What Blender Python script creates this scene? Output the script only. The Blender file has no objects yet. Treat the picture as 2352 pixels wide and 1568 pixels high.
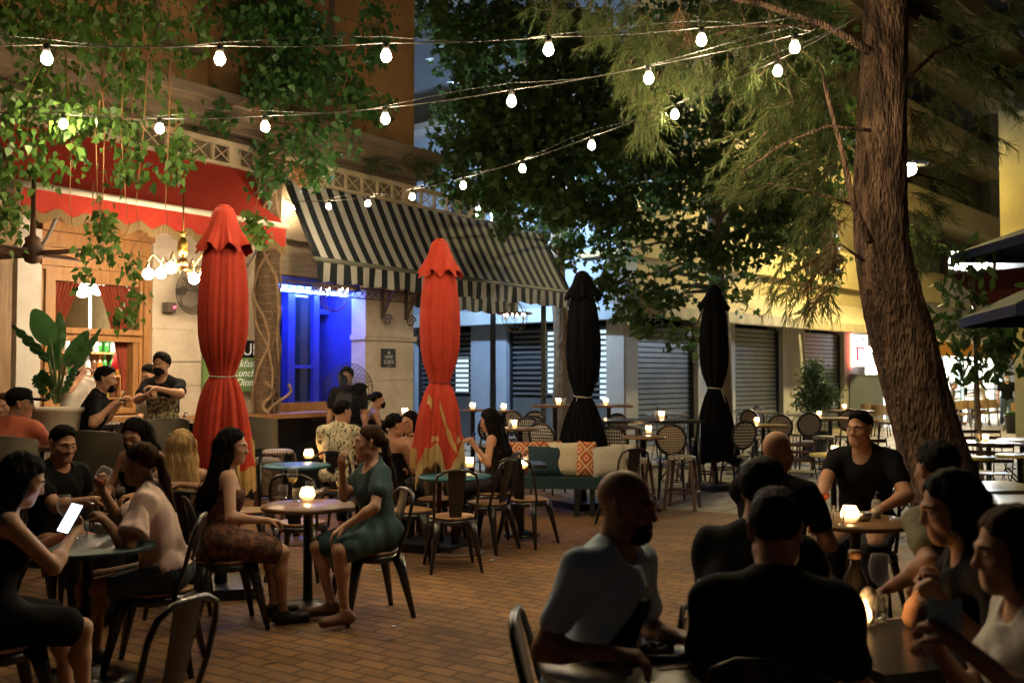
import bpy, math, random
import numpy as np
from mathutils import Vector, Matrix
R = math.radians
rnd = random.Random(11)
SC = bpy.context.scene
COL = SC.collection

# ------------------------------------------------------------------ camera, sky, exposure
CAM_H = 1.65
FOC, CX, CY, HOR = 2287.0, 1176.0, 784.0, 860.0
PITCH = math.atan((HOR - CY) / FOC)
cd = bpy.data.cameras.new('camera'); cam = bpy.data.objects.new('camera', cd); COL.objects.link(cam)
cam.location = (0, 0, CAM_H); cam.rotation_euler = (math.pi / 2 + PITCH, 0, 0)
cd.sensor_width = 36.0; cd.lens = 36.0 * FOC / 2352.0; cd.clip_end = 500; cd.clip_start = 0.05
cd.dof.use_dof = True; cd.dof.focus_distance = 8.5; cd.dof.aperture_fstop = 2.6
SC.camera = cam
SC.render.resolution_x, SC.render.resolution_y = 1024, 682
W = bpy.data.worlds.new('World'); SC.world = W; W.use_nodes = True
_n = W.node_tree.nodes; _bg = _n['Background']
_sky = _n.new('ShaderNodeTexSky'); _sky.sky_type = 'NISHITA'; _sky.sun_disc = False
_sky.sun_elevation = R(-4.0); _sky.sun_rotation = R(200)
W.node_tree.links.new(_sky.outputs[0], _bg.inputs[0]); _bg.inputs[1].default_value = 0.12
SC.view_settings.view_transform = 'Standard'; SC.view_settings.look = 'None'
SC.view_settings.exposure = 0.3; SC.view_settings.gamma = 1.0
cy = SC.cycles
cy.use_denoising = True
try: cy.denoiser = 'OPENIMAGEDENOISE'
except Exception: pass
cy.max_bounces = 6; cy.diffuse_bounces = 2; cy.glossy_bounces = 2; cy.transmission_bounces = 4
cy.transparent_max_bounces = 16; cy.caustics_reflective = False; cy.caustics_refractive = False
cy.sample_clamp_indirect = 3.0; cy.sample_clamp_direct = 0

# ------------------------------------------------------------------ where things stand
_pc, _ps = math.cos(PITCH), math.sin(PITCH)
def ray(x, y):
    u = (x - CX) / FOC; v = (CY - y) / FOC
    return Vector((u, _pc - v * _ps, _ps + v * _pc))
def px(x, y, Y):
    r = ray(x, y); return Vector((0, 0, CAM_H)) + r * (Y / r.y)
def gp(x, y, h=0.0):
    r = ray(x, y); return Vector((0, 0, CAM_H)) + r * ((h - CAM_H) / r.z)
# the cafe front: a plane running away to the right.  t along it, o out of it, z up
F0 = Vector((-3.5, 14.0, 0)); FD = Vector((.5662, .8243, 0)).normalized(); FN = Vector((FD.y, -FD.x, 0))
FANG = math.atan2(FD.y, FD.x)
def fa(t, o, z): return F0 + FD * t + FN * o + Vector((0, 0, z))
# the shop block: its long face runs from the corner to the far right, its short face back to the left
K0 = Vector((2.5, 22.0, 0)); KD = Vector((.663, .749, 0)).normalized(); KN = Vector((KD.y, -KD.x, 0))
def ka(t, o, z): return K0 + KD * t + KN * o + Vector((0, 0, z))
LD = -KN                                     # along the short face, away from the corner (left and back)
LN = Vector((-KD.x, -KD.y, 0))               # out of the short face
def la(t, o, z): return K0 + LD * t + LN * o + Vector((0, 0, z))

# ------------------------------------------------------------------ mesh helpers
class MB:
    def __init__(s): s.v = []; s.f = []; s.m = []; s.sm = []
    def add(s, vs, fs, m=0, smooth=False):
        b = len(s.v); s.v += [tuple(p) for p in vs]
        s.f += [tuple(b + i for i in f) for f in fs]; s.m += [m] * len(fs); s.sm += [smooth] * len(fs)
    def hexa(s, p, m=0):   # 8 points: bottom 4 ccw, top 4 ccw
        s.add(p, [(3, 2, 1, 0), (4, 5, 6, 7), (0, 1, 5, 4), (1, 2, 6, 5), (2, 3, 7, 6), (3, 0, 4, 7)], m)
    def box(s, c, d, m=0, rz=0, M=None):
        hx, hy, hz = d[0] / 2, d[1] / 2, d[2] / 2
        ps = [Vector(q) for q in ((-hx, -hy, -hz), (hx, -hy, -hz), (hx, hy, -hz), (-hx, hy, -hz), (-hx, -hy, hz), (hx, -hy, hz), (hx, hy, hz), (-hx, hy, hz))]
        Q = M if M is not None else Matrix.Rotation(rz, 3, 'Z')
        s.hexa([Vector(c) + Q @ p for p in ps], m)
    def fbox(s, fn, a, b, m=0):     # box in a wall frame: a=(t0,o0,z0) b=(t1,o1,z1)
        (t0, o0, z0), (t1, o1, z1) = a, b
        ps = [fn(t0, o1, z0), fn(t1, o1, z0), fn(t1, o0, z0), fn(t0, o0, z0), fn(t0, o1, z1), fn(t1, o1, z1), fn(t1, o0, z1), fn(t0, o0, z1)]
        s.hexa(ps, m)
    def tube(s, pts, r, n=8, m=0, closed=False, caps=True, flat=None, smooth=True):
        pts = [Vector(p) for p in pts]; N = len(pts)
        rs = r if isinstance(r, (list, tuple)) else [r] * N
        vs = []; up = None
        for i, p in enumerate(pts):
            if closed: d = pts[(i + 1) % N] - pts[i - 1]
            else: d = pts[min(i + 1, N - 1)] - pts[max(i - 1, 0)]
            if d.length < 1e-9: d = Vector((0, 0, 1))
            d.normalize()
            if up is None:
                up = Vector((0, 0, 1)) if abs(d.z) < .9 else Vector((1, 0, 0))
            a = (up - d * up.dot(d))
            if a.length < 1e-6: a = d.orthogonal()
            a.normalize(); up = a; b = d.cross(a)
            fx, fy = flat if flat else (1, 1)
            for k in range(n):
                t = 2 * math.pi * k / n
                vs.append(p + a * (math.cos(t) * rs[i] * fx) + b * (math.sin(t) * rs[i] * fy))
        fs = []
        for i in range(N if closed else N - 1):
            j = (i + 1) % N
            for k in range(n):
                l = (k + 1) % n
                fs.append((i * n + k, i * n + l, j * n + l, j * n + k))
        if caps and not closed:
            fs.append(tuple(range(n - 1, -1, -1))); fs.append(tuple((N - 1) * n + k for k in range(n)))
        s.add(vs, fs, m, smooth)
    def lathe(s, prof, c=(0, 0, 0), n=16, m=0, sx=1, sy=1, fold=None, smooth=True):
        c = Vector(c); vs = []; fs = []
        for i, (r, z) in enumerate(prof):
            for k in range(n):
                t = 2 * math.pi * k / n
                q = r * (fold(t, i) if fold else 1)
                vs.append(c + Vector((math.cos(t) * q * sx, math.sin(t) * q * sy, z)))
        for i in range(len(prof) - 1):
            for k in range(n):
                l = (k + 1) % n
                fs.append((i * n + k, i * n + l, (i + 1) * n + l, (i + 1) * n + k))
        if prof[0][0] > 1e-4: fs.append(tuple(range(n - 1, -1, -1)))
        if prof[-1][0] > 1e-4: fs.append(tuple((len(prof) - 1) * n + k for k in range(n)))
        s.add(vs, fs, m, smooth)
    def sheet(s, P, m=0, smooth=True, mf=None):    # grid of points
        a, b = len(P), len(P[0]); vs = [p for row in P for p in row]; base = len(s.v)
        s.v += [tuple(p) for p in vs]
        for i in range(a - 1):
            for j in range(b - 1):
                s.f.append((base + i * b + j, base + i * b + j + 1, base + (i + 1) * b + j + 1, base + (i + 1) * b + j))
                s.m.append(mf(i, j) if mf else m); s.sm.append(smooth)
    def build(s, name, mats, parent=None, world=True):
        me = bpy.data.meshes.new(name)
        vs = s.v
        if parent is not None and world:
            Mi = parent.matrix_basis.inverted()
            A = np.array(vs, dtype=np.float64) @ np.array(Mi.to_3x3()).T + np.array(Mi.translation)
            vs = A.tolist()
        me.from_pydata(vs, [], s.f)
        if not isinstance(mats, (list, tuple)): mats = [mats]
        for q in mats: me.materials.append(q)
        if len(mats) > 1: me.polygons.foreach_set('material_index', s.m)
        me.polygons.foreach_set('use_smooth', s.sm)
        me.update()
        o = bpy.data.objects.new(name, me); COL.objects.link(o)
        if parent is not None: o.parent = parent
        return o

    def each(s, name, mats, parent=None, world=True):
        """one object for every separate piece"""
        n = len(s.v); par = list(range(n))
        def fd(a):
            while par[a] != a: par[a] = par[par[a]]; a = par[a]
            return a
        for f in s.f:
            r = fd(f[0])
            for q in f[1:]: par[fd(q)] = r
        gr = {}
        for i, f in enumerate(s.f): gr.setdefault(fd(f[0]), []).append(i)
        out = []
        for fs in gr.values():
            b = MB(); mp = {}
            for i in fs:
                for q in s.f[i]:
                    if q not in mp: mp[q] = len(b.v); b.v.append(s.v[q])
                b.f.append(tuple(mp[q] for q in s.f[i])); b.m.append(s.m[i]); b.sm.append(s.sm[i])
            out.append(b.build(name, mats, parent, world))
        return out

def tag(o, label=None, cat=None, group=None, kind=None):
    if label: o['label'] = label
    if cat: o['category'] = cat
    if group: o['group'] = group
    if kind: o['kind'] = kind
    return o
def thing(name, label, cat, loc=(0, 0, 0), rz=0.0, group=None):
    o = bpy.data.objects.new(name, None); COL.objects.link(o); o.empty_display_size = .1
    o.location = loc; o.rotation_euler = (0, 0, rz)
    o.matrix_basis = Matrix.Translation(Vector(loc)) @ Matrix.Rotation(rz, 4, 'Z')
    return tag(o, label, cat, group)
def kids(o): return [c for c in bpy.data.objects if c.parent is o]
_kidcache = {}
def copy_tree(o, loc=None, rz=None, label=None, parent=None):
    c = o.copy(); COL.objects.link(c)
    if parent is not None: c.parent = parent
    if loc is not None: c.location = loc
    if rz is not None: c.rotation_euler = (0, 0, rz)
    if label: c['label'] = label
    for k in _kidcache.setdefault(o.name, kids(o)): copy_tree(k, parent=c)
    return c
class Proto:
    """the first place() uses the thing itself, later ones copy it with its parts"""
    def __init__(s, make): s.make = make; s.o = None
    def place(s, loc, rz, label, group=None):
        if s.o is None:
            s.o = s.make(); s.o.location = loc; s.o.rotation_euler = (0, 0, rz); c = s.o
        else: c = copy_tree(s.o, loc, rz)
        c['label'] = label
        if group: c['group'] = group
        elif 'group' in c: del c['group']
        return c

# ------------------------------------------------------------------ materials
_mc = {}
def mat(name, c1, c2=None, scale=6.0, rough=.7, metal=0.0, bump=0.0, bscale=None, det=4.0, spec=.5, coat=0, trans=0, ior=1.45, stretch=None, emit=None, es=0.0, coords='Object', contrast=(.35, .65), sheen=0, alpha=1):
    if name in _mc: return _mc[name]
    m = bpy.data.materials.new(name); m.use_nodes = True; _mc[name] = m
    nt = m.node_tree; b = nt.nodes['Principled BSDF']; L = nt.links
    b.inputs['Base Color'].default_value = (*c1, 1); b.inputs['Roughness'].default_value = rough
    b.inputs['Metallic'].default_value = metal; b.inputs['Specular IOR Level'].default_value = spec
    b.inputs['Coat Weight'].default_value = coat; b.inputs['Transmission Weight'].default_value = trans
    b.inputs['IOR'].default_value = ior; b.inputs['Sheen Weight'].default_value = sheen; b.inputs['Alpha'].default_value = alpha
    if emit: b.inputs['Emission Color'].default_value = (*emit, 1); b.inputs['Emission Strength'].default_value = es
    if c2 or bump:
        tc = nt.nodes.new('ShaderNodeTexCoord'); mp = nt.nodes.new('ShaderNodeMapping'); L.new(tc.outputs[coords], mp.inputs[0])
        if stretch: mp.inputs['Scale'].default_value = stretch
    if c2:
        n = nt.nodes.new('ShaderNodeTexNoise'); n.inputs['Scale'].default_value = scale; n.inputs['Detail'].default_value = det
        n.inputs['Roughness'].default_value = .65
        L.new(mp.outputs[0], n.inputs['Vector'])
        r = nt.nodes.new('ShaderNodeValToRGB'); e = r.color_ramp.elements
        e[0].position, e[1].position = contrast; e[0].color = (*c1, 1); e[1].color = (*c2, 1)
        L.new(n.outputs[0], r.inputs[0]); L.new(r.outputs[0], b.inputs['Base Color'])
    if bump:
        n2 = nt.nodes.new('ShaderNodeTexNoise'); n2.inputs['Scale'].default_value = bscale or scale * 4; n2.inputs['Detail'].default_value = 5
        L.new(mp.outputs[0], n2.inputs['Vector'])
        bp = nt.nodes.new('ShaderNodeBump'); bp.inputs['Strength'].default_value = bump; bp.inputs['Distance'].default_value = .02
        L.new(n2.outputs[0], bp.inputs['Height']); L.new(bp.outputs[0], b.inputs['Normal'])
    return m
def emis(name, c, s):
    if name in _mc: return _mc[name]
    m = bpy.data.materials.new(name); m.use_nodes = True; _mc[name] = m; nt = m.node_tree
    nt.nodes.remove(nt.nodes['Principled BSDF']); e = nt.nodes.new('ShaderNodeEmission')
    e.inputs[0].default_value = (*c, 1); e.inputs[1].default_value = s
    nt.links.new(e.outputs[0], nt.nodes['Material Output'].inputs[0]); return m
def leafmat(name, c1, c2, trans=.35, rough=.45):
    """leaves: each leaf its own tint, a little light coming through"""
    if name in _mc: return _mc[name]
    m = bpy.data.materials.new(name); m.use_nodes = True; _mc[name] = m; nt = m.node_tree; L = nt.links
    b = nt.nodes['Principled BSDF']; b.inputs['Roughness'].default_value = rough; b.inputs['Specular IOR Level'].default_value = .35
    g = nt.nodes.new('ShaderNodeNewGeometry'); r = nt.nodes.new('ShaderNodeValToRGB')
    r.color_ramp.elements[0].color = (*c1, 1); r.color_ramp.elements[1].color = (*c2, 1)
    L.new(g.outputs['Random Per Island'], r.inputs[0]); L.new(r.outputs[0], b.inputs['Base Color'])
    t = nt.nodes.new('ShaderNodeBsdfTranslucent'); L.new(r.outputs[0], t.inputs[0])
    mx = nt.nodes.new('ShaderNodeMixShader'); mx.inputs[0].default_value = trans
    L.new(b.outputs[0], mx.inputs[1]); L.new(t.outputs[0], mx.inputs[2]); L.new(mx.outputs[0], nt.nodes['Material Output'].inputs[0])
    return m
def glassmat(name, tint=(1, 1, 1), gloss=.12, rough=.02):
    """thin glass: mostly see-through, with a clear reflection"""
    if name in _mc: return _mc[name]
    m = bpy.data.materials.new(name); m.use_nodes = True; _mc[name] = m; nt = m.node_tree; L = nt.links
    nt.nodes.remove(nt.nodes['Principled BSDF'])
    t = nt.nodes.new('ShaderNodeBsdfTransparent'); t.inputs[0].default_value = (*tint, 1)
    g = nt.nodes.new('ShaderNodeBsdfGlossy'); g.inputs['Roughness'].default_value = rough
    lw = nt.nodes.new('ShaderNodeLayerWeight'); lw.inputs[0].default_value = gloss
    mx = nt.nodes.new('ShaderNodeMixShader'); L.new(lw.outputs['Fresnel'], mx.inputs[0])
    L.new(t.outputs[0], mx.inputs[1]); L.new(g.outputs[0], mx.inputs[2]); L.new(mx.outputs[0], nt.nodes['Material Output'].inputs[0])
    return m
def tableglass(name, tint=(1, 1, 1), white_mix=.02):
    if name in _mc: return _mc[name]
    m = glassmat(name, tint, .06, .05); nt = m.node_tree; L = nt.links; q = nt.nodes.new('ShaderNodeBsdfTranslucent'); q.inputs[0].default_value = (1, .97, .92, 1)
    d = nt.nodes.new('ShaderNodeBsdfDiffuse'); d.inputs[0].default_value = (.9, .9, .9, 1); a = nt.nodes.new('ShaderNodeMixShader'); L.new(q.outputs[0], a.inputs[1]); L.new(d.outputs[0], a.inputs[2])
    o = nt.nodes['Material Output']; src = o.inputs[0].links[0].from_socket; lw = nt.nodes.new('ShaderNodeLayerWeight'); lw.inputs[0].default_value = .25; mr = nt.nodes.new('ShaderNodeMapRange'); mr.inputs[3].default_value = white_mix; mr.inputs[4].default_value = .22; L.new(lw.outputs['Facing'], mr.inputs[0])  # rims whitened in the colour, standing in for light they catch
    x = nt.nodes.new('ShaderNodeMixShader'); L.new(mr.outputs[0], x.inputs[0]); L.new(src, x.inputs[1]); L.new(a.outputs[0], x.inputs[2]); L.new(x.outputs[0], o.inputs[0]); return m
def text_mesh(txt, size, mt, parent, origin, ux, uz, name='lettering', ext=.002, align='CENTER', shear=0):
    """writing as a thin mesh lying on a plane: origin, reading direction ux, up uz"""
    c = bpy.data.curves.new(name, 'FONT'); c.body = txt; c.size = size; c.extrude = ext; c.align_x = align; c.align_y = 'CENTER'; c.shear = shear
    t = bpy.data.objects.new(name, c); COL.objects.link(t)
    dg = bpy.context.evaluated_depsgraph_get(); me = bpy.data.meshes.new_from_object(t.evaluated_get(dg))
    bpy.data.objects.remove(t)
    ux, uz = Vector(ux).normalized(), Vector(uz).normalized(); nn = ux.cross(uz)
    Q = Matrix((ux, uz, nn)).transposed().to_4x4(); Q.translation = Vector(origin)
    me.transform(parent.matrix_basis.inverted() @ Q)
    me.materials.clear(); me.materials.append(mt)
    o = bpy.data.objects.new(name, me); COL.objects.link(o); o.parent = parent
    return o
BLACK = mat('black_metal', (.012, .012, .013), rough=.32, metal=.0, spec=.6, coat=.3)
STEEL = mat('steel', (.35, .35, .36), rough=.3, metal=1)
# ------------------------------------------------------------------ ground
def paving(name, c1, c2, c3, rot, bw, bh, scale=1.0, mort=.012, rough=.75):
    m = mat(name, c1, None, bump=.0, rough=rough); nt = m.node_tree; L = nt.links; b = nt.nodes['Principled BSDF']
    tc = nt.nodes.new('ShaderNodeTexCoord'); mp = nt.nodes.new('ShaderNodeMapping'); L.new(tc.outputs['Object'], mp.inputs[0])
    mp.inputs['Rotation'].default_value = (0, 0, rot)
    wn = nt.nodes.new('ShaderNodeTexNoise'); wn.inputs['Scale'].default_value = 1.7; L.new(mp.outputs[0], wn.inputs['Vector'])
    va = nt.nodes.new('ShaderNodeVectorMath'); va.operation = 'SCALE'; va.inputs['Scale'].default_value = .06; L.new(wn.outputs['Color'], va.inputs[0])
    vb = nt.nodes.new('ShaderNodeVectorMath'); L.new(mp.outputs[0], vb.inputs[0]); L.new(va.outputs[0], vb.inputs[1])
    br = nt.nodes.new('ShaderNodeTexBrick'); L.new(vb.outputs[0], br.inputs['Vector'])
    br.inputs['Scale'].default_value = scale; br.inputs['Brick Width'].default_value = bw; br.inputs['Row Height'].default_value = bh
    br.inputs['Mortar Size'].default_value = mort; br.inputs['Mortar Smooth'].default_value = .3; br.inputs['Bias'].default_value = 0
    br.inputs['Color1'].default_value = (*c1, 1); br.inputs['Color2'].default_value = (*c2, 1); br.inputs['Mortar'].default_value = (*c3, 1)
    n = nt.nodes.new('ShaderNodeTexNoise'); n.inputs['Scale'].default_value = .9; n.inputs['Detail'].default_value = 10; n.inputs['Roughness'].default_value = .7; L.new(tc.outputs['Object'], n.inputs['Vector'])
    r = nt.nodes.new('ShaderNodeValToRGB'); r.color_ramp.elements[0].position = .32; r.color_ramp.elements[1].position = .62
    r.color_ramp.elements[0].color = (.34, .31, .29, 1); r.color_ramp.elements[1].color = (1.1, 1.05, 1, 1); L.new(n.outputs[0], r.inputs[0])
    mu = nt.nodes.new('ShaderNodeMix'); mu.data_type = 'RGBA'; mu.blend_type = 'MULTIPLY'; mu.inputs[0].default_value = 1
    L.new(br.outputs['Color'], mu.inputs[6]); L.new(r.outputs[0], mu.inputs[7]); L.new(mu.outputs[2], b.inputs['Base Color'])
    n2 = nt.nodes.new('ShaderNodeTexNoise'); n2.inputs['Scale'].default_value = 45; L.new(tc.outputs['Object'], n2.inputs['Vector'])
    ma = nt.nodes.new('ShaderNodeMath'); ma.operation = 'MULTIPLY_ADD'; ma.inputs[1].default_value = -1.0; L.new(br.outputs['Fac'], ma.inputs[0])
    mb = nt.nodes.new('ShaderNodeMath'); mb.operation = 'MULTIPLY'; mb.inputs[1].default_value = .35; L.new(n2.outputs[0], mb.inputs[0]); L.new(mb.outputs[0], ma.inputs[2])
    bp = nt.nodes.new('ShaderNodeBump'); bp.inputs['Strength'].default_value = .6; bp.inputs['Distance'].default_value = .01
    L.new(ma.outputs[0], bp.inputs['Height']); L.new(bp.outputs[0], b.inputs['Normal'])
    return m
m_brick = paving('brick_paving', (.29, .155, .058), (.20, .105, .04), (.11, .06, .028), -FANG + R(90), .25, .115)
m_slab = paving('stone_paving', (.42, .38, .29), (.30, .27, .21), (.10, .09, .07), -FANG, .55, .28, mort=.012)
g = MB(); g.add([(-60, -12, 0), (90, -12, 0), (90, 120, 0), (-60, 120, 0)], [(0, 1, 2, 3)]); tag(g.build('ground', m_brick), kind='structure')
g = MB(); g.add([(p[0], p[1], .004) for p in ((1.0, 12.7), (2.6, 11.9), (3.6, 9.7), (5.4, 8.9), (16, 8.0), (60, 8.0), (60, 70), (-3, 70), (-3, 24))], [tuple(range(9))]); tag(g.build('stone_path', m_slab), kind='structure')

# ------------------------------------------------------------------ pub building
m_ochre = mat('ochre_plaster', (.52, .30, .135), (.40, .22, .09), scale=2.2, rough=.85, bump=.15, bscale=14)
m_stone = mat('pale_stone', (.64, .57, .47), (.52, .44, .34), scale=3.0, rough=.8, bump=.2, bscale=20)
m_wood = mat('honey_wood', (.44, .23, .085), (.26, .12, .045), scale=3.0, rough=.5, bump=.12, stretch=(7, 7, .8), bscale=9, contrast=(.3, .7))
m_wood2 = mat('aged_wood', (.34, .22, .12), (.18, .11, .06), scale=3.0, rough=.6, bump=.15, stretch=(7, 7, .8), contrast=(.3, .7))
m_dark = mat('dark_paint', (.012, .013, .018), rough=.4)
m_cream = mat('cream_wall', (.60, .50, .38), (.50, .40, .29), scale=1.5, rough=.8)
m_grey = mat('weathered_grey', (.17, .155, .12), (.12, .11, .085), scale=2, rough=.85, bump=.1)
m_stdk = mat('dark_stone', (.25, .195, .135), (.15, .115, .08), scale=3, rough=.85, bump=.2, bscale=20, stretch=(.4, .4, 3))  # darker, browner stone for cornice, band and window frames
pub = thing('pub_building', 'ochre and pale stone corner building with wooden pub front and blue cafe doorway', 'building', fa(0, 0, 0), FANG)
B = MB()
ZT = 4.50
def wall(a, b, m=0): B.fbox(fa, a, b, m)
wall((-9, -.35, 5.34), (3.26, -.12, 13), 0)              # upper wall
wall((2.1, -.12, 5.34), (3.26, .0, 13), 0)               # corner strip of the upper wall
wall((-.9, -.12, 5.34), (-.35, -.03, 13), 0)
wall((3.02, -7, 0), (3.26, -.35, 13), 0)                 # end wall
wall((-9, -.36, 3.62), (3.4, -.06, 4.92), 1)             # band over the ground floor
wall((-1.06, -.3, 0), (.28, -.1, 3.62), 2)               # plaster between pub and cafe
wall((.28, -.3, 3.1), (2.09, -.1, 3.62), 1)              # over the cafe opening
wall((-9, -6.5, 0), (3.02, -6.3, 13), 2)
wall((-9, -6.3, 3.62), (3.02, -.36, 3.8), 2)             # ceiling of the ground floor
B.build('wall', [m_ochre, m_stdk, m_cream], pub)
B = MB()
for z0, z1, o in ((4.93, 5.02, .16), (5.02, 5.10, .24), (5.10, 5.2, .34), (5.2, 5.34, .44)):
    wall((-9, -.36, z0), (3.36 + o * .4, o, z1))
wall((-9, -.3, 7.95), (3.28, .06, 8.1)); wall((-9, -.3, 8.1), (3.3, .1, 8.18))
B.build('cornice', m_stdk, pub)
def win(t0, t1, z0, z1, o=-.12, shut=True):
    global B
    B = MB(); f = .07
    wall((t0 - f, o, z0 - .1), (t1 + f, o + .10, z0)); wall((t0 - f, o, z1), (t1 + f, o + .06, z1 + .12))
    wall((t0 - f, o, z0), (t0, o + .06, z1)); wall((t1, o, z0), (t1 + f, o + .06, z1))
    fr = B.build('window', m_stdk, pub)
    B = MB(); tm = (t0 + t1) / 2
    for a, b in ((t0 + .01, tm - .012), (tm + .012, t1 - .01)):
        wall((a, o + .005, z0 + .01), (b, o + .03, z1 - .01))
        z = z0 + .06
        while z < z1 - .05: wall((a + .05, o + .031, z), (b - .05, o + .045, z + .035)); z += .07
    B.build('shutter', mat('grey_shutter', (.16, .15, .14), rough=.6), fr)
for t in (-4.6, -2.9, -1.7, .75): win(t, t + .62, 6.0, 7.55); 
for t in (-4.6, -1.7, .75): win(t, t + .62, 8.7, 10.3)
# stone pilasters
for nm, (t0, t1, joints) in {'a': (-1.81, -1.06, (2.58, 2.22, 1.81, 1.5, 3.25)), 'b': (2.09, 3.26, (2.2, 1.55))}.items():
    B = MB(); js = [0] + sorted(joints) + [3.62]
    for z0, z1 in zip(js, js[1:]):
        wall((t0, -.3, z0 + (.012 if z0 else 0)), (t1, .0, z1 - .012)); wall((t0 + .02, -.3, z1 - .012), (t1 - .02, -.02, z1 + .012))
    p = B.build('pilaster', m_stone, pub)
B = MB(); wall((2.05, -.3, 2.2), (3.3, .03, 2.25)); wall((2.05, -.3, 2.25), (3.3, .05, 2.28)); wall((2.06, -.3, 0), (3.29, .05, .5)); B.each('plinth_moulding', m_stone, pub)
# wooden pub front
B = MB()
wall((-3.3, -.2, 2.82), (-1.82, -.02, 3.62))                       # entablature
wall((-3.3, -.02, 3.3), (-1.82, .06, 3.42)); wall((-3.3, -.02, 3.12), (-1.82, .03, 3.16)); wall((-3.3, -.02, 2.9), (-1.82, .05, 2.97))
wall((-3.28, -.2, 0), (-3.1, .0, 2.82)); wall((-1.99, -.2, 0), (-1.82, .0, 2.82)); wall((-1.95, 0, 1.1), (-1.86, .035, 2.86)); wall((-3.24, 0, 1.1), (-3.14, .035, 2.86))
wall((-3.1, -.16, 2.05), (-1.99, .0, 2.2)); wall((-3.12, 0, 2.13), (-1.97, .045, 2.19))
wall((-3.1, -.16, 2.74), (-1.99, -.03, 2.82))
wall((-3.1, -.3, 1.18), (-1.99, .1, 1.24)); wall((-3.1, -.2, 0), (-1.99, -.02, 1.18))
wall((-2.06, -.16, 1.24), (-1.99, -.02, 2.05)); wall((-3.1, -.16, 1.24), (-3.02, -.02, 2.05))
B.build('shopfront', m_wood, pub)
B = MB()
for t in (-3.76, -4.1, -4.6, -5.1, -5.7): wall((t - .13, -.25, 0), (t + .13, .03, 3.5)); wall((t - .07, .03, .2), (t + .07, .06, 3.4))
wall((-9, -.25, 3.1), (-3.55, .02, 3.62)); wall((-9, .02, 3.2), (-3.6, .06, 3.26))
wall((-5.0, -.2, 2.3), (-3.9, -.05, 2.38)); wall((-9, -.25, 0), (-5.83, -.0, 3.1)); wall((-4.47, -.2, 0), (-3.89, -.1, .9))
B.build('panelling', m_wood2, pub)
B = MB(); wall((-3.56, -.25, 0), (-3.28, .01, 3.3)); B.build('pillar', mat('white_pillar', (.62, .60, .56), (.5, .47, .42), scale=2, rough=.7), pub)
# the room behind the window
B = MB(); wall((-6, -4.2, 0), (-.4, -4.05, 3.6), 0); wall((-.5, -4.05, 0), (-.4, -.3, 3.6), 0); wall((-6.1, -4.05, 0), (-6, -.3, 3.6), 0); wall((-6, -4.05, .0), (-.5, -.3, .02), 1)
B.build('room_wall', [mat('room_paint', (.30, .22, .10), (.22, .15, .07), rough=.7), m_wood2], pub)
B = MB()
for z in (1.32, 1.62, 1.92, 2.2): wall((-2.4, -1.32, z), (-.6, -1.08, z + .025))
for t in (-2.4, -1.5, -.6): wall((t - .02, -1.33, .9), (t + .02, -1.08, 2.24))
wall((-2.42, -1.38, .9), (-.58, -1.34, 2.26))
B.build('bar_shelf', m_wood, pub)
# window glass
B = MB(); wall((-3.1, -.1, 2.2), (-1.99, -.094, 2.74)); B.build('pane', glassmat('window_glass', (.95, .95, .92), .25), pub)
# curtains (drawn aside) hang inside the upper light and down the right
m_cur = mat('red_curtain', (.36, .07, .035), (.22, .035, .02), scale=4, rough=.8, stretch=(3, 3, .4))
for side in (0, 1):
    B = MB(); P = []
    for i in range(15):
        z = 2.74 - (2.74 - (2.2 if side == 0 else 1.45)) * i / 14; row = []; q = i / 14
        for j in range(41):
            s_ = j / 40
            if side == 0: t = -3.09 + s_ * (.42 - .25 * q)
            else:
                a = -2.48 + .36 * min(1, q * 1.15) ** .8; t = a + s_ * (-2.0 - a)
            row.append(fa(t, -.17 + .02 * math.sin(s_ * 55 + q * 2), z))
        P.append(row)
    B.sheet(P); B.build('curtain', m_cur, pub)
# cafe doorway, deep and painted blue
m_blue = mat('blue_paint', (.06, .08, .55), (.05, .06, .42), scale=3, rough=.35)
m_teal = mat('teal_door', (.05, .10, .12), rough=.35)
B = MB()
wall((.18, -1.3, 0), (.28, -.1, 3.1), 0); wall((2.09, -1.3, 0), (2.1, -.3, 3.1), 0); wall((.28, -1.3, 2.95), (2.09, -.3, 3.1), 0)
wall((.28, -1.45, 0), (2.09, -1.3, 3.1), 1)
B.build('doorway_recess', [m_blue, m_teal], pub)
B = MB()
for t in (.36, .62, .98): wall((t, -1.3, 0), (t + .06, -1.26, 2.4))
wall((.28, -1.3, 2.36), (1.06, -1.24, 2.46))
B.build('door_frame', m_teal, pub)
B = MB()
for t, w in ((1.08, .14), (1.62, .12)): wall((t, -.8, 0), (t + w, -.66, 2.95))
for z in (1.18, 1.75, 2.9): wall((1.22, -.78, z), (1.62, -.68, z + .05))
wall((1.22, -.8, 0), (1.62, -.66, 1.0)); wall((.28, -.9, 2.62), (2.09, -.78, 2.7)); wall((.3, -.29, 2.96), (2.08, -.12, 3.09))
B.build('door', m_blue, pub)
B = MB(); wall((1.22, -.735, 1.0), (1.62, -.73, 2.9)); wall((.42, -1.275, .2), (.98, -1.27, 2.3)); B.each('pane', mat('dark_glass', (.02, .03, .04), rough=.06, spec=.8), pub)
B = MB(); wall((.6, -1.262, 1.25), (.72, -1.258, 1.55)); B.build('notice', mat('paper', (.55, .6, .5), rough=.8), pub)
B = MB(); wall((.3, -.42, 2.9), (2.07, -.38, 2.93)); B.build('light_strip', emis('blue_strip', (.09, .19, 1.0), 160), pub)

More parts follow.
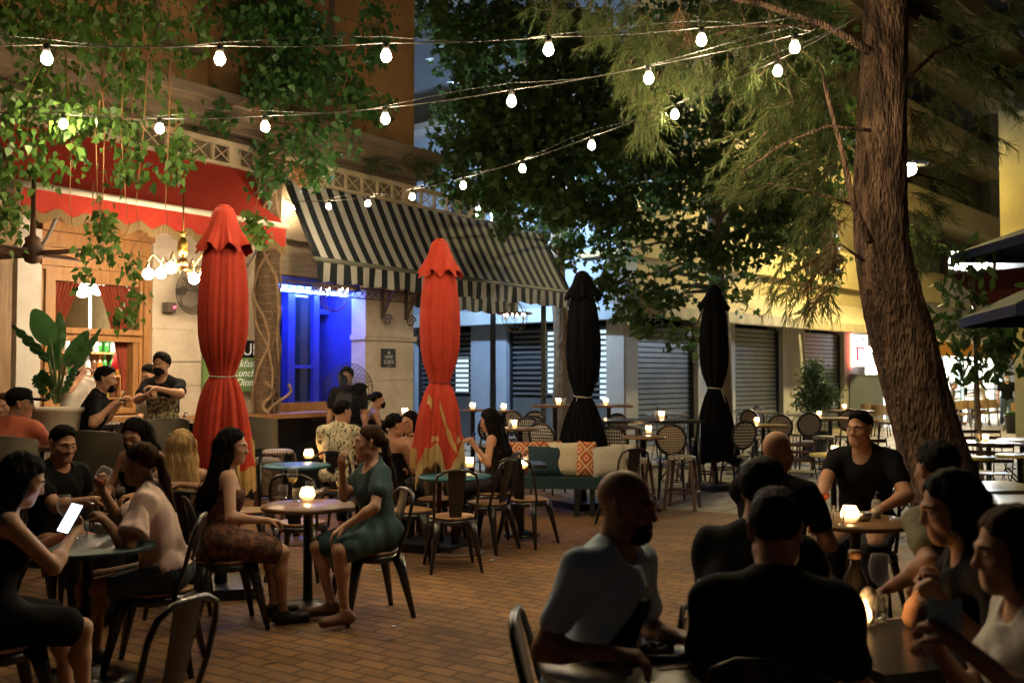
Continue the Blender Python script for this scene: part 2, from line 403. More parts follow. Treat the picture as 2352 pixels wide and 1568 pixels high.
# counter along the front
ctr = thing('wooden_counter', 'long wooden ledge counter in front of the cafe doorway with dark panel below', 'counter', fa(0, .4, 0), FANG)
B = MB(); wall((-1.8, .0, 1.06), (1.55, .68, 1.12)); wall((.2, .1, 1.12), (1.5, .14, 1.25)); B.build('ledge', m_wood, ctr)
B = MB(); wall((-1.8, .1, 0), (1.5, .3, 1.06)); B.build('front_panel', m_dark, ctr)
B = MB()
for t in (-1.5, -.6, .75): wall((t, .45, 0), (t + .08, .53, 1.06)); 
B.build('leg', m_dark, ctr)
ctr2 = thing('window_counter', 'honey wood serving ledge under the pub window with dark front', 'counter', fa(-2.6, .4, 0), FANG)
B = MB(); wall((-3.3, .12, 1.1), (-1.83, .5, 1.16)); B.build('ledge', m_wood, ctr2)
B = MB(); wall((-3.25, .14, 0), (-1.85, .3, 1.1)); B.build('front_panel', m_wood2, ctr2)

# balcony lattice above the awnings
lat = thing('balcony_lattice', 'long cream lattice of crossed bars running above both awnings', 'balustrade', fa(0, 0, 4.5), FANG)
m_lat = mat('cream_iron', (.50, .42, .30), (.38, .31, .21), scale=5, rough=.6)
B = MB(); wall((-6, .03, 4.73), (6.4, .1, 4.80)); wall((-6, .03, 4.46), (6.4, .1, 4.50)); B.build('rail', m_lat, lat)
B = MB(); t = -6.0; k = 0
while t < 6.3:
    for (a, b) in (((t, 4.5), (t + .3, 4.73)), ((t + .3, 4.5), (t, 4.73))):
        o1, o2 = ((.05, .065) if a[0] < b[0] else (.066, .081)); w = .011
        ps = [fa(a[0] - w, o2, a[1]), fa(a[0] + w, o2, a[1]), fa(a[0] + w, o1, a[1]), fa(a[0] - w, o1, a[1]), fa(b[0] - w, o2, b[1]), fa(b[0] + w, o2, b[1]), fa(b[0] + w, o1, b[1]), fa(b[0] - w, o1, b[1])]
        B.hexa(ps)
    t += .36; k += 1
B.build('lattice', m_lat, lat)
B = MB(); t = -6.03; k = 0
while t < 6.4:
    w = .1 if k % 5 == 0 else .016; wall((t + .03 - w, .04, 4.5), (t + .03 + w, .09, 4.73)); t += .36; k += 1
B.each('post', m_lat, lat)

# ------------------------------------------------------------------ apartment block with the shuttered shops
m_block = mat('grey_render', (.46, .45, .42), (.36, .35, .33), scale=1.2, rough=.85, bump=.1)
m_blueblock = mat('pale_blue_render', (.34, .42, .55), (.28, .36, .48), scale=1, rough=.8)
m_yel = mat('yellow_render', (.55, .46, .24), (.46, .38, .2), scale=1.3, rough=.85, bump=.1)
blk = thing('apartment_block', 'large corner apartment block with closed shutters at street level behind the trees', 'building', K0, 0)
B = MB()
def kw(a, b, m=0): B.fbox(ka, a, b, m)
def lw(a, b, m=0): B.fbox(la, a, b, m)
kw((0, -.5, 3.2), (13.3, -.05, 4.3), 1); kw((13.3, -.5, 3.2), (34, -.05, 4.3), 0)
kw((0, -3, 4.3), (16, -1.2, 19), 1); kw((16, -3, 4.3), (34, -1.2, 19), 3)
for t0, t1 in ((-.02, .5), (3.12, 4.95), (7.65, 9.03), (11.77, 13.4)): kw((t0, -.5, 0), (t1, -.02, 3.2), 0)
kw((13.4, -.5, 2.7), (34, -.02, 3.2), 0)
lw((-.0, -.5, 3.2), (11, -.0, 19), 2)
for t0, t1 in ((0.0, .5), (3.55, 4.75), (6.8, 11)): lw((t0, -.5, 0), (t1, -.02, 3.2), 2 if t0 > 1 else 0)
B.build('wall', [m_block, m_yel, m_blueblock, m_grey], blk)
B = MB()
kw((13.3, -.0, 2.9), (34, .5, 2.96)); kw((13.3, .44, 2.96), (34, .5, 3.17)); kw((13.3, 0, 3.17), (34, .5, 3.2)); kw((-.03, -.02, 2.95), (13.3, .1, 3.15))
B.build('fascia', mat('cream_fascia', (.62, .56, .42), (.5, .45, .34), scale=2, rough=.6), blk)
B = MB(); lw((-.5, 0, 2.87), (11, .4, 2.93)); lw((-.5, .34, 2.93), (11, .4, 3.17)); lw((-.5, 0, 3.17), (11, .4, 3.2)); B.build('fascia', mat('pale_blue_fascia', (.50, .62, .72), (.4, .52, .62), scale=2, rough=.6), blk)
B = MB()   # balcony slabs and fronts of the upper floors
kw((-.2, -1.2, 4.3), (34, .15, 4.42), 0)
kw((-.2, .05, 4.42), (20.5, .15, 5.4), 0); kw((20.6, .05, 4.42), (34, .14, 5.3), 1)
for z in (7.4, 10.4, 13.4, 16.4):
    kw((-.2, -1.2, z), (34, .15, z + .14), 0); kw((-.2, .06, z + .14), (34, .15, z + .95), 0)
for z in (7.9, 11.2, 14.4): lw((0, 0, z), (11, .8, z + .16), 1)
B.each('balcony', [m_yel, m_block], blk)
B = MB()
for z in (4.9, 8.0, 11.0, 14.0):
    for t in (2, 5.5, 9, 12.5, 16, 19.5, 23, 26.5):
        kw((t, -1.2, z), (t + 1.4, -1.15, z + 2))
for z in (4.8, 8.8, 12.0):
    for t in (1.4, 4.3, 7.2): lw((t, 0, z), (t + 1.1, .04, z + 1.7))
B.each('window', mat('dim_window', (.03, .035, .04), rough=.15, spec=.7), blk)
def shutter_mat(name, c):
    m = mat(name, c, None, rough=.35, metal=.75); nt = m.node_tree; L = nt.links; b = nt.nodes['Principled BSDF']
    tc = nt.nodes.new('ShaderNodeTexCoord'); wv = nt.nodes.new('ShaderNodeTexWave'); wv.bands_direction = 'Z'; wv.inputs['Scale'].default_value = 2.6; wv.inputs['Distortion'].default_value = 0
    L.new(tc.outputs['Object'], wv.inputs[0]); bp = nt.nodes.new('ShaderNodeBump'); bp.inputs['Distance'].default_value = .03; bp.inputs['Strength'].default_value = .7
    L.new(wv.outputs[1], bp.inputs['Height']); L.new(bp.outputs[0], b.inputs['Normal'])
    return m
m_sh = mat('shutter_steel', (.30, .34, .38), (.24, .28, .33), scale=2, rough=.38, metal=.7)
m_shglass = mat('shop_glass', (.04, .05, .06), rough=.08, spec=.8)
def shutter(fn, t0, t1, z1, closed, o=-.2):
    global B
    B = MB(); z = .02
    while z < z1 - .02:
        h = .085
        if closed: h = .12; B.fbox(fn, (t0, o - .02, z), (t1, o, z + .05), 0); B.fbox(fn, (t0, o - .04, z + .05), (t1, o - .015, z + .085), 0); B.fbox(fn, (t0, o - .04, z + .085), (t1, o - .03, z + h), 1)  # gaps between slats coloured dark to stand in for recess shade
        else:
            if z > 1.0: B.fbox(fn, (t0, o - .02, z), (t1, o, z + .05)); h = .125
            else: B.fbox(fn, (t0, o - .02, z), (t1, o, z + h - .012)); B.fbox(fn, (t0, o - .02, z + h - .012), (t1, o - .012, z + h))
        z += h
    s = B.build('shutter', [m_sh, m_dark], blk)
    B = MB(); B.fbox(fn, (t0, o - .2, 0), (t1, o - .16, z1)); B.build('pane', m_shglass, blk)
    B = MB(); B.fbox(fn, (t0 - .001, o - .1, 0), (t0 + .07, o + .05, z1)); B.fbox(fn, (t1 - .07, o - .1, 0), (t1 + .001, o + .05, z1)); B.each('shutter_rail', m_dark, blk)
shutter(ka, .5, 3.12, 2.75, True); shutter(ka, 4.95, 7.65, 2.85, True); shutter(ka, 9.03, 11.77, 2.85, True)
shutter(la, .5, 3.55, 2.8, False); shutter(la, 4.75, 6.8, 2.8, False)
# lit panels seen behind the open-slat shutters
B = MB()
for t0, t1, z0, z1 in ((1.15, 1.35, 1.3, 2.7), (2.2, 2.5, 1.2, 2.7), (.7, .95, 1.0, 2.7)): lw((t0, -.355, z0), (t1, -.345, z1))
lw((5.15, -.355, 1.2), (5.6, -.345, 2.1)); lw((6.4, -.355, 1.2), (6.55, -.345, 2.1))
B.each('lit_panel', emis('shop_glow', (.65, .85, 1.0), 1.0), blk)
# the lit restaurant at the far end
B = MB()
kw((13.4, -5.2, 0), (34, -5.0, 2.9), 0); kw((13.2, -5.0, 0), (13.4, -.5, 2.9), 0); kw((13.4, -5.0, 2.62), (34, -.5, 2.7), 0); kw((13.4, -5, .01), (34, -.3, .03), 1)
B.build('room_wall', [mat('white_room', (.8, .8, .76), rough=.7), m_slab], blk)
B = MB()
for t in (15, 18, 21, 24, 27, 30): kw((t, -3.6, 2.58), (t + 1.6, -1.2, 2.6))
B.each('light_panel', emis('room_light', (1, .98, .93), 100.0), blk)
B = MB()
for t in (13.5, 15.9, 18.9, 19.2, 21.4, 23.4, 23.8, 26.2, 29): kw((t, -.32, 0), (t + .12, -.22, 2.7))
kw((13.4, -.32, 2.6), (34, -.22, 2.7)); kw((15.9, -.3, .95), (19, -.24, 1.02)); kw((21.4, -.3, .95), (23.5, -.24, 1.02)); kw((23.8, -.3, 1.0), (34, -.24, 1.06))
B.build('door_frame', mat('green_grey_frame', (.10, .14, .14), rough=.4), blk)
B = MB(); kw((13.6, .5, 2.32), (34, .56, 2.86)); B.build('awning_valance', mat('orange_cloth', (.75, .34, .04), (.62, .26, .03), scale=2, rough=.75), blk)
B = MB(); kw((14.4, .1, 2.92), (34, .16, 2.955)); 
blk_strip = B.build('light_strip', emis('white_strip', (.9, .93, 1), 60), blk)

# the shops' cream awnings over the shutters
for ta, tb, lb in ((.1, 4.4, 'cream shop awning over the plain steel shutter right of the corner'), (4.5, 8.5, 'cream shop awning over the middle shutters'), (8.6, 13.2, 'cream shop awning over the reddish lit shutter')):
    sw = thing('shop_awning', lb, 'awning', ka(ta, .2, 3.0), 0, 'cream awnings over the shutters'); mC = mat('cream_awning', (.62, .54, .36), (.5, .43, .28), scale=2, rough=.8)
    B = MB(); B.sheet([[ka(ta + (tb - ta) * i / 12, 1.0 * q / 4, 3.78 - .66 * q / 4 - .03 * math.sin(math.pi * q / 4)) for q in range(5)] for i in range(13)]); B.sheet([[ka(ta + (tb - ta) * i / 12, 1.0 * q / 4, 3.77 - .66 * q / 4 - .03 * math.sin(math.pi * q / 4)) for q in range(5)] for i in range(12, -1, -1)]); B.build('canopy', mC, sw)
    B = MB(); B.sheet([[ka(ta + (tb - ta) * i / 40, 1.0 + .012 * q * math.sin(i * 1.3), 3.12 - .12 * q - .004 * math.sin(i)) for q in range(3)] for i in range(41)]); B.build('valance', mC, sw)
    for t_ in (ta + .7, tb - .7): B = MB(); B.tube([ka(t_, .03, 3.3), ka(t_ + .25, .5, 3.2), ka(t_, .98, 3.1)], .02, 6); B.build('arm', m_dark, sw)
# yellow lit building at the right edge
rb = thing('yellow_building', 'yellow lit building corner with projecting flat canopy at right edge', 'building', (14, 26.6, 0), 0)
B = MB()
def rbox(x0, x1, y0, y1, z0, z1, m=0): B.hexa([(x0, y0, z0), (x1, y0, z0), (x1, y1, z0), (x0, y1, z0), (x0, y0, z1), (x1, y0, z1), (x1, y1, z1), (x0, y1, z1)], m)
def skew(x, y, z0, z1):
    P = [(x, y), (x + 8, y), (x + 12.5, y + 8), (x + 4.5, y + 8)]; B.hexa([(a, b, z0) for a, b in P] + [(a, b, z1) for a, b in P])
skew(13.42, 26.6, 0, 2.9); skew(13.0, 26.4, 4.6, 8.7)
B.each('wall', mat('dull_yellow_render', (.30, .25, .11), (.23, .19, .085), scale=1.3, rough=.85), rb)
B = MB(); skew(12.1, 24.8, 4.28, 4.58); B.build('canopy', mat('white_canopy', (.6, .58, .54), (.5, .48, .44), scale=2, rough=.7), rb)
B = MB(); skew(13.6, 26.7, 2.9, 4.28); B.build('upper_wall', m_grey, rb)

# far tower, top right, dark with lit balcony edges
tw = thing('apartment_tower', 'dark tall block with whitish lit balcony slabs behind the leaning tree', 'building', (24, 44, 0), 0)
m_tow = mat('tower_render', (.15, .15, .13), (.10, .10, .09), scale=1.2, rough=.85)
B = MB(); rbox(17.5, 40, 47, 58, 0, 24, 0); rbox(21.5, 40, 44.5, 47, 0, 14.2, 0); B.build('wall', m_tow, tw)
B = MB()
for z in (7.6, 10.9, 14.2, 17.5, 20.8): rbox(16.9, 27, 45.4, 47, z, z + .18); rbox(16.9, 27, 45.4, 45.5, z + .18, z + 1.0)
B.each('balcony', m_tow, tw)
B = MB()
for z in (8.6, 11.9, 15.2): 
    for x in (19, 23.2): rbox(x, x + 1.5, 46.94, 47.0 - .0001, z, z + 1.9)
rbox(22.6, 24.4, 44.46, 44.5, 9.8, 12.2); B.each('window', mat('dim_window', (.03, .035, .04)), tw)
B = MB()
for z in (10.9, 14.2, 17.5, 20.8): rbox(18.5, 20.5, 46.8, 46.9, z - .1, z - .05); rbox(23, 24.2, 46.8, 46.9, z - .1, z - .05)
rbox(22.5, 24.6, 44.3, 44.4, 12.35, 12.42)
B.each('balcony_lamp', emis('balcony_light', (.85, .92, 1), 10), tw)
# ------------------------------------------------------------------ awnings
def canvas(name, c1, c2, sc=30):
    return mat(name, c1, c2, scale=sc, rough=.85, bump=.12, bscale=60, stretch=(1, 1, 1), contrast=(.2, .8))
m_red = canvas('red_canvas', (.38, .028, .012), (.30, .019, .009), 9)
m_fringe = mat('tan_fringe', (.20, .135, .055), (.13, .085, .035), scale=6, rough=.9, stretch=(30, 30, 1))
m_bar = mat('cream_bar', (.66, .62, .52), rough=.4)
aw = thing('red_awning', 'red canvas awning with cream front bar and tan fringe over the pub window', 'awning', fa(-2, .3, 3.6), FANG)
t0, t1, oF, zF, zT = -3.9, -.2, .64, 3.66, 4.5
def sag(t): return -.02 * math.sin(t * 2.1)
P = [[fa(t0 + (t1 - t0) * i / 40, oF * (q / 8.), zT + (zF - zT) * (q / 8.) - .035 * math.sin(math.pi * q / 8.) * (1 + .3 * math.sin(i * .5))) for q in range(9)] for i in range(41)]
B = MB(); B.sheet(P); P2 = [[p - FN * .004 - Vector((0, 0, .006)) for p in r] for r in P][::-1]; B.sheet(P2)
B.build('canopy', m_red, aw)
def scal(t, per, amp): return amp * abs(math.sin(math.pi * t / per))
B = MB(); P = []; n = 240
for i in range(n + 1):
    t = t0 + (t1 - t0) * i / n; w = .012 * math.sin(t * 9) + .006 * math.sin(t * 23)
    P.append([fa(t, oF + .02 + w * q, zF - .03 - (.225 + .035 * math.sin(t * 2 * math.pi / .34)) * q) for q in (0, .33, .66, 1)])
B.sheet(P); B.build('valance', m_red, aw)
B = MB()
for i in range(n * 2):
    t = t0 + (t1 - t0) * (i + .5) / (n * 2); z1 = zF - .03 - (.22 + .035 * math.sin(t * 2 * math.pi / .34)); l = .10 + .01 * rnd.random(); w = .0042; o = oF + .028 + .012 * math.sin(t * 9); dx = rnd.uniform(-.004, .004)
    B.add([fa(t - w, o, z1), fa(t + w, o, z1), fa(t + w + dx, o, z1 - l), fa(t - w + dx, o, z1 - l)], [(0, 1, 2, 3)])
B.build('fringe', m_fringe, aw)
B = MB(); B.tube([fa(t0 - .05, oF, zF), fa(t1 + .05, oF, zF)], .042, 12); B.build('front_bar', m_bar, aw)
B = MB()
for t in (-3.35, -.45): B.tube([fa(t, .02, 3.0), fa(t, .3, 3.25), fa(t, oF - .03, zF - .03)], .02, 6)
B.each('arm', mat('grey_iron', (.22, .21, .2), rough=.5), aw)
for k, tx in enumerate(('U', 'S')): pass

m_white = canvas('cream_canvas', (.47, .46, .44), (.38, .375, .36), 6); m_green = canvas('dark_canvas', (.008, .013, .019), (.012, .019, .027), 6)
sa = thing('striped_awning', 'dark green and cream striped awning with scalloped valance right of the red awning', 'awning', fa(3.8, .3, 3.3), FANG)
t0, t1, oF, zF, zT = .38, 7.3, .64, 3.27, 4.47
STR = .135; n = int((t1 - t0) / (STR / 4))
def tt(i): return t0 + (t1 - t0) * i / n
smf = lambda i, j: (i // 4) % 2
def sheet_aw(o1, flip=False):
    P = [[fa(tt(i), o1 * (q / 6.), zT + (zF - zT) * (q / 6.) - .05 * math.sin(math.pi * q / 6.)) for q in range(7)] for i in range(n + 1)]
    B = MB(); B.sheet(P, mf=smf); return B
sheet_aw(oF).build('canopy', [m_green, m_white], sa)
B = MB(); P = [[fa(tt(i), -.62 * (q / 6.), zT + (zF - .1 - zT) * (q / 6.)) for q in range(7)] for i in range(n + 1) if tt(i) > 3.45]; B.sheet(P, mf=smf); B.build('rear_canopy', [m_green, m_white], sa)
def valance(o, zt, h, ta, name):
    P = [];
    idx = [i for i in range(n + 1) if tt(i) >= ta]
    for i in idx:
        t = tt(i); w = .02 * math.sin(t * 7) + .012 * math.sin(t * 19)
        P.append([fa(t, o + w * q, zt - (h + .03 * (abs(math.cos(math.pi * (t - t0) / (STR * 4)))) * 1.2 - .01) * q) for q in (0, .25, .5, .75, 1)])
    B = MB(); B.sheet(P, mf=smf); v = B.build(name, [m_green, m_white], sa)
    B = MB(); B.tube([r[-1] for r in P], .007, 4); B.build('edging', m_dark, v)
valance(oF + .02, zF - .03, .27, t0, 'valance'); valance(-.62, zF - .13, .27, 3.5, 'valance')
B = MB(); B.tube([fa(t0 - .04, oF, zF), fa(t1 + .04, oF, zF)], .04, 8); B.build('front_bar', mat('dark_green_bar', (.08, .085, .06), rough=.5), sa)
B = MB(); B.tube([fa(t0, oF, zF), fa(t0, 0, zT - .03)], .02, 6); B.tube([fa(t1, oF, zF), fa(t1, 0, zT - .03)], .02, 6); B.each('side_bar', m_dark, sa)
B = MB(); B.tube([fa(6.6, .45, 0), fa(6.6, .45, 3.2)], .05, 10); B.build('post', mat('worn_post', (.05, .055, .05), (.25, .22, .18), scale=7, rough=.6, contrast=(.5, .75)), sa)
# curling iron brackets and strip under the striped awning
def spiral(c, r0, turns, fn, flip=1, n=40):
    pts = []
    for i in range(n):
        a = turns * 2 * math.pi * i / (n - 1); r = r0 * (1 - .8 * i / (n - 1)); pts.append(fn(c[0] + flip * r * math.cos(a) , c[1] + r * math.sin(a)))
    return pts
m_rust = mat('brown_iron', (.10, .06, .04), (.06, .04, .03), scale=9, rough=.6)
for t, lb in ((2.42, 'brown curling iron awning bracket on stone pilaster nearer the blue doorway'), (3.0, 'brown curling iron awning bracket on stone pilaster above right of the black sign')):
    b = thing('awning_bracket', lb, 'bracket', fa(t, .05, 2.5), FANG, 'brackets on the stone pilaster')
    B = MB(); B.tube([fa(t, .06, 2.55), fa(t, .06, 3.25)], .03, 6, flat=(1, .7)); B.tube([fa(t, .08, 2.62), fa(t, .3, 3.0), fa(t, .58, 3.22)], .028, 6, flat=(1.3, .6)); B.build('strut', m_rust, b)
    B = MB()
    B.tube(spiral((.17, 2.52), .1, 1.6, lambda o, z: fa(t, o, z)), .013, 6); B.build('scroll', m_rust, b)
b = thing('iron_scroll_strip', 'thin dark wrought iron lattice strip with scrolls hanging across the blue doorway', 'ironwork', fa(1.5, .2, 2.9), FANG)
B = MB(); B.tube([fa(.2, .22, 2.98), fa(3.35, .22, 2.98)], .009, 5); B.tube([fa(.2, .22, 2.82), fa(3.35, .22, 2.82)], .009, 5)
t = .2
while t < 3.3:
    B.tube([fa(t, .22, 2.82), fa(t + .15, .22, 2.98)], .006, 4); B.tube([fa(t, .222, 2.98), fa(t + .15, .222, 2.82)], .006, 4); t += .15
for t in (.75, 1.0, 3.1): B.tube(spiral((t, 2.9), .07, 1.7, lambda a, z: fa(a, .235, z), 1), .01, 5)
b2 = B.build('bars', m_rust, b)

# signs
m_signb = mat('black_sign', (.01, .01, .012), rough=.35); m_let = mat('cream_letters', (.75, .72, .64), rough=.5)
sg = thing('cafe_sign', 'small black plate sign reading CAFFE LUIGI on the stone pilaster', 'sign', fa(2.62, .02, 1.93), FANG)
B = MB(); wall((2.46, .0, 1.77), (2.79, .02, 2.07)); B.build('plate', m_signb, sg)
text_mesh("CAFFE'", .068, m_let, sg, fa(2.625, .021, 1.935), FD, (0, 0, 1), 'lettering')
text_mesh('LUIGI', .098, m_let, sg, fa(2.625, .021, 1.855), FD, (0, 0, 1), 'lettering')
B = MB(); wall((2.58, .02, 1.79), (2.67, .023, 1.796))
wall((2.59, .02, 1.985), (2.66, .023, 1.992)); wall((2.6, .02, 1.998), (2.65, .023, 2.012))
for dx in (-.02, 0, .02): B.tube([fa(2.625 + dx, .022, 2.012), fa(2.625 + dx * 1.3, .022, 2.035 - abs(dx))], .004, 4)
B.build('emblem', m_let, sg)
cb = thing('menu_board', 'green menu board with white script beside the vine wrapped trunk', 'sign', fa(-.6, .02, 1.8), FANG)
B = MB(); wall((-1.03, -.02, 1.42), (-.1, .03, 1.88), 0); B.build('board', [mat('board_green', (.12, .2, .06), (.2, .28, .1), scale=4, rough=.5, contrast=(.3, .7), emit=(.1, .16, .04), es=.25)], cb)
B = MB(); wall((-1.03, -.02, 1.885), (-.1, .03, 2.12)); B.build('header', m_signb, cb)
m_lw = mat('white_letters', (.85, .85, .8), rough=.5, emit=(1, 1, .95), es=.15)  # board and letters given a slight glow of their own
text_mesh('PUB', .24, m_lw, cb, fa(-.3, .031, 1.99), FD, (0, 0, 1), 'lettering')
for i, (tx, t) in enumerate((('Breakfast', -.45), ('Lunch', -.36), ('& Dinner', -.36))): text_mesh(tx, .15, m_lw, cb, fa(t, .031, 1.80 - .13 * i), FD, (0, 0, 1), 'lettering', shear=.35)
ls = thing('lit_sign', 'white backlit box sign with red letter beside the closed shutters', 'sign', ka(12.6, .3, 2.3), 0)
a, b_ = ka(12.45, .35, 0), None; q = px(1974, 805, 31.2)
ux = Vector((1, 0, 0)); c = q; B = MB(); B.box(c, (.46, .14, .98)); B.build('case', emis('sign_white', (1, .9, .88), 3.2), ls)
B = MB(); f = c + Vector((0, -.085, 0)); B.box(f + Vector((-.02, 0, .08)), (.28, .02, .05)); B.box(f + Vector((-.09, 0, -.1)), (.06, .02, .33)); B.box(f + Vector((.1, 0, .02)), (.03, .02, .12)); B.box(f + Vector((-.05, 0, -.27)), (.12, .02, .05)); B.box(f + Vector((-.12, 0, .3)), (.04, .02, .06)); B.box(f + Vector((.1, 0, .36)), (.05, .02, .08)); B.build('lettering', emis('sign_red', (1, .04, .06), 1.0), ls)
B = MB(); B.box(c + Vector((-.24, 0, 0)), (.02, .16, 1.02)); B.build('frame', emis('sign_neon', (1, .10, .06), 30), ls)
gb = thing('utility_cabinet', 'tall plain grey metal cabinet under the white lit sign', 'cabinet', ka(12.6, .4, 0), math.atan2(KD.y, KD.x))
B = MB(); kw((12.0, .05, 0), (13.3, .6, 1.62)); B.build('cabinet_body', mat('grey_cabinet', (.16, .19, .22), rough=.5), gb); B = MB(); kw((11.98, .03, 1.62), (13.32, .62, 1.66)); kw((12.64, .6, .05), (12.66, .604, 1.6)); B.build('lid', mat('grey_cabinet', (1, 1, 1)), gb)

# ------------------------------------------------------------------ closed parasols
def parasol(name, lab, x, ytop, ytie, yhem, Y, mc, red, tied, spin=0.0, capw=.2, patches=()):
    top = px(x, ytop, Y).z; zt = px(x, ytie, Y).z; zh = px(x, yhem, Y).z; p = px(x, ytop, Y)
    root = thing(name, lab, 'parasol', (p.x, p.y, 0), spin, 'closed parasols')
    NF = 8; n = 112
    def foldfn(amp, ph=0):
        def f(t, i):
            s = math.cos(NF * t + ph); s2 = math.cos(NF * 2 * t + ph * 2 + .7)
            return 1 + amp[min(i, len(amp) - 1)] * (.75 * s + .25 * s2)
        return f
    def body(zs, rs, amps, name, m, jag=None, thick=True):
        B = MB(); prof = list(zip(rs, zs)); vs = []; fs = []
        for i, (r, z) in enumerate(prof):
            for k in range(n):
                t = 2 * math.pi * k / n
                w = .4 * math.sin(t * 3 + 1.3 * i * .35 + spin) + .3 * math.sin(t * 5 - i * .4)
                q = r * (1 + amps[i] * (.62 * abs(math.sin(NF / 2 * t + .15 * math.sin(i * .5))) ** .6 - .42 + .34 * abs(math.sin(5.5 * t + spin + .1 * i)) ** .8 + .2 * abs(math.sin(3.5 * t + 2 * spin - .06 * i)) + .10 * math.sin(23 * t + .3 * i + spin) + .12 * w))
                zz = z
                if jag and i >= len(prof) - 3: zz = z + jag(t) * (i - (len(prof) - 4)) / 3
                vs.append((math.cos(t) * q, math.sin(t) * q, zz))
        for i in range(len(prof) - 1):
            for k in range(n):
                l = (k + 1) % n; fs.append((i * n + l, i * n + k, (i + 1) * n + k, (i + 1) * n + l))
        B.add(vs, fs, 0, True); o = B.build(name, m, root, world=False)
        return vs
    H1 = top - zt; H2 = zt - zh; sc_ = 1.0
    zs = [zt + H1 * q for q in (.86, .80, .72, .6, .48, .36, .24, .14, .06, 0)] + [zt - H2 * q for q in (.02, .1, .22, .36, .5, .65, .8, .92, 1.0)]
    k = capw / .2
    rs = [.05 * k, .105 * k, .135 * k, .150 * k, .162 * k, .166 * k, .156 * k, .134 * k, .100 * k, .082 * k, .084 * k, .104 * k, .124 * k, .140 * k, .152 * k, .160 * k, .166 * k, .172 * k, .178 * k]
    am = [.1, .2, .25, .28, .28, .26, .3, .34, .34, .26, .28, .4, .45, .5, .52, .55, .58, .6, .62]
    if not red: rs = [r * 1.0 for r in rs[:10]] + [r * (1 + .35 * i / 8) for i, r in enumerate(rs[10:])]
    jag = (lambda t: .11 * math.sin(4 * t + .6) + .05 * math.sin(9 * t)) if red else (lambda t: .05 * math.sin(3 * t))
    allv = body(zs, rs, am, 'canopy', mc, jag); hem = allv[-n:]; nrow = len(zs)
    # cap: a small flared valance on top
    zc = [top, top - .012, top - .06, top - .14, top - .22, top - .29, top - .33]
    rc = [.03 * k, .066 * k, .088 * k, .106 * k, .132 * k, .156 * k, .164 * k]
    body(zc, rc, [0, .03, .06, .16, .3, .42, .5], 'vent_cap', mc, lambda t: .035 * math.sin(8 * t))
    B = MB(); B.lathe([(.024, 0), (.024, top - .06)], (0, 0, 0), 10); B.build('pole', mat('pole_wood', (.12, .07, .04), rough=.5), root, world=False)
    B = MB(); B.box((0, 0, .04), (.6, .6, .08)); B.lathe([(.05, .08), (.04, .3)], (0, 0, 0), 10); B.build('base', m_dark, root, world=False)
    B = MB(); B.lathe([(.06 * k, top - .01), (.035, top + .015), (0.0, top + .02)], n=12); B.build('finial', mc, root, world=False)
    tr = .098 * k; B = MB(); B.tube([(math.cos(a * math.pi / 12) * tr, math.sin(a * math.pi / 12) * tr, zt + .012 * math.sin(a * math.pi / 12)) for a in range(24)], .007 if not red else .006, 5, closed=True)
    if not red: B.tube([(-tr, -.03, zt), (-tr - .03, -.05, zt - .1), (-tr - .05, -.08, zt - .22)], .004, 4)
    B.build('tie', mat(tied, (.5, .45, .38), rough=.8) if tied != 'red_tie' else mat('red_tie', (.2, .02, .02)), root, world=False)
    if red:
        B = MB()
        for q in range(0, n):
            a, b = Vector(hem[q]), Vector(hem[(q + 1) % n])
            for s in (0, .33, .66):
                p0 = a.lerp(b, s); p1 = a.lerp(b, s + .26); l = .17 + .02 * rnd.random(); out = Vector((p0.x, p0.y, 0)).normalized() * .006
                B.add([p0 + out, p1 + out, p1 + out * 2 - Vector((0, 0, l)), p0 + out * 2 - Vector((0, 0, l))], [(0, 1, 2, 3)])
        def sv(row, col):
            i0 = int(min(max(row, 0), nrow - 1.001)); w = row - i0; c0 = int(math.floor(col)) % n; c1 = (c0 + 1) % n; e = col - math.floor(col)
            q = Vector(allv[i0 * n + c0]).lerp(Vector(allv[i0 * n + c1]), e).lerp(Vector(allv[(i0 + 1) * n + c0]).lerp(Vector(allv[(i0 + 1) * n + c1]), e), w); return q + Vector((q.x, q.y, 0)).normalized() * .007
        for c0, r0, slope, ns in patches:      # fringe of the folded-back hems, lying on the cloth
            for k in range(ns):
                a0, a1 = c0 + k * .34, c0 + k * .34 + .27; ra = r0 + slope * k * .34
                B.add([sv(ra, a0), sv(ra, a1), sv(ra + .9 + .1 * rnd.random(), a1), sv(ra + .9, a0)], [(0, 1, 2, 3)])
        B.build('fringe', m_fringe2, root, world=False)
    return root
m_fringe2 = mat('gold_fringe', (.62, .43, .18), (.48, .31, .11), scale=5, rough=.9)
m_redU = canvas('red_weave', (.50, .045, .019), (.38, .03, .013), 14)
m_blkU = mat('black_weave', (.003, .003, .004), (.005, .005, .006), scale=14, rough=.95, spec=.1)
parasol('closed_parasol', 'larger closed red parasol with pale tie standing before the pub pilaster', 515, 475, 862, 1050, 7.6, m_redU, True, 'rope_tie', .3, .2, ())
parasol('closed_parasol', 'closed red parasol with gold fringe standing before the striped awning', 1010, 552, 878, 1040, 9.5, m_redU, True, 'red_tie', 1.1, .2, ((52, 11.6, .14, 16), (66, 12.2, .35, 36), (80, 15.4, .1, 20), (92, 12.0, -.05, 14), (100, 14.2, .2, 22), (60, 15.8, .05, 16)))
parasol('closed_parasol', 'closed black parasol with white cord behind the cushioned bench', 1338, 625, 910, 1060, 12.5, m_blkU, False, 'rope_tie', .6, .23)
parasol('closed_parasol', 'closed black parasol farther right, near the plain steel shutters', 1640, 657, 892, 1060, 14.4, m_blkU, False, 'rope_tie', 2.0, .22)
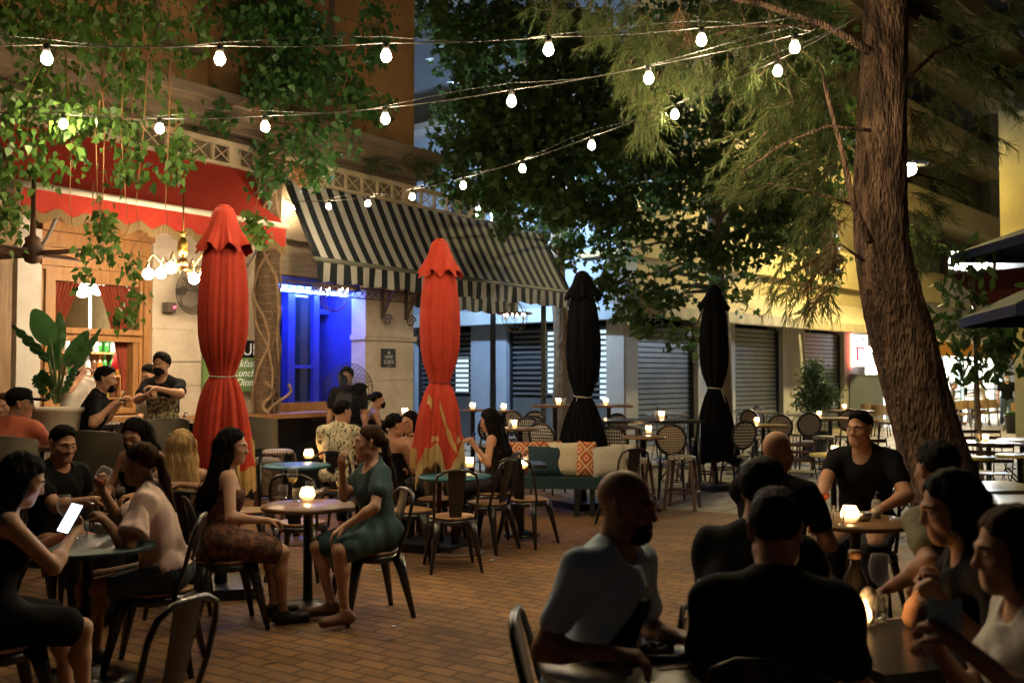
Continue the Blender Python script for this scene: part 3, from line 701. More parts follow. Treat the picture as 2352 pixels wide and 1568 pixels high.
# open navy parasols at the right edge
m_navy = canvas('navy_canvas', (.015, .022, .07), (.02, .03, .085), 10)
def open_parasol(lab, c, rad, h, n=8, rot=.2, drop=.14):
    root = thing('open_parasol', lab, 'parasol', (c[0], c[1], 0), 0, 'open navy parasols at the right edge')
    B = MB(); zt = c[2] + h; ap = (0, 0, zt)
    ring = [(rad * math.cos(rot + 2 * math.pi * k / n), rad * math.sin(rot + 2 * math.pi * k / n), c[2]) for k in range(n)]
    for k in range(n): B.add([ap, ring[k], ring[(k + 1) % n]], [(0, 1, 2)]); 
    B.build('canopy', m_navy, root, world=False); B = MB()
    for k in range(n):
        a, b = ring[k], ring[(k + 1) % n]; B.add([a, b, (b[0], b[1], b[2] - drop), (a[0], a[1], a[2] - drop)], [(0, 1, 2, 3)])
    B.build('valance', m_navy, root, world=False)
    B = MB(); B.lathe([(.03, 0), (.03, zt)], n=8); B.build('pole', m_dark, root, world=False)
    B = MB()
    for k in range(n): B.tube([(0, 0, zt - .04), (ring[k][0], ring[k][1], ring[k][2] - .02)], .012, 5)
    B.build('rib', m_dark, root, world=False)
q = px(2245, 730, 9.0); open_parasol('open navy parasol at right edge, the lower and nearer one', (q.x + 1.6, q.y + .5, q.z + .1), 1.7, .62, 4, .55, .1)
q = px(2215, 552, 13.0); open_parasol('open navy parasol at right edge, the higher one against the yellow wall', (q.x + 1.75, q.y + .3, q.z), 1.8, .5, 4, .75, .12)
# a dark red awning edge peeping out behind the navy one
q = px(2290, 690, 16); fa_ = thing('maroon_awning', 'small maroon awning edge showing left of the navy parasol', 'awning', q, 0)
B = MB(); B.add([q + Vector(v) for v in ((-.42, 0, .12), (1.6, 0, .35), (1.6, .8, .7), (-.42, .8, .5), (-.42, 0, -.08), (1.6, 0, .1))], [(0, 1, 2, 3), (4, 5, 1, 0)]); B.build('canopy', canvas('maroon_canvas', (.18, .03, .03), (.13, .02, .02)), fa_)
B = MB(); B.tube([q + Vector((1.2, .4, .55)), (q.x + 1.2, q.y + .4, 0)], .03, 6); B.build('post', m_dark, fa_)

# ------------------------------------------------------------------ lamps
WARM = (1.0, .77, .45)
m_bulb = emis('bulb_light', WARM, 600); m_sock = mat('socket_black', (.02, .02, .02), rough=.5); m_cable = mat('cable', (.05, .045, .04), rough=.6)
def make_bulb():
    r = thing('festoon_bulb', '', 'light bulb')
    B = MB(); B.lathe([(.0, -.125), (.016, -.123), (.029, -.11), (.034, -.092), (.031, -.075), (.022, -.056), (.018, -.046)], n=12); B.build('glass', m_bulb, r)
    B = MB(); B.lathe([(.021, -.05), (.023, -.03), (.018, 0), (.006, .01)], n=10); B.build('socket', m_sock, r); return r
BULB = Proto(make_bulb)
def strand(name, lab, pts, ends, what):
    """pts: bulb tops in pixels with distance, joined by a cable"""
    P = [px(*p) for p in pts]; A = [px(*ends[0])] + P + [px(*ends[1])]
    root = thing('light_cable', lab, 'cable', A[0], 0, 'cables of the string lights'); pl = []
    for i in range(len(A) - 1):
        for k in range(6):
            s = k / 6; p = A[i].lerp(A[i + 1], s); p.z -= .012 * 4 * s * (1 - s) - .0; pl.append(p)
    pl.append(A[-1]); B = MB(); B.tube(pl, .0045, 5)
    B.build('wire', m_cable, root)
    B = MB(); B.tube([p + Vector((0, .02, .035 + .03 * math.sin(i * .5))) for i, p in enumerate(pl)], .0018, 4); B.build('support_wire', mat('dull_wire', (.08, .08, .08), rough=.6), root)
    for i, p in enumerate(P): BULB.place(p, rnd.uniform(0, 6), what[i], 'bulbs on the string lights')
s1 = [(108, 103), (505, 105), (887, 99), (1260, 85), (1611, 64)]; s1 = [(x, y, 6.1 + .16 * i) for i, (x, y) in enumerate(s1)]
s2 = [(146, 262), (367, 272), (609, 266), (885, 247), (1175, 206), (1490, 152), (1825, 80)]; s2 = [(x, y, 8.5 / (1 + .0466 * i)) for i, (x, y) in enumerate(s2)]
s3 = [(677, 462), (755, 460), (845, 452), (947, 435), (1064, 408), (1200, 368), (1359, 313), (1550, 240), (1786, 138)]; s3 = [(x, y, 14.3 * (1 - .059 * i)) for i, (x, y) in enumerate(s3)]
seq = ['first', 'second', 'third', 'fourth', 'fifth', 'sixth', 'seventh', 'eighth', 'ninth']
strand('light_cable', 'topmost black cable of string lights crossing the whole upper photo', s1, ((-150, 95, 6.0), (1830, 38, 7.0)), ['lit string bulb, %s from left on the topmost cable' % q for q in seq])
strand('light_cable', 'middle black cable of string lights ending at the pine branches', s2, ((-120, 250, 8.9), (1880, 62, 6.6)), ['lit string bulb, %s from left on the middle cable' % q for q in seq])
strand('light_cable', 'lowest black cable of string lights climbing from striped awning to leaning trunk', s3, ((655, 455, 14.4), (1978, 35, 7.2)), ['lit string bulb, %s from left on the lowest cable' % q for q in seq])

# globe chandelier under the red awning
def globe_lamp(lab, c, arms, R_, dz, gm, gr=.085, pine=True, drop=.8, group=None):
    root = thing('globe_chandelier', lab, 'chandelier', c, .5, group); br = mat('brass', (.55, .34, .14), rough=.3, metal=1)
    B = MB(); B.lathe([(.008, .0), (.008, drop)], n=6); B.build('rod', br, root, world=False)
    if pine:
        B = MB(); B.lathe([(.01, .10), (.045, .13), (.06, .2), (.05, .27), (.02, .32)], n=14, fold=lambda t, i: 1 + .06 * math.cos(7 * t + i * math.pi)); 
        for k in range(7): a = k * .9; B.tube([(0, 0, .31), (.02 * math.cos(a), .02 * math.sin(a), .36), (.05 * math.cos(a), .05 * math.sin(a), .4)], [.012, .009, .002], 4)
        B.build('pineapple', mat('gold', (.75, .5, .12), rough=.3, metal=1), root, world=False)
    B = MB(); B.lathe([(.01, .1), (.05, .08), (.06, .02), (.03, -.03)], n=12); B.build('hub', br, root, world=False)
    for k in range(arms):
        a = 2 * math.pi * k / arms; d = Vector((math.cos(a), math.sin(a), 0)); q = d * R_ + Vector((0, 0, dz * (1 if k % 2 else .55)))
        pts = [d * .03, d * R_ * .35 + Vector((0, 0, -.08)), d * R_ * .6 + Vector((0, 0, .02)), d * R_ * .85 + Vector((0, 0, .12)), d * R_ + Vector((0, 0, .06)), q + Vector((0, 0, gr))]
        B = MB(); B.tube(pts, .009, 6); ar = B.build('arm', br, root, world=False)
        B = MB(); B.lathe([(gr * math.sin(math.pi * i / 10), -gr * math.cos(math.pi * i / 10)) for i in range(11)], q, 14); B.build('globe', gm, ar, world=False)
    return root
gm = emis('globe_light', (1, .74, .46), 200)
q = px(420, 612, 10.9); globe_lamp('brass globe chandelier with gold pineapple hanging under red awning', q, 6, .36, -.1, gm, .060, True, .9)
q = px(180, 655, 13.4); globe_lamp('cluster of white globe lamps hanging inside the pub window', q, 5, .24, -.05, emis('globe_inside', (1, .86, .66), 22), .1, False, .8)
for (x, y, Y, lab) in ((10, 770, 13.5, 'small white globe lamp glowing inside far left doorway'),):
    q = px(x, y, Y); r = thing('globe_lamp', lab, 'lamp', q); B = MB(); B.lathe([(.075 * math.sin(math.pi * i / 10), -.075 * math.cos(math.pi * i / 10)) for i in range(11)], q, 14); B.build('globe', gm, r); B = MB(); B.tube([q + Vector((0, 0, .07)), q + Vector((0, 0, 1))], .006, 5); B.build('cord', m_dark, r)
def table_lamp(lab, q, r, em, dark=False):
    o = thing('table_lamp', lab, 'lamp', q, 0); B = MB(); B.lathe([(r * 1.25, -.0), (r * 1.1, r * .6), (r * .7, r * 2.0)], q, 18); s = B.build('lamp_shade', em, o)
    B = MB(); B.lathe([(r * .55, -r * 2.4), (r * .2, -r * 1.6), (r * .35, -r * .9), (r * .15, 0), (.01, r * .2)], q, 12); B.build('stand', mat('brass', (1, 1, 1)), o)
m_shade = mat('red_shade', (.35, .01, .01), rough=.8, emit=(1, .02, .02), es=.35)
table_lamp('red fabric table lamp glowing inside the pub window', px(293, 848, 12.9), .17, m_shade)
table_lamp('pinkish lit table lamp at far left doorway', px(0, 845, 13.2), .13, mat('pale_shade', (.7, .4, .3), rough=.8, emit=(1, .6, .45), es=5))
B = MB(); q = px(288, 862, 13.0); B.lathe([(.03, 0), (.05, .03), (.03, .07)], q, 8); o = thing('lamp_bulb', 'bright warm bulb below the red lamp shade in pub window', 'light bulb', q); B.build('glass', emis('inner_bulb', (1, .75, .45), 60), o)
# tube light inside the pub (vertical white strip seen through the window)
q = px(207, 700, 15); o = thing('tube_light', 'tall white tube light behind the pub window', 'lamp', q); B = MB(); B.tube([px(207, 640, 15.0), px(207, 850, 15.0)], .018, 8); B.build('tube', emis('tube_white', (1, .96, .9), 22), o)
B = MB(); B.tube([px(207, 634, 15.0), px(207, 640, 15.0)], .022, 8); B.build('cap', m_dark, o)
# candle ring lanterns under the striped awning
def ring_lantern(lab, q, s=1.0):
    o = thing('orb_lantern', lab, 'chandelier', q, 0, 'orb lanterns under the striped awning'); B = MB()
    for a in range(4):
        d = Vector((math.cos(a * math.pi / 4), math.sin(a * math.pi / 4), 0)); pts = [(d * (.2 * s * math.sin(2 * math.pi * k / 24))) + Vector((0, 0, .24 * s * math.cos(2 * math.pi * k / 24) - .03)) for k in range(24)]
        B.tube(pts, .007, 5, closed=True)
    B.tube([(0, 0, .2 * s), (0, 0, .6)], .005, 5); B.build('cage', m_rust, o, world=False)
    B = MB(); R_ = .27 * s
    for k in range(32):
        a, b = 2 * math.pi * k / 32, 2 * math.pi * (k + 1) / 32
        ps = [(r * math.cos(t), r * math.sin(t), z) for z in (.02, .055) for r, t in ((R_ - .012, a), (R_ + .012, a), (R_ + .012, b), (R_ - .012, b))]; B.hexa([Vector(p) for p in ps])
    B.build('ring', m_rust, o, world=False)
    for k in range(6):
        a = k * math.pi / 3 + .3; c = Vector((R_ * .62 * math.cos(a), R_ * .62 * math.sin(a), -.02)); B = MB(); B.lathe([(.011, -.06), (.011, .02)], c, 8); cdl = B.build('candle', m_let, o, world=False)
        B = MB(); B.lathe([(0.004, .02), (.011, .035), (.002, .065)], c, 8); B.build('flame', emis('lantern_flame', (1, .82, .6), 90), cdl, world=False)
ring_lantern('wrought orb lantern before the blue doorway', px(768, 668, 14.6), 1.15)
ring_lantern('wrought orb lantern under striped awning before open slat shutter', px(1182, 725, 18.2), 1.15)
# street lamps: a yellow one and an assumed cool one
def street_lamp(lab, q, c, s, name, arm=.4, r=.13, wide=2.6):
    o = thing('street_lamp', lab, 'street lamp', (q.x + arm, q.y, 0), 0); b = Vector((q.x + arm, q.y, 0))
    B = MB(); B.tube([b, b + Vector((0, 0, q.z + .25))], [.07, .05], 10); B.tube([b + Vector((0, 0, q.z + .2)), q + Vector((0, 0, .17))], .025, 6); B.build('post', m_dark, o)
    B = MB(); B.lathe([(r * math.sin(math.pi * i / 10), -r * math.cos(math.pi * i / 10)) for i in range(11)], q, 14); B.build('globe', emis(name, c, s), o)
    B = MB(); B.lathe([(r * wide, r * .55 if wide > 1 else r * .85), (r * wide * .5, r * 1.15), (.02, r * 1.5)], q, 16); B.build('cap', m_dark, o)  # cap widened on the yellow lamp to shade the upper facade
street_lamp('yellow street lamp shining beside the leaning trunk', px(2086, 388, 25.5), (1, .77, .30), 1800, 'sodium_lamp', -.24, .2)
street_lamp('assumed cool white street lamp standing in the passage behind the striped awning', px(1100, 480, 21.0), (.55, .75, 1), 1300, 'assumed_cool_lamp', .3, .15, .6)  # unseen lamp, assumed and added to light the pale blue walls
fl = thing('floodlight', 'white floodlight on the edge of the flat canopy', 'lamp', px(2236, 612, 24.9), 0); q = px(2236, 612, 24.7)
for k in (-1, 0, 1):
    B = MB(); B.lathe([(.04, 0), (.11, .05), (.12, .1), (.05, .16)], q + Vector((k * .26, 0, -.02)), 10); B.build('bulb', emis('flood_white', (.80, .90, 1), 950), fl)
B = MB(); B.box(q + Vector((0, .16, .12)), (1.1, .03, .55)); B.build('light_shield', m_grey, fl); B = MB(); B.box(q + Vector((0, .1, -.06)), (.9, .1, .05)); B.tube([q + Vector((.05, .1, -.06)), (q.x + .05, q.y + .1, 0)], .045, 8); B.build('mount', m_grey, fl)  # board added behind the bulbs to keep light off the wall

# fans
def cage(B, c, n_, R_, depth, rings=9, spokes=28, wr=.003):
    n_ = Vector(n_).normalized(); u = n_.orthogonal().normalized(); v = n_.cross(u)
    for sgn in (1, -1):
        for k in range(1, rings + 1):
            r = R_ * k / rings; dd = depth * sgn * math.sqrt(max(0, 1 - (k / rings) ** 2)) ; B.tube([c + (u * math.cos(a * math.pi / 16) + v * math.sin(a * math.pi / 16)) * r + n_ * dd for a in range(32)], wr if k < rings else wr * 2, 3, closed=True)
        for k in range(spokes):
            a = 2 * math.pi * k / spokes; d = u * math.cos(a) + v * math.sin(a); B.tube([c + d * R_ * q + n_ * depth * sgn * math.sqrt(max(0, 1 - q * q)) for q in (.1, .4, .7, .9, 1)], wr, 3)
def blades(B, c, n_, R_, k_):
    n_ = Vector(n_).normalized(); u = n_.orthogonal().normalized(); v = n_.cross(u)
    for k in range(k_):
        a = 2 * math.pi * k / k_ + .4; d = u * math.cos(a) + v * math.sin(a); e = n_.cross(d)
        P = [[c + d * R_ * q + e * (w * R_ * .32 * math.sin(math.pi * min(1, q * 1.05)) ** .6) + n_ * (w * .05) for w in (-1, -.3, .4, 1)] for q in (.12, .35, .6, .8, .92)]
        B.sheet(P)
m_fan = mat('fan_dark', (.10, .085, .07), rough=.45)
wf = thing('wall_fan', 'round caged wall fan on the pub pilaster below globe chandelier', 'fan', fa(-1.42, .3, 2.75), FANG); c = fa(-1.42, .36, 2.72); nn = (FN + Vector((0, 0, -.15)))
B = MB(); cage(B, c, nn, .31, .09, 12, 40); B.build('cage', m_fan, wf); B = MB(); blades(B, c, nn, .27, 4); B.build('blade', mat('fan_blade', (.16, .13, .1), rough=.5), wf); B = MB(); B.tube([c - FN * .02, fa(-1.42, .0, 2.72)], .05, 10); B.box(fa(-1.65, .12, 2.5), (.12, .12, .12), rz=FANG); B.build('motor', m_fan, wf)
B = MB(); p = fa(-1.62, .19, 2.5); B.box(p, (.02, .02, .03), rz=FANG); B.build('display', emis('red_digit', (1, .05, .08), 6), wf)
pf = thing('pedestal_fan', 'large caged pedestal fan standing before the blue doorway', 'fan', (px(800, 895, 12.3).x, 12.3, 0), 0); c = px(800, 895, 12.3); nn = Vector((.55, -.83, 0))
B = MB(); cage(B, c, nn, .33, .1, 11, 36, .0025); B.build('cage', m_dark, pf); B = MB(); blades(B, c, nn, .27, 3); B.build('blade', m_dark, pf)
B = MB(); B.tube([c - nn.normalized() * .1, c], .06, 10); B.tube([c - nn.normalized() * .08, Vector((c.x, c.y, 0))], .02, 8); B.lathe([(.24, 0), (.24, .03), (.05, .06)], (c.x, c.y, 0), 16); B.build('stand', m_dark, pf)
cf = thing('ceiling_fan', 'dark brown ceiling fan with wide blades at far left under the awning', 'fan', px(75, 575, 10.2), 0); c = px(75, 575, 10.2); m_fb = mat('fan_brown', (.10, .05, .03), (.06, .03, .02), scale=5, rough=.5)
B = MB(); B.lathe([(.02, -.14), (.07, -.12), (.1, -.05), (.11, .02), (.07, .08), (.08, .12), (.03, .16), (.02, .75)], c, 18); B.build('motor', m_fb, cf)
for k, a in enumerate((-.35, 1.22, 2.79, 4.36)):
    d = Vector((math.cos(a), math.sin(a), 0)); e = Vector((-d.y, d.x, 0)); B = MB(); B.hexa([c + d * r + e * w + Vector((0, 0, z - .03 + .03 * (1 if w > 0 else -1))) for z in (-.006, .006) for r, w in ((.1, -.05), (.62, -.09), (.62, .09), (.1, .05))]); B.build('blade', m_fb, cf)
cb2 = thing('loudspeaker', 'small beige loudspeaker fixed to the wall left of the pub window', 'speaker', px(135, 660, 11.8), FANG); c = fa(-3.0, .12, 2.8)
B = MB(); B.box(px(135, 655, 11.9), (.16, .14, .22), rz=FANG); B.build('case', m_grey, cb2); B = MB(); B.box(px(135, 655, 11.9) + FN * .075, (.12, .02, .18), rz=FANG); B.tube([px(135, 655, 11.9) - FN * .0, px(135, 655, 11.9) - FN * .5], .02, 6); B.build('grille', m_dark, cb2)

# bottles on the pub shelves: each one its own
def make_bottle(cc):
    def f():
        B = MB(); B.lathe([(.036, 0), (.038, .01), (.038, .15), (.03, .185), (.014, .21), (.013, .27), (.015, .28), (0, .282)], n=10)
        return tag(B.build('bottle', mat('bottle_' + cc[0], cc[1], rough=.12, spec=.8, emit=cc[1], es=.35)), '', 'bottle')  # faint glow put into the glass colour, though bottles give no light
    return f
bc = [('green', (.03, .22, .04)), ('amber', (.35, .12, .02)), ('clear', (.5, .52, .46)), ('yellow', (.5, .4, .05)), ('brown', (.1, .04, .02)), ('white', (.6, .58, .5))]
BP = [Proto(make_bottle(c)) for c in bc]; shelfn = {1.32: 'lowest', 1.62: 'second', 1.92: 'third'}
for z in (1.345, 1.645, 1.945):
    t = -2.34
    while t < -.66:
        k = rnd.randrange(6); BP[k].place(fa(t, -1.19 + rnd.uniform(-.04, .04), z), 0, '%s liquor bottle standing on the back shelf behind the pub bar' % {'green': 'green', 'amber': 'amber', 'clear': 'clear', 'yellow': 'yellow', 'brown': 'dark brown', 'white': 'whitish'}[bc[k][0]], 'bottles on the bar shelves'); t += rnd.uniform(.075, .1)
o = thing('added_shelf_light', 'added warm strip lamp hidden before the bar shelves behind the window', 'lamp', fa(-1.5, -.9, 2.3), FANG); B = MB(); wall((-2.3, -.92, 2.08), (-.7, -.88, 2.11)); B.build('strip', emis('shelf_glow', (1, .85, .6), 60), o)  # unseen strip, added behind the transom rail to light the shelves
B = MB(); wall((-2.34, -.94, 2.11), (-.66, -.86, 2.14)); B.build('housing', m_dark, o)
# ------------------------------------------------------------------ furniture
m_seatw = mat('seat_wood', (.36, .20, .09), (.24, .13, .06), scale=4, rough=.45, stretch=(8, 1, 1))
m_dkwood = mat('dark_wood', (.10, .055, .03), (.06, .03, .018), scale=5, rough=.5, stretch=(1, 1, .2))
m_brtop = mat('brown_top', (.24, .14, .07), (.16, .09, .045), scale=4, rough=.35, stretch=(1, 6, 1)); m_teal_t = mat('teal_top', (.035, .16, .20), (.03, .12, .16), scale=3, rough=.4)
m_blktop = mat('black_top', (.02, .02, .022), rough=.25); m_yeltop = mat('yellow_top', (.55, .45, .12), rough=.4); m_greytop = mat('steel_top', (.42, .42, .42), rough=.32, metal=.8)
def weave(name, c1, c2, sc, rot=45):
    if name in _mc: return _mc[name]
    m = mat(name, c1, rough=.6); nt = m.node_tree; L = nt.links; b = nt.nodes['Principled BSDF']
    tc = nt.nodes.new('ShaderNodeTexCoord'); sp = nt.nodes.new('ShaderNodeSeparateXYZ'); L.new(tc.outputs['Object'], sp.inputs[0])
    ad = nt.nodes.new('ShaderNodeMath'); ad.operation = 'MULTIPLY_ADD'; ad.inputs[1].default_value = 1.0; L.new(sp.outputs[1], ad.inputs[0]); L.new(sp.outputs[2], ad.inputs[2])
    cb = nt.nodes.new('ShaderNodeCombineXYZ'); L.new(sp.outputs[0], cb.inputs[0]); L.new(ad.outputs[0], cb.inputs[1])
    mp = nt.nodes.new('ShaderNodeMapping'); mp.inputs['Rotation'].default_value = (0, 0, R(rot)); mp.inputs['Location'].default_value = (.013, .017, .01); L.new(cb.outputs[0], mp.inputs[0])
    ck = nt.nodes.new('ShaderNodeTexChecker'); ck.inputs['Scale'].default_value = sc; ck.inputs[1].default_value = (*c1, 1); ck.inputs[2].default_value = (*c2, 1)
    L.new(mp.outputs[0], ck.inputs[0]); L.new(ck.outputs[0], b.inputs['Base Color']); return m
m_houn = weave('woven_cane', (.62, .58, .50), (.02, .018, .018), 44); m_houn2 = weave('fine_woven_cane', (.5, .42, .34), (.02, .018, .018), 60); m_houn3 = weave('checked_seat', (.6, .55, .46), (.03, .025, .022), 34, 0)
def leg_(B, a, b, r0, r1, n=8, flat=None): B.tube([a, b], [r0, r1], n, flat=flat)
def metal_chair():
    r = thing('metal_chair', '', 'chair'); o = lambda B, n, m=BLACK: B.build(n, m, r, world=False)
    B = MB(); B.lathe([(.0, .455), (.17, .455), (.19, .45), (.19, .435), (.17, .43), (0, .43)], n=20, fold=lambda t, i: 1 + .07 * math.cos(4 * t + math.pi) * -1); o(B, 'seat', m_seatw)
    B = MB(); B.lathe([(.165, .43), (.2, .425), (.205, .39), (.19, .385)], n=20, fold=lambda t, i: 1 + .07 * math.cos(4 * t)); o(B, 'seat_frame')
    for x in (-1, 1):
        for y in (-1, 1): B = MB(); B.tube([(x * .14, y * .14, .42), (x * .165, y * .17, .3), (x * .215, y * .235, 0)], [.045, .034, .017], 6, flat=(.8, 1)); o(B, 'leg')
    B = MB(); pts = [(-.175, -.13, .42), (-.185, -.19, .60), (-.185, -.225, .74), (-.16, -.245, .815), (-.09, -.255, .848), (0, -.257, .853), (.09, -.255, .848), (.16, -.245, .815), (.185, -.225, .74), (.185, -.19, .60), (.175, -.13, .42)]
    B.tube(pts, .0125, 8); o(B, 'back_frame')
    B = MB(); P = [[(x * w, y + .006 * abs(x), z) for x in (-1, -.5, 0, .5, 1)] for z, y, w in ((.44, -.165, .05), (.6, -.20, .062), (.74, -.232, .072), (.845, -.252, .075))]; B.sheet(P); P2 = [[(p[0], p[1] - .004, p[2]) for p in q[::-1]] for q in P]; B.sheet(P2); o(B, 'backrest'); return r
def rattan_chair(wm, seat=.5, top=.98):
    def f():
        r = thing('rattan_chair', '', 'chair'); o = lambda B, n, m: B.build(n, m, r, world=False)
        B = MB(); B.lathe([(0, seat), (.19, seat), (.205, seat - .02), (.19, seat - .04), (0, seat - .04)], n=20); o(B, 'seat', wm)
        c = (seat + .1 + top) / 2; hh = (top - seat - .08) / 2; N = 28; el = [(.195 * math.sin(2 * math.pi * k / N) * (1 + .04 * math.cos(2 * math.pi * k / N)), -.2 - .05 * math.cos(2 * math.pi * k / N), c + hh * math.cos(2 * math.pi * k / N)) for k in range(N)]
        B = MB(); B.tube(el, .019, 7, closed=True); B.tube([(x * .9, y + .001, c + (z - c) * .9) for x, y, z in el], .008, 5, closed=True); o(B, 'back_frame', BLACK)
        B = MB(); vs = [(x * .9, y, c + (z - c) * .9) for x, y, z in el]; B.add(vs + [(0, -.2, c)], [(k, (k + 1) % N, N) for k in range(N)]); B.add([(x, y - .006, z) for x, y, z in vs] + [(0, -.206, c)], [((k + 1) % N, k, N) for k in range(N)]); o(B, 'backrest', wm)
        for x in (-1, 1):
            B = MB(); B.tube([(x * .13, .13, seat - .03), (x * .17, .18, 0)], [.017, .014], 7); o(B, 'leg', BLACK)
            B = MB(); B.tube([(x * .14, -.2, c - hh * .75), (x * .15, -.17, seat), (x * .17, -.21, 0)], [.016, .017, .014], 7); o(B, 'leg', BLACK)
        B = MB(); z = seat * .45; B.tube([(.155 * math.cos(k * math.pi / 8) , .17 * math.sin(k * math.pi / 8), z) for k in range(16)], .008, 5, closed=True)
        for x in (-1, 1): B.tube([(x * .155, .165, z), (x * .14, -.01, seat - .04), (x * .155, -.19, z)], .007, 5); B.tube([(x * .155, .165, z), (0, .14, seat - .05)], .007, 5); B.tube([(x * .155, -.19, z), (0, -.16, seat - .05)], .007, 5)
        o(B, 'brace', BLACK); return r
    return f
def stool(wm, zt=.66):
    def f():
        r = thing('bar_stool', '', 'stool'); o = lambda B, n, m: B.build(n, m, r, world=False)
        B = MB(); B.lathe([(0, zt), (.13, zt), (.168, zt - .015), (.175, zt - .035), (.165, zt - .055), (0, zt - .06)], n=20); o(B, 'seat', wm)
        for x in (-1, 1):
            for y in (-1, 1): B = MB(); B.hexa([Vector((x * a, y * a, z)) + Vector((p, q, 0)) for a, z, w in ((.19, 0, .016), (.125, zt - .05, .021)) for p, q in ((-w, -w), (w, -w), (w, w), (-w, w))]); o(B, 'leg', m_dkwood)
        B = MB(); B.tube([(.21 * math.cos(k * math.pi / 10), .21 * math.sin(k * math.pi / 10), .22) for k in range(20)], .014, 6, closed=True); o(B, 'footring', m_dkwood); return r
    return f
def folding_chair():
    r = thing('folding_chair', '', 'chair'); o = lambda B, n, m=BLACK: B.build(n, m, r, world=False); q = mat('slat_paint', (.05, .03, .025), rough=.4)
    B = MB()
    for y in (-.16, -.09, -.02, .05, .12): B.box((0, y, .45), (.4, .05, .014))
    o(B, 'seat', q); B = MB()
    for z, y in ((.62, -.245), (.71, -.265), (.80, -.285)): P = [(x, y - .03 * (1 - (x / .2) ** 2), z) for x in (-.2, -.1, 0, .1, .2)]; B.tube(P, .022, 6, flat=(1, .3))
    o(B, 'backrest', q)
    for x in (-1, 1):
        B = MB(); B.tube([(x * .2, .24, 0), (x * .2, -.18, .45), (x * .2, -.25, .62), (x * .2, -.29, .84)], .012, 6, flat=(1, .6)); o(B, 'leg')
        B = MB(); B.tube([(x * .175, -.24, 0), (x * .175, .16, .44)], .012, 6, flat=(1, .6)); o(B, 'leg')
    B = MB(); B.tube([(-.175, -.2, .04), (.175, -.2, .04)], .008, 5); B.tube([(-.2, .2, .04), (.2, .2, .04)], .008, 5); B.each('stretcher', BLACK, r, world=False); return r
def wire_chair():
    r = thing('wire_chair', '', 'chair'); o = lambda B, n: B.build(n, BLACK, r, world=False); B = MB(); B.tube([(.19 * math.cos(k * math.pi / 9), .19 * math.sin(k * math.pi / 9), .45) for k in range(18)], .009, 5, closed=True)
    for x in (-.12, -.06, 0, .06, .12): B.tube([(x, -.15, .45), (x, .15, .45)], .005, 4)
    o(B, 'seat'); B = MB(); B.tube([(-.18, -.15, .45), (-.185, -.21, .76), (-.15, -.225, .82), (.15, -.225, .82), (.185, -.21, .76), (.18, -.15, .45)], .01, 5)
    for x in (-.11, -.05, .05, .11): B.tube([(x, -.165, .45), (x * 1.1, -.225, .82)], .006, 4)
    o(B, 'backrest')
    for x in (-1, 1):
        for y in (-1, 1): B = MB(); B.tube([(x * .13, y * .13, .45), (x * .19, y * .2, 0)], .009, 5); o(B, 'leg')
    return r
def padded_chair(c1, c2, seat=.47, nm='padded_chair', h=.40, leg=BLACK):
    def f():
        r = thing(nm, '', 'chair'); m = mat(nm + '_cloth', c1, c2, scale=8, rough=.85); B = MB(); P = []
        for i in range(7):
            z = seat + .12 + (h - .12) * i / 6; P.append([(.25 * math.sin(a), -.02 - .24 * math.cos(a), z + .04 * math.cos(a) * i / 6) for a in [R(-95 + 190 * k / 16) for k in range(17)]])
        B.sheet(P); B.sheet([[(x * .86, y * .84, z) for x, y, z in q[::-1]] for q in P]); B.sheet([P[-1], [(x * .86, y * .84, z) for x, y, z in P[-1]]]); B.build('backrest', m, r, world=False)
        B = MB(); B.lathe([(0, seat), (.2, seat), (.23, seat - .03), (.21, seat - .07), (0, seat - .07)], n=18); B.build('seat', m, r, world=False)
        for x in (-1, 1):
            for y in (-1, 1): B = MB(); B.tube([(x * .16, y * .15, seat + .12 if y < 0 else seat - .05), (x * .21, y * .21, 0)], [.02, .014], 7); B.build('leg', leg, r, world=False)
        return r
    return f
MC, RC1, RC2 = Proto(metal_chair), Proto(rattan_chair(m_houn)), Proto(rattan_chair(m_houn2)); ST1, ST2 = Proto(stool(m_houn3)), Proto(stool(m_houn2, .8))
FC, WC = Proto(folding_chair), Proto(wire_chair); PC = Proto(padded_chair((.14, .12, .085), (.10, .085, .06), .76, 'high_padded_chair', .42)); TC = Proto(padded_chair((.36, .24, .12), (.26, .17, .09), .46, 'tan_armchair', .36, m_grey))
def at_(x, Y): p = px(x, HOR, Y); return Vector((p.x, Y, 0))
def chair(kind, x, Y, face, lab, group=None): return kind.place(at_(x, Y), -R(face), lab, group)
def table(x, Y, r, z, top, lab, square=False, ped=BLACK, name='pedestal_table', rz=0, group=None, sx=1.0, legs=False, cat='table'):
    p = at_(x, Y); o = thing(name, lab, cat, p, rz, group); B = MB()
    if square:
        B.box((0, 0, z - .018), (2 * r * sx, 2 * r, .036))
    else: B.lathe([(0, z), (r - .008, z), (r, z - .006), (r, z - .024), (r - .01, z - .03), (0, z - .03)], n=36)
    B.build('tabletop', top, o, world=False)
    if legs:
        for x_ in (-1, 1):
            for y_ in (-1, 1): B = MB(); B.tube([(x_ * (r * sx - .05), y_ * (r - .05), z - .04), (x_ * (r * sx - .04), y_ * (r - .04), 0)], [.025, .02], 6); B.build('leg', ped, o, world=False)
    else:
        B = MB(); B.lathe([(.034, .05), (.034, z - .06), (.09, z - .03)], n=12); B.build('pedestal', ped, o, world=False)
        B = MB(); br = min(.27, r * .8); B.lathe([(br, 0), (br, .012), (br * .6, .04), (.05, .06)], n=24); B.build('base', ped, o, world=False)
    o['_z'] = z; return o
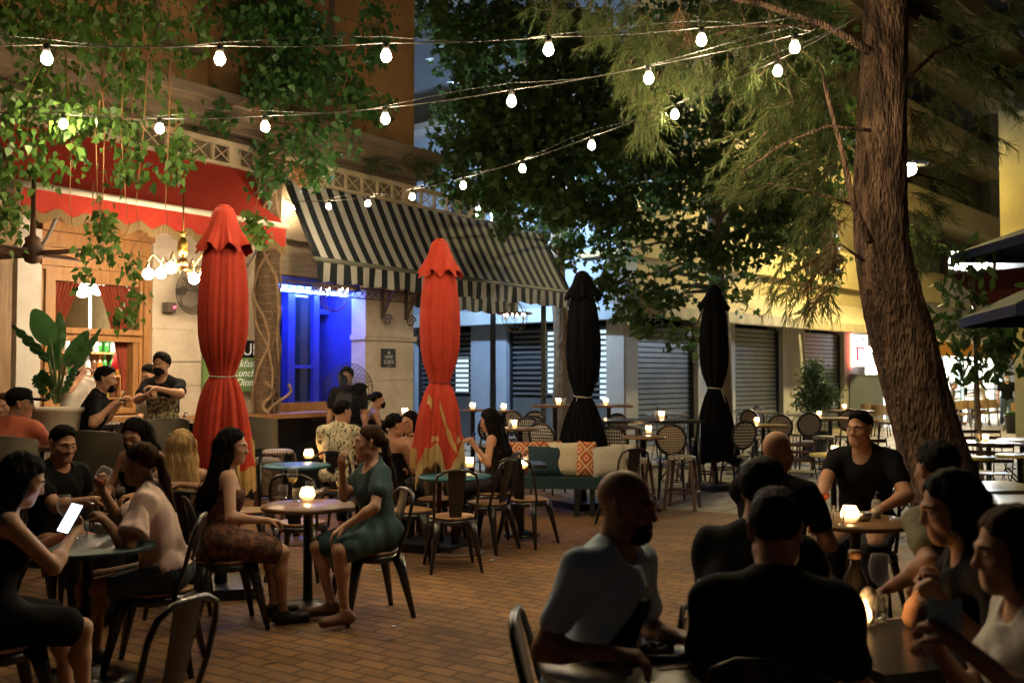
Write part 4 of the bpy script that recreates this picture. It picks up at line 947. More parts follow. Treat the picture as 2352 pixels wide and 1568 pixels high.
# small things on tables
m_glass = tableglass('clear_glass'); m_wax = mat('wax', (.85, .68, .45), rough=.6, emit=(1, .55, .22), es=1.6); m_flame = emis('candle_flame', (1, .58, .22), 420)  # wax glows by itself, standing in for flame light inside it
m_jar = bpy.data.materials.new('candle_jar')
def _jar():
    m_jar.use_nodes = True; nt = m_jar.node_tree; L = nt.links; nt.nodes.remove(nt.nodes['Principled BSDF']); t = nt.nodes.new('ShaderNodeBsdfTransparent'); t.inputs[0].default_value = (.95, .9, .85, 1); q = nt.nodes.new('ShaderNodeBsdfTranslucent'); q.inputs[0].default_value = (.9, .8, .65, 1)
    mx = nt.nodes.new('ShaderNodeMixShader'); mx.inputs[0].default_value = .45; L.new(t.outputs[0], mx.inputs[1]); L.new(q.outputs[0], mx.inputs[2]); L.new(mx.outputs[0], nt.nodes['Material Output'].inputs[0])
_jar()
def make_candle(shape):
    def f():
        o = thing('candle_jar', '', 'candle'); B = MB()
        if shape == 'pot': B.lathe([(.03, .0), (.045, .008), (.056, .035), (.055, .06), (.044, .085), (.040, .10)], n=18)
        else: B.lathe([(.036, 0), (.039, .004), (.041, .10)], n=18)
        B.build('jar', m_jar, o, world=False)
        B = MB(); B.lathe([(.030, .006), (.034, .012), (.034, .045), (.0, .046)], n=14); B.build('wax', m_wax, o, world=False)
        B = MB(); B.lathe([(.002, .048), (.010, .058), (.011, .066), (.006, .082), (0.0, .094)], n=8); B.build('flame', m_flame, o, world=False); return o
    return f
CP, CJ = Proto(make_candle('pot')), Proto(make_candle('jar'))
def make_wine(fill):
    def f():
        o = thing('wine_glass', '', 'glass'); B = MB(); B.lathe([(.034, 0), (.032, .003), (.006, .008), (.004, .02), (.004, .085), (.012, .095), (.034, .118), (.042, .15), (.040, .185), (.033, .215)], n=18); B.build('bowl', m_glass, o, world=False)
        if fill: B = MB(); B.lathe([(.010, .098), (.032, .12), (.039, .14), (0, .141)], n=16); B.build('wine', mat('wine_' + fill, {'white': (.75, .6, .2), 'rose': (.7, .15, .06)}[fill], rough=.1, trans=.5), o, world=False)
        return o
    return f
WGw, WGr, WGe = Proto(make_wine('white')), Proto(make_wine('rose')), Proto(make_wine(None))
def make_tumbler():
    o = thing('tumbler', '', 'glass'); B = MB(); B.lathe([(.030, 0), (.033, .006), (.037, .095)], n=16); B.build('wall', m_glass, o, world=False); B = MB(); B.lathe([(.029, .008), (.033, .05), (0, .051)], n=14); B.build('water', glassmat('water', (.9, .93, .95), .15), o, world=False); return o
TG = Proto(make_tumbler)
def make_flute():
    o = thing('champagne_flute', '', 'glass'); B = MB(); B.lathe([(.03, 0), (.005, .006), (.004, .07), (.012, .085), (.024, .13), (.022, .22)], n=14); B.build('bowl', m_glass, o, world=False); B = MB(); B.lathe([(.008, .085), (.020, .125), (0, .126)], n=12); B.build('wine', mat('wine_white', (.75, .6, .2)), o, world=False); return o
FL = Proto(make_flute)
def make_disp():
    o = thing('soap_dispenser', '', 'bottle'); B = MB(); B.lathe([(.027, 0), (.029, .004), (.029, .10), (.020, .118), (.012, .122)], n=14); B.build('bottle', tableglass('dispenser_glass', (.9, .9, .88), .2), o, world=False); B = MB(); B.lathe([(.013, .12), (.013, .14), (.004, .142), (.004, .165)], n=8); B.tube([(0, 0, .163), (.035, 0, .158)], .005, 5); B.build('pump', m_dark, o, world=False)
    B = MB(); B.lathe([(.026, .004), (.026, .06), (0, .061)], n=12); B.build('liquid', mat('gel', (.5, .48, .4), rough=.4), o, world=False); return o
DS = Proto(make_disp)
def make_bowl():
    o = thing('ashtray_bowl', '', 'bowl'); B = MB(); B.lathe([(.02, 0), (.04, .012), (.05, .04), (.045, .055), (.042, .05), (.035, .02), (0, .012)], n=16); B.build('shell', STEEL, o, world=False); return o
BW = Proto(make_bowl)
def on(kind, x, y, z, lab, group=None, rz=0.0, Y=None):
    """stands on a top of height z, base seen at pixel x,y"""
    p = gp(x, y, z) if Y is None else Vector((px(x, HOR, Y).x, Y, z)); return kind.place((p.x, p.y, z + .001), rz, lab, group)

# --- near tables
T1 = table(710, 7.1, .33, .73, m_brtop, 'round brown pedestal table with candle between the long haired woman and teal dress woman')
table(1045, 9.3, .34, .715, m_teal_t, 'round teal pedestal table in front of the fringed red parasol', ped=m_dkwood)
table(205, 5.45, .36, .73, mat('dark_teal_top', (.018, .06, .075), (.014, .045, .06), scale=3, rough=.4), 'round dark teal table under the wine glass at lower left')
table(683, 9.9, .33, .76, m_teal_t, 'round blue table with candle before the wooden counter', ped=m_dkwood)
table(1960, 6.22, .36, .75, m_brtop, 'round dark table with big candle before the man in V neck shirt')
table(1500, 3.2, .36, .73, mat('pale_top', (.38, .34, .27), (.3, .26, .2), scale=5, rough=.4), 'pale round table with black plate before the blue shirt man')
table(2062, 3.45, .29, .73, m_blktop, 'dark table with jug glasses and candle at lower right', square=True, rz=.3)
table(245, 10.9, .30, 1.12, m_blktop, 'square black high table with white candle near the pub window', square=True, rz=FANG, ped=m_dkwood, name='high_table', legs=True)
table(190, 8.3, .45, 1.08, mat('gloss_top', (.06, .045, .035), rough=.2), 'dark glossy high table beside the pink shirted man', square=True, rz=.2, name='high_table', legs=True)
table(445, 9.4, .22, 1.1, m_blktop, 'small black high table left of the larger red parasol', name='high_table')
table(1197, 10.3, .24, .74, m_blktop, 'small black table with candle before the patterned cushions', square=True, rz=.1)
# --- chairs near
MCg = 'black metal cafe chairs'
chair(MC, 1040, 8.55, -12, 'empty black metal chair with back to camera at the teal table', MCg)
chair(MC, 942, 8.95, 95, 'empty black metal chair seen side on left of the teal table', MCg)
chair(MC, 1005, 9.75, 150, 'black metal chair behind the teal table half hidden by it', MCg)
chair(MC, 1212, 9.75, 30, 'black metal chair in front of the cushioned bench', MCg)
chair(MC, 1118, 9.45, -60, 'black metal chair beside the seated woman with long black hair at bench', MCg)
chair(MC, 693, 8.2, 5, 'black metal chair behind the candle table facing the blue table', MCg)
chair(MC, 575, 8.9, 95, 'black metal chair left of the blue table', MCg)
chair(MC, 310, 3.65, -70, 'nearest black metal chair cut off by bottom edge at lower left', MCg)
chair(MC, 1430, 10.9, -25, 'black metal chair at right end of the cushioned bench', MCg)
# --- bench with cushions
bp = at_(1270, 11.9); bench = thing('cushion_bench', 'long dark teal upholstered bench in front of the black parasol', 'bench', bp, -.06)
B = MB(); vs = []
B.box((0, 0, .385), (1.9, .52, .13)); B.build('seat', mat('teal_velvet', (.008, .03, .035), (.012, .04, .045), scale=6, rough=.8), bench, world=False)
for x, y in ((-.8, -.2), (.28, -.2), (.46, -.2), (.85, -.2), (-.8, .2), (.85, .2)): B = MB(); B.box((x, y, .16), (.06, .06, .32)); B.build('leg', m_dark, bench, world=False)
def kilim():
    m = mat('kilim', (.45, .12, .05), rough=.9); nt = m.node_tree; L = nt.links; b = nt.nodes['Principled BSDF']; tc = nt.nodes.new('ShaderNodeTexCoord'); sp = nt.nodes.new('ShaderNodeSeparateXYZ'); L.new(tc.outputs['Object'], sp.inputs[0])
    def mth(op, a, b_=None):
        n = nt.nodes.new('ShaderNodeMath'); n.operation = op
        for i, q in enumerate((a, b_)):
            if q is None: continue
            if isinstance(q, (int, float)): n.inputs[i].default_value = q
            else: L.new(q, n.inputs[i])
        return n.outputs[0]
    fx = mth('PINGPONG', sp.outputs[0], .085); fz = mth('PINGPONG', sp.outputs[2], .1); s = mth('ADD', mth('MULTIPLY', fx, 1.18), fz); r = nt.nodes.new('ShaderNodeValToRGB'); r.color_ramp.interpolation = 'CONSTANT'
    L.new(mth('DIVIDE', s, .2), r.inputs[0]); e = r.color_ramp.elements; e[0].color = (.5, .05, .03, 1); e[1].position = .12; e[1].color = (.62, .45, .25, 1)
    for p, c in ((.2, (.42, .09, .03)), (.36, (.3, .07, .02)), (.46, (.62, .45, .25)), (.58, (.42, .12, .04)), (.78, (.62, .45, .25)), (.88, (.5, .06, .03))): q = e.new(p); q.color = (*c, 1)
    L.new(r.outputs[0], b.inputs['Base Color']); return m
def cushion(lab, x, w, h, m, Y=12.0, yaw=0, roll=0, z=.45, depth=.13, group='cushions on the bench'):
    p = at_(x, Y); o = MB(); n = 12; F = []; 
    for sgn in (1, -1):
        P = []
        for i in range(n + 1):
            row = []
            for j in range(n + 1):
                a, b = 2 * i / n - 1, 2 * j / n - 1; pinch = 1 - .06 * (abs(a) ** 3 * (1 - abs(b)) + abs(b) ** 3 * (1 - abs(a))); th = depth / 2 * ((1 - a ** 4) * (1 - b ** 4)) ** .6 + .004 * math.sin(7 * a + 3 * b)
                v = Vector((a * w / 2 * (1 - .05 * (1 - b * b)), -sgn * th, b * h / 2 * (1 - .05 * (1 - a * a)))); row.append(v)
            P.append(row if sgn > 0 else row[::-1])
        o.sheet(P)
    ob = o.build('cushion', m); tag(ob, lab, 'cushion', group); ob.matrix_basis = Matrix.Translation((p.x, p.y, z + h / 2)) @ Matrix.Rotation(yaw, 4, 'Z') @ Matrix.Rotation(-.25, 4, 'X') @ Matrix.Rotation(roll, 4, 'Y'); return ob
m_kil = kilim(); m_lin = mat('linen', (.58, .50, .36), (.5, .43, .3), scale=20, rough=.95, bump=.1); m_lin2 = mat('grey_linen', (.48, .43, .35), (.4, .36, .29), scale=20, rough=.95)
cushion('orange kilim patterned cushion at the left behind dark teal cushion', 1208, .46, .40, m_kil, 12.05, .1); cushion('orange kilim cushion mostly hidden behind teal and cream cushions', 1257, .34, .40, m_kil, 12.12, -.1)
cushion('dark teal velvet cushion leaning between kilim and cream cushions', 1253, .42, .36, mat('teal_cushion', (.015, .04, .055), rough=.85), 11.85, .05); cushion('plain cream linen cushion left of the kilim cushion', 1298, .40, .40, m_lin, 11.88)
cushion('upright orange kilim cushion between cream and grey cushions', 1346, .22, .42, m_kil, 11.78, -.1, .05); cushion('creased grey linen cushion with dark piping at right', 1398, .42, .36, m_lin2, 11.75, .05, -.1, .46); cushion('rightmost pale linen cushion against bench end', 1432, .30, .38, m_lin2, 11.95, -.15)
# --- terrace beyond: high tables, rattan chairs, stools
g2 = 'tables of the terrace'
table(1478, 12.2, .27, .90, m_brtop, 'brown round terrace table with candle beside the checked stool', group=g2)
table(1493, 13.6, .38, 1.04, m_blktop, 'long black high table with candle before the grey shutters', square=True, sx=1.7, group=g2, legs=True, name='high_table')
table(1752, 15.6, .32, .87, m_brtop, 'brown square terrace table with candle right of farther black parasol', square=True, group=g2)
table(1906, 17.4, .33, .9, m_brtop, 'brown square terrace table with candle just left of seated V neck man', square=True, group=g2)
table(1947, 20.2, .42, .93, m_brtop, 'farthest pale brown terrace table with candle before grey cabinet', square=True, group=g2)
table(1275, 15.3, .36, 1.19, m_brtop, 'high wooden table at the awning post with candle left of black parasol', square=True, group=g2, name='high_table'); table(1398, 15.6, .34, 1.18, m_brtop, 'high wooden table with candle just right of nearer black parasol', square=True, group=g2, name='high_table')
table(1194, 13.2, .28, .95, m_brtop, 'small wooden terrace table with candle right of the woman with long black hair', group=g2)
table(1912, 11.6, .27, .73, m_yeltop, 'round yellow topped low table behind the V neck man', group=g2)
g3 = 'black and white rattan bistro chairs'
for x, Y, f_, K, lab in ((1213, 15.6, 5, RC1, 'rattan chair in the row behind the small candle table, left one'), (1237, 16.2, 20, RC1, 'large checked rattan chair back right of left row chair before blue shutter'), (1222, 18.2, -10, RC1, 'rattan chair farthest back before the blue open slat shutter'), (1260, 13.9, 30, RC1, 'rattan chair half hidden by the nearer black parasol left side'),
    (1405, 17.0, -15, RC1, 'rattan chair right of the nearer black parasol under long black table'), (1412, 12.9, 15, RC1, 'rattan chair behind the kilim and grey cushions right end'), (1180, 18.4, 10, RC2, 'rattan chair with dim back behind the candle of small table'), (1541, 13.4, 10, RC2, 'rattan chair with worn back beside the brown round table'),
    (1690, 14.4, -20, RC1, 'rattan chair with bold white checks just right of farther black parasol'), (1788, 16.6, 10, RC2, 'rattan chair with fine weave behind the bald man left'), (1852, 17.3, 5, RC2, 'rattan chair with fine weave fully visible right of bald man'), (1762, 21.0, 75, RC2, 'rattan chair seen edge on before the shutters'), (1940, 19.0, 0, RC2, 'rattan chair behind the V neck man head'),
    (940, 13.6, 10, RC1, 'rattan chair by the stone pilaster corner near fringe parasol'), (817, 13.3, 0, RC1, 'rattan chair beside the pedestal fan'), (860, 13.0, -10, RC1, 'rattan chair right below the seated woman by stone pilaster'), (1110, 16.4, -30, RC1, 'rattan chair behind head of woman with long black hair'), (1150, 15.2, 20, RC1, 'rattan chair right behind the small terrace candle table'), (1320, 17.2, 0, RC1, 'rattan chair behind the nearer black parasol'), (980, 12.2, -30, RC1, 'rattan chair behind the fringed red parasol left'), (1735, 18.4, 160, RC2, 'rattan chair far back left facing the square candle table')):
    chair(K, x, Y, f_, lab, g3)
g4 = 'checked stools'
for x, Y, K, lab in ((1565, 12.3, ST1, 'wooden stool with bold checked seat nearest in terrace middle'), (1462, 11.9, ST1, 'dark checked stool left of the nearest stool'), (1614, 14.6, ST1, 'pale seated stool left of farther black parasol foot'), (1586, 15.4, ST1, 'stool with ribbed seat behind the worn rattan chair'), (1662, 15.2, ST1, 'stool partly behind bold checked rattan chair'), (1448, 16.6, ST2, 'tall stool at the end of the long black table'), (2036, 18.2, ST2, 'tall stool beside the leaning trunk left edge'), (225, 10.3, ST2, 'tall stool below the square black high table'), (640, 11.4, ST2, 'tall stool with checked seat before the dark counter'), (1890, 16.2, ST1, 'stool beside brown square table left of V neck man')):
    chair(K, x, Y, 20, lab, g4)
g5 = 'thin wire chairs before the shutters'
for x, Y, f_, lab in ((1488, 19.6, 10, 'thin wire chair leftmost before the plain grey shutter'), (1526, 18.6, -20, 'thin wire chair under edge of the long black table'), (1559, 20, 15, 'thin wire chair right behind the long black table'), (1575, 18.4, 60, 'thin wire chair beside farther black parasol left'), (1706, 21.5, 0, 'thin wire chair right behind farther black parasol'), (1778, 21.5, 10, 'thin wire chair left of the potted ficus'), (1824, 19.8, -20, 'thin wire chair in front of ficus pot left'), (1884, 19.6, 10, 'thin wire chair in front of ficus right side')): chair(WC, x, Y, f_, lab, g5)
for x, Y, lab in ((1530, 19.4, 'grey metal table among wire chairs before the plain shutter'), (1735, 20.4, 'grey metal table among wire chairs behind farther parasol'), (1845, 19.2, 'grey metal table before the potted ficus')): table(x, Y, .36, .9, m_greytop, lab, square=True, group=g2)
# --- folding chairs, right
g6 = 'dark folding chairs at right'
for x, Y, f_, lab in ((2240, 14.6, 170, 'folding chair behind the candle table at right, left one'), (2275, 14.6, 190, 'folding chair behind the candle table at right, right one'), (2234, 12.4, 20, 'folding chair in front of candle table close to trunk'), (2272, 12.2, 15, 'folding chair in front of candle table centre'), (2338, 12.9, -60, 'folding chair at right edge of the photo beside candle table'), (2062, 11.0, 150, 'folding chair just left of the leaning trunk'), (2335, 9.6, -75, 'nearest folding chair cut by right edge'), (2240, 10.3, 75, 'folding chair right of trunk beside low round table'), (2028, 12.5, 170, 'folding chair left of trunk behind V neck man shoulder'), (1842, 12.4, 30, 'folding chair right of the bald man')): chair(FC, x, Y, f_, lab, g6)
g7 = 'small tables at right'
table(2268, 13.5, .33, .74, m_greytop, 'low grey table with candle among folding chairs at right', square=True, group=g7); table(2345, 14, .33, .74, m_greytop, 'low grey table at right edge behind folding chairs', group=g7); table(2238, 11.2, .2, .73, m_yeltop, 'small round table right of the trunk', group=g7); table(2285, 8.3, .34, .73, m_greytop, 'square grey table between trunk and right edge', square=True, group=g7, rz=.2); table(2300, 7.5, .3, .72, m_greytop, 'lower square grey table nearest right edge', square=True, group=g7, rz=-.1); table(2340, 11.4, .26, .74, m_yeltop, 'round table at right edge under folding chair', group=g7)
# --- far restaurant
g8 = 'tan armchairs outside the lit restaurant'
for i, (x, Y) in enumerate(((2203, 31), (2230, 31.4), (2250, 31.8), (2270, 32.2), (2290, 32.6))): chair(TC, x, Y, -20, 'tan armchair outside lit restaurant, %s from trunk' % ('nearest', 'second', 'third', 'fourth', 'fifth')[i], g8)
chair(TC, 2322, 29.2, -60, 'tan armchair beside the far masked waiter', g8); chair(TC, 1998, 27.5, 20, 'tan armchair left of the trunk before lit doorway', g8); chair(TC, 2022, 26.5, 30, 'tan armchair touching trunk left edge before lit doorway', g8)
for x, Y, lab in ((2196, 32.6, 'dark table outside lit restaurant behind nearest tan armchair'), (2245, 33.4, 'dark table outside lit restaurant before white shirted diner')): table(x, Y, .45, .76, m_blktop, lab, square=True, rz=.7)
pt = thing('planter', 'dark round planter at foot of the yellow pillar', 'planter', at_(2326, 28.0), 0); B = MB(); B.lathe([(.18, 0), (.25, .5), (.26, .52), (.22, .52), (.2, .45), (0, .45)], n=16); B.build('pot', m_dark, pt, world=False); B = MB()
for k in range(60): a, r_ = rnd.uniform(0, 6.28), rnd.uniform(0, .2); B.add([(r_ * math.cos(a), r_ * math.sin(a), .45), (r_ * math.cos(a) + .05, r_ * math.sin(a), .55), (r_ * 1.3 * math.cos(a), r_ * 1.3 * math.sin(a), .62)], [(0, 1, 2)])
B.build('leaves', leafmat('planter_leaf', (.05, .12, .03), (.08, .18, .05)), pt, world=False)
# --- high padded chairs on the left
g9 = 'olive padded high chairs on the left'
for x, Y, f_, lab in ((383, 9.7, 170, 'olive padded chair below the masked waiter'), (347, 9.2, 60, 'olive padded chair back beside the woman looking down'), (20, 7.35, 10, 'grey padded chair behind the pink shirted man at left edge'), (250, 7.9, 15, 'dark padded chair behind the short haired man'), (598, 10.6, 30, 'olive padded chair right of the larger red parasol')): chair(PC, x, Y, f_, lab, g9)
# --- candles
gc = 'candles on the tables'
for K, x, y, z, lab in ((CP, 706, 1150, .73, 'glowing pot candle on the brown pedestal table'), (CP, 709, 1053, .76, 'candle on the round blue table'), (CP, 1952, 1199, .75, 'large glowing candle before the V neck man'), (CP, 1965, 1440, .73, 'bright candle on the dark lower right table'), (CP, 229, 966, 1.12, 'white pot candle on square black high table'), (CP, 1199, 1076, .74, 'candle on small table before kilim cushions'),
    (CJ, 1490, 995, .90, 'candle jar on the brown round terrace table'), (CJ, 1520, 961, 1.04, 'candle jar on the long black table'), (CJ, 1738, 973, .87, 'candle jar on square table right of farther black parasol'), (CJ, 1882, 957, .9, 'candle jar on table left of V neck man'), (CJ, 1940, 940, .93, 'candle jar on the farthest table by grey cabinet'), (CJ, 1283, 930, 1.19, 'candle jar left of nearer black parasol'), (CJ, 1391, 929, 1.18, 'candle jar right of nearer black parasol'), (CJ, 1181, 982, .95, 'candle jar on the small table right of long black haired woman'), (CJ, 2264, 1014, .74, 'candle on grey table among folding chairs'), (CJ, 1917, 1044, .73, 'candle on the yellow topped table')):
    on(K, x, y, z, lab, gc)
for x, Y, z, lab in ((1157, 15.4, 1.1, 'candle jar farther back behind long black haired woman'), (1086, 15.3, 1.12, 'candle jar between fringed parasol and long black haired woman'), (931, 13.4, 1.1, 'candle jar by the corner of stone pilaster')):
    table(x, Y, .22, z, m_brtop, {1157: 'narrow table holding far candle by blue shutter', 1086: 'narrow table holding candle right of fringed parasol', 931: 'narrow table holding candle by stone pilaster'}[x], group=g2, name='high_table'); on(CJ, 0, 0, z, lab, gc, Y=Y - .02) if False else CJ.place((px(x, HOR, Y).x, Y - .05, z + .001), 0, lab, gc)
# --- glasses and bottles
gg = 'drinks on the tables'
on(TG, 650, 1143, .73, 'water tumbler left on the brown pedestal table', gg); on(TG, 683, 1152, .73, 'water tumbler beside wine glass on the brown pedestal table', gg); on(WGw, 672, 1140, .73, 'wine glass with little white wine on brown pedestal table', gg); on(FL, 777, 1143, .73, 'champagne flute by the teal dress woman hand', gg); on(BW, 730, 1141, .73, 'small round metal ashtray bowl beside the candle', gg); on(TG, 712, 1134, .73, 'glass bottle like tumbler behind the candle of brown table', gg)
on(WGe, 147, 1222, .73, 'wine glass beside the lit phone at lower left', gg); on(TG, 187, 1236, .73, 'water tumbler at the lower left teal table', gg); on(BW, 236, 1222, .73, 'dark ashtray on the lower left teal table', gg)
on(DS, 1064, 1070, .715, 'pump dispenser on the teal table', gg); on(CJ, 1079, 1073, .715, 'unlit looking white candle cup on the teal table', gc)
on(WGr, 1893, 1184, .75, 'wine glass with red drink before V neck man', gg); on(TG, 1903, 1198, .75, 'tumbler left of the big candle', gg); on(TG, 1926, 1206, .75, 'clear tumbler near the big candle', gg); on(BW, 1984, 1196, .75, 'round metal bowl right of big candle', gg); on(DS, 2013, 1190, .75, 'white labelled dispenser right of big candle', gg)
on(WGe, 2022, 1400, .73, 'large wine glass on the dark lower right table', gg); on(TG, 1990, 1432, .73, 'tumbler next to bright candle at lower right', gg); on(TG, 2016, 1425, .73, 'water tumbler right of bright candle at lower right', gg)
on(DS, 250, 968, 1.12, 'clear dispenser beside white pot candle', gg); on(DS, 423, 985, 1.1, 'clear dispenser on small high table by red parasol', gg); on(DS, 1207, 1075, .74, 'dispenser beside the kilim cushion candle', gg); on(DS, 1508, 962, 1.04, 'small dispenser beside long black table candle', gg); on(DS, 1296, 931, 1.19, 'small dispenser left of nearer black parasol', gg); on(DS, 2246, 1014, .74, 'dispenser beside candle among folding chairs', gg); on(DS, 1172, 983, .95, 'dispenser beside candle on small terrace table', gg); on(TG, 635, 945, 1.12, 'tall glass on the wooden counter beside trunk', gg)
o = thing('jug', 'dark bottle with cork and round white tag on dark lower right table', 'bottle', gp(1965, 1415, .73), 0, gg); B = MB(); B.lathe([(.04, 0), (.045, .01), (.045, .14), (.02, .19), (.018, .22)], n=16); B.build('bottle', mat('dark_bottle', (.015, .012, .01), rough=.15, spec=.8), o, world=False); B = MB(); B.lathe([(.022, .22), (.024, .25), (0, .251)], n=12); B.build('cork', m_seatw, o, world=False); B = MB(); B.lathe([(0, -.004), (.035, -.004), (.035, .004), (0, .004)], n=18); t = B.build('tag', mat('paper_white', (.6, .58, .54), rough=.8), o, world=False); t.rotation_euler = (1.5, 0, .3); t.location = (.03, -.055, .09)
o = thing('tray_plate', 'round black plate on pale table before blue shirt man', 'plate', gp(1495, 1495, .73) + Vector((0, 0, .002)), 0); B = MB(); B.lathe([(.06, 0), (.12, .006), (.155, .028), (.158, .026), (.12, .0), (0, .004)][::1], n=28); B.build('dish', mat('black_ceramic', (.015, .015, .017), rough=.18, spec=.7), o, world=False)
B = MB(); 
for k in range(26): a, r_ = rnd.uniform(0, 6.3), rnd.uniform(0, .09); c = Vector((r_ * math.cos(a), r_ * math.sin(a), .015)); B.lathe([(0, -.01), (.016, -.002), (.012, .012), (0, .016)], c, 6)
B.build('food', mat('dark_food', (.05, .035, .02), (.03, .05, .02), scale=20, rough=.4), o, world=False)
tag(MB().build('x', m_dark), 'x', 'x') if False else None
B = MB(); p = gp(1560, 1520, .73); B.box((p.x, p.y, .733), (.2, .14, .004), rz=.3); tag(B.build('napkin', mat('paper_napkin', (.55, .5, .42), rough=.9)), 'pale paper napkin beside the black plate', 'napkin')
on(TG, 1592, 1455, .73, 'tall clear glass right of the black plate', gg); on(WGe, 1625, 1478, .73, 'stemmed glass right of black plate beside dark figure', gg)
# ground litter near the tables
for k, (x, y) in enumerate(((870, 1310), (1130, 1287), (905, 1440))): B = MB(); p = gp(x, y); B.box((p.x, p.y, .006), (.05, .03, .008), rz=k); tag(B.build('paper_scrap', mat('litter_white', (.5, .48, .42), rough=.9)), ('small white scrap on the bricks right of candle table', 'dark small scrap on bricks near the empty chair', 'tiny scrap on the bare brick floor')[k], 'scrap')
# ------------------------------------------------------------------ people: bodies and clothes as smooth blended volumes, meshed as single surfaces
class Vol:
    def __init__(s): s.ops = []
    def cone(s, a, b, ra, rb, k=.02, sub=False): s.ops.append(('c', np.array(a, float), np.array(b, float), ra, rb, k, sub)); return s
    def ell(s, c, r, Q=None, k=.02, sub=False): s.ops.append(('e', np.array(c, float), np.array(r, float), Q, None, k, sub)); return s
    def plane(s, p, n, k=.004): s.ops.append(('p', np.array(p, float), np.array(n, float), None, None, k, True)); return s   # keeps the side n points away from
    def noise(s, amp, fr, kind='fold'): s.ops.append(('n', amp, fr, kind, None, 0, False)); return s
    def mesh(s, h):
        lo = np.full(3, 1e9); hi = -lo
        for o in s.ops:
            if o[6] or o[0] in 'pn': continue
            if o[0] == 'c': r = max(o[3], o[4]); l, q = np.minimum(o[1], o[2]) - r, np.maximum(o[1], o[2]) + r
            else: r = o[2].max(); l, q = o[1] - r, o[1] + r
            lo = np.minimum(lo, l); hi = np.maximum(hi, q)
        lo -= 3 * h + .02; hi += 3 * h + .02
        n = np.ceil((hi - lo) / h).astype(int) + 1
        F = np.full(n, .5, np.float32); ax = [(lo[i] + h * np.arange(n[i])).astype(np.float32) for i in range(3)]
        for o in s.ops:
            kd = o[0]
            if kd == 'p':
                d = (ax[0][:, None, None] - o[1][0]) * o[2][0] + (ax[1][None, :, None] - o[1][1]) * o[2][1] + (ax[2][None, None, :] - o[1][2]) * o[2][2]
                F = np.maximum(F, d); continue
            if kd == 'n' and o[3] == 'pleat':
                X, Y, Z = np.meshgrid(*ax, indexing='ij', sparse=True); fr = o[2]; F += o[1] * (np.sin(fr * X + 2.5 * np.sin(5 * Z + 2 * Y)) + np.sin(fr * Y + 2.5 * np.sin(4 * Z + 1)) + .5 * np.sin(22 * (X + Z))) * .5; continue
            if kd == 'n':
                X, Y, Z = np.meshgrid(*ax, indexing='ij', sparse=True); fr = o[2]
                if o[3] == 'fold': F += o[1] * (np.sin(fr * (X * 1.3 + .6 * Z) + 2 * np.sin(fr * .45 * (Y + Z))) + np.sin(fr * (.9 * Y - 1.1 * Z) + 1.7 * np.sin(fr * .5 * X + 1)) + .6 * np.sin(fr * 2.1 * (X + Y * .7 - .5 * Z))) * .5
                elif o[3] == 'strand': F += o[1] * (np.sin(fr * X + 3 * np.sin(fr * .12 * Z)) * .6 + np.sin(fr * 1.0 * Y + 2.5 * np.sin(fr * .1 * Z + 1)) * .6)
                else: F += o[1] * np.sin(fr * X + 2 * np.sin(fr * .6 * Y)) * np.sin(fr * 1.1 * Y + 1) * np.sin(fr * .95 * Z + 2 * np.sin(fr * .5 * X))
                continue
            k = o[5]; pad = k + 2 * h
            if kd == 'c': r = max(o[3], o[4]); l, q = np.minimum(o[1], o[2]) - r - pad, np.maximum(o[1], o[2]) + r + pad
            else: r = o[2].max(); l, q = o[1] - r - pad, o[1] + r + pad
            i0 = np.clip(np.floor((l - lo) / h).astype(int), 0, n - 1); i1 = np.clip(np.ceil((q - lo) / h).astype(int) + 1, 1, n)
            if (i1 <= i0).any(): continue
            sl = tuple(slice(a, b) for a, b in zip(i0, i1))
            X = ax[0][sl[0]][:, None, None]; Y = ax[1][sl[1]][None, :, None]; Z = ax[2][sl[2]][None, None, :]
            if kd == 'c':
                a, b = o[1], o[2]; ba = b - a; L = max(float(ba @ ba), 1e-9)
                t = np.clip(((X - a[0]) * ba[0] + (Y - a[1]) * ba[1] + (Z - a[2]) * ba[2]) / L, 0, 1)
                d = np.sqrt((X - a[0] - t * ba[0]) ** 2 + (Y - a[1] - t * ba[1]) ** 2 + (Z - a[2] - t * ba[2]) ** 2) - (o[3] + t * (o[4] - o[3]))
            else:
                x, y, z = X - o[1][0], Y - o[1][1], Z - o[1][2]; Q = o[3]
                if Q is not None: x, y, z = (Q[0][0] * x + Q[1][0] * y + Q[2][0] * z, Q[0][1] * x + Q[1][1] * y + Q[2][1] * z, Q[0][2] * x + Q[1][2] * y + Q[2][2] * z)
                r = o[2]; k0 = np.sqrt((x / r[0]) ** 2 + (y / r[1]) ** 2 + (z / r[2]) ** 2) + 1e-6; k1 = np.sqrt((x / r[0] ** 2) ** 2 + (y / r[1] ** 2) ** 2 + (z / r[2] ** 2) ** 2) + 1e-6
                d = k0 * (k0 - 1) / k1
            G = F[sl]
            if o[6]:
                hh = np.clip(.5 - .5 * (G + d) / k, 0, 1); F[sl] = G * (1 - hh) - d * hh + k * hh * (1 - hh)
            else:
                hh = np.clip(.5 + .5 * (G - d) / k, 0, 1); F[sl] = G * (1 - hh) + d * hh - k * hh * (1 - hh)
        F[0] = F[-1] = .1; F[:, 0] = F[:, -1] = .1; F[:, :, 0] = F[:, :, -1] = .1
        S = F < 0
        c8 = np.zeros(np.array(S.shape) - 1, np.int8)
        for i in (0, 1):
            for j in (0, 1):
                for k in (0, 1): c8 += S[i:S.shape[0] - 1 + i, j:S.shape[1] - 1 + j, k:S.shape[2] - 1 + k]
        act = (c8 > 0) & (c8 < 8); idx = np.argwhere(act); ID = np.full(act.shape, -1, np.int32); ID[act] = np.arange(len(idx))
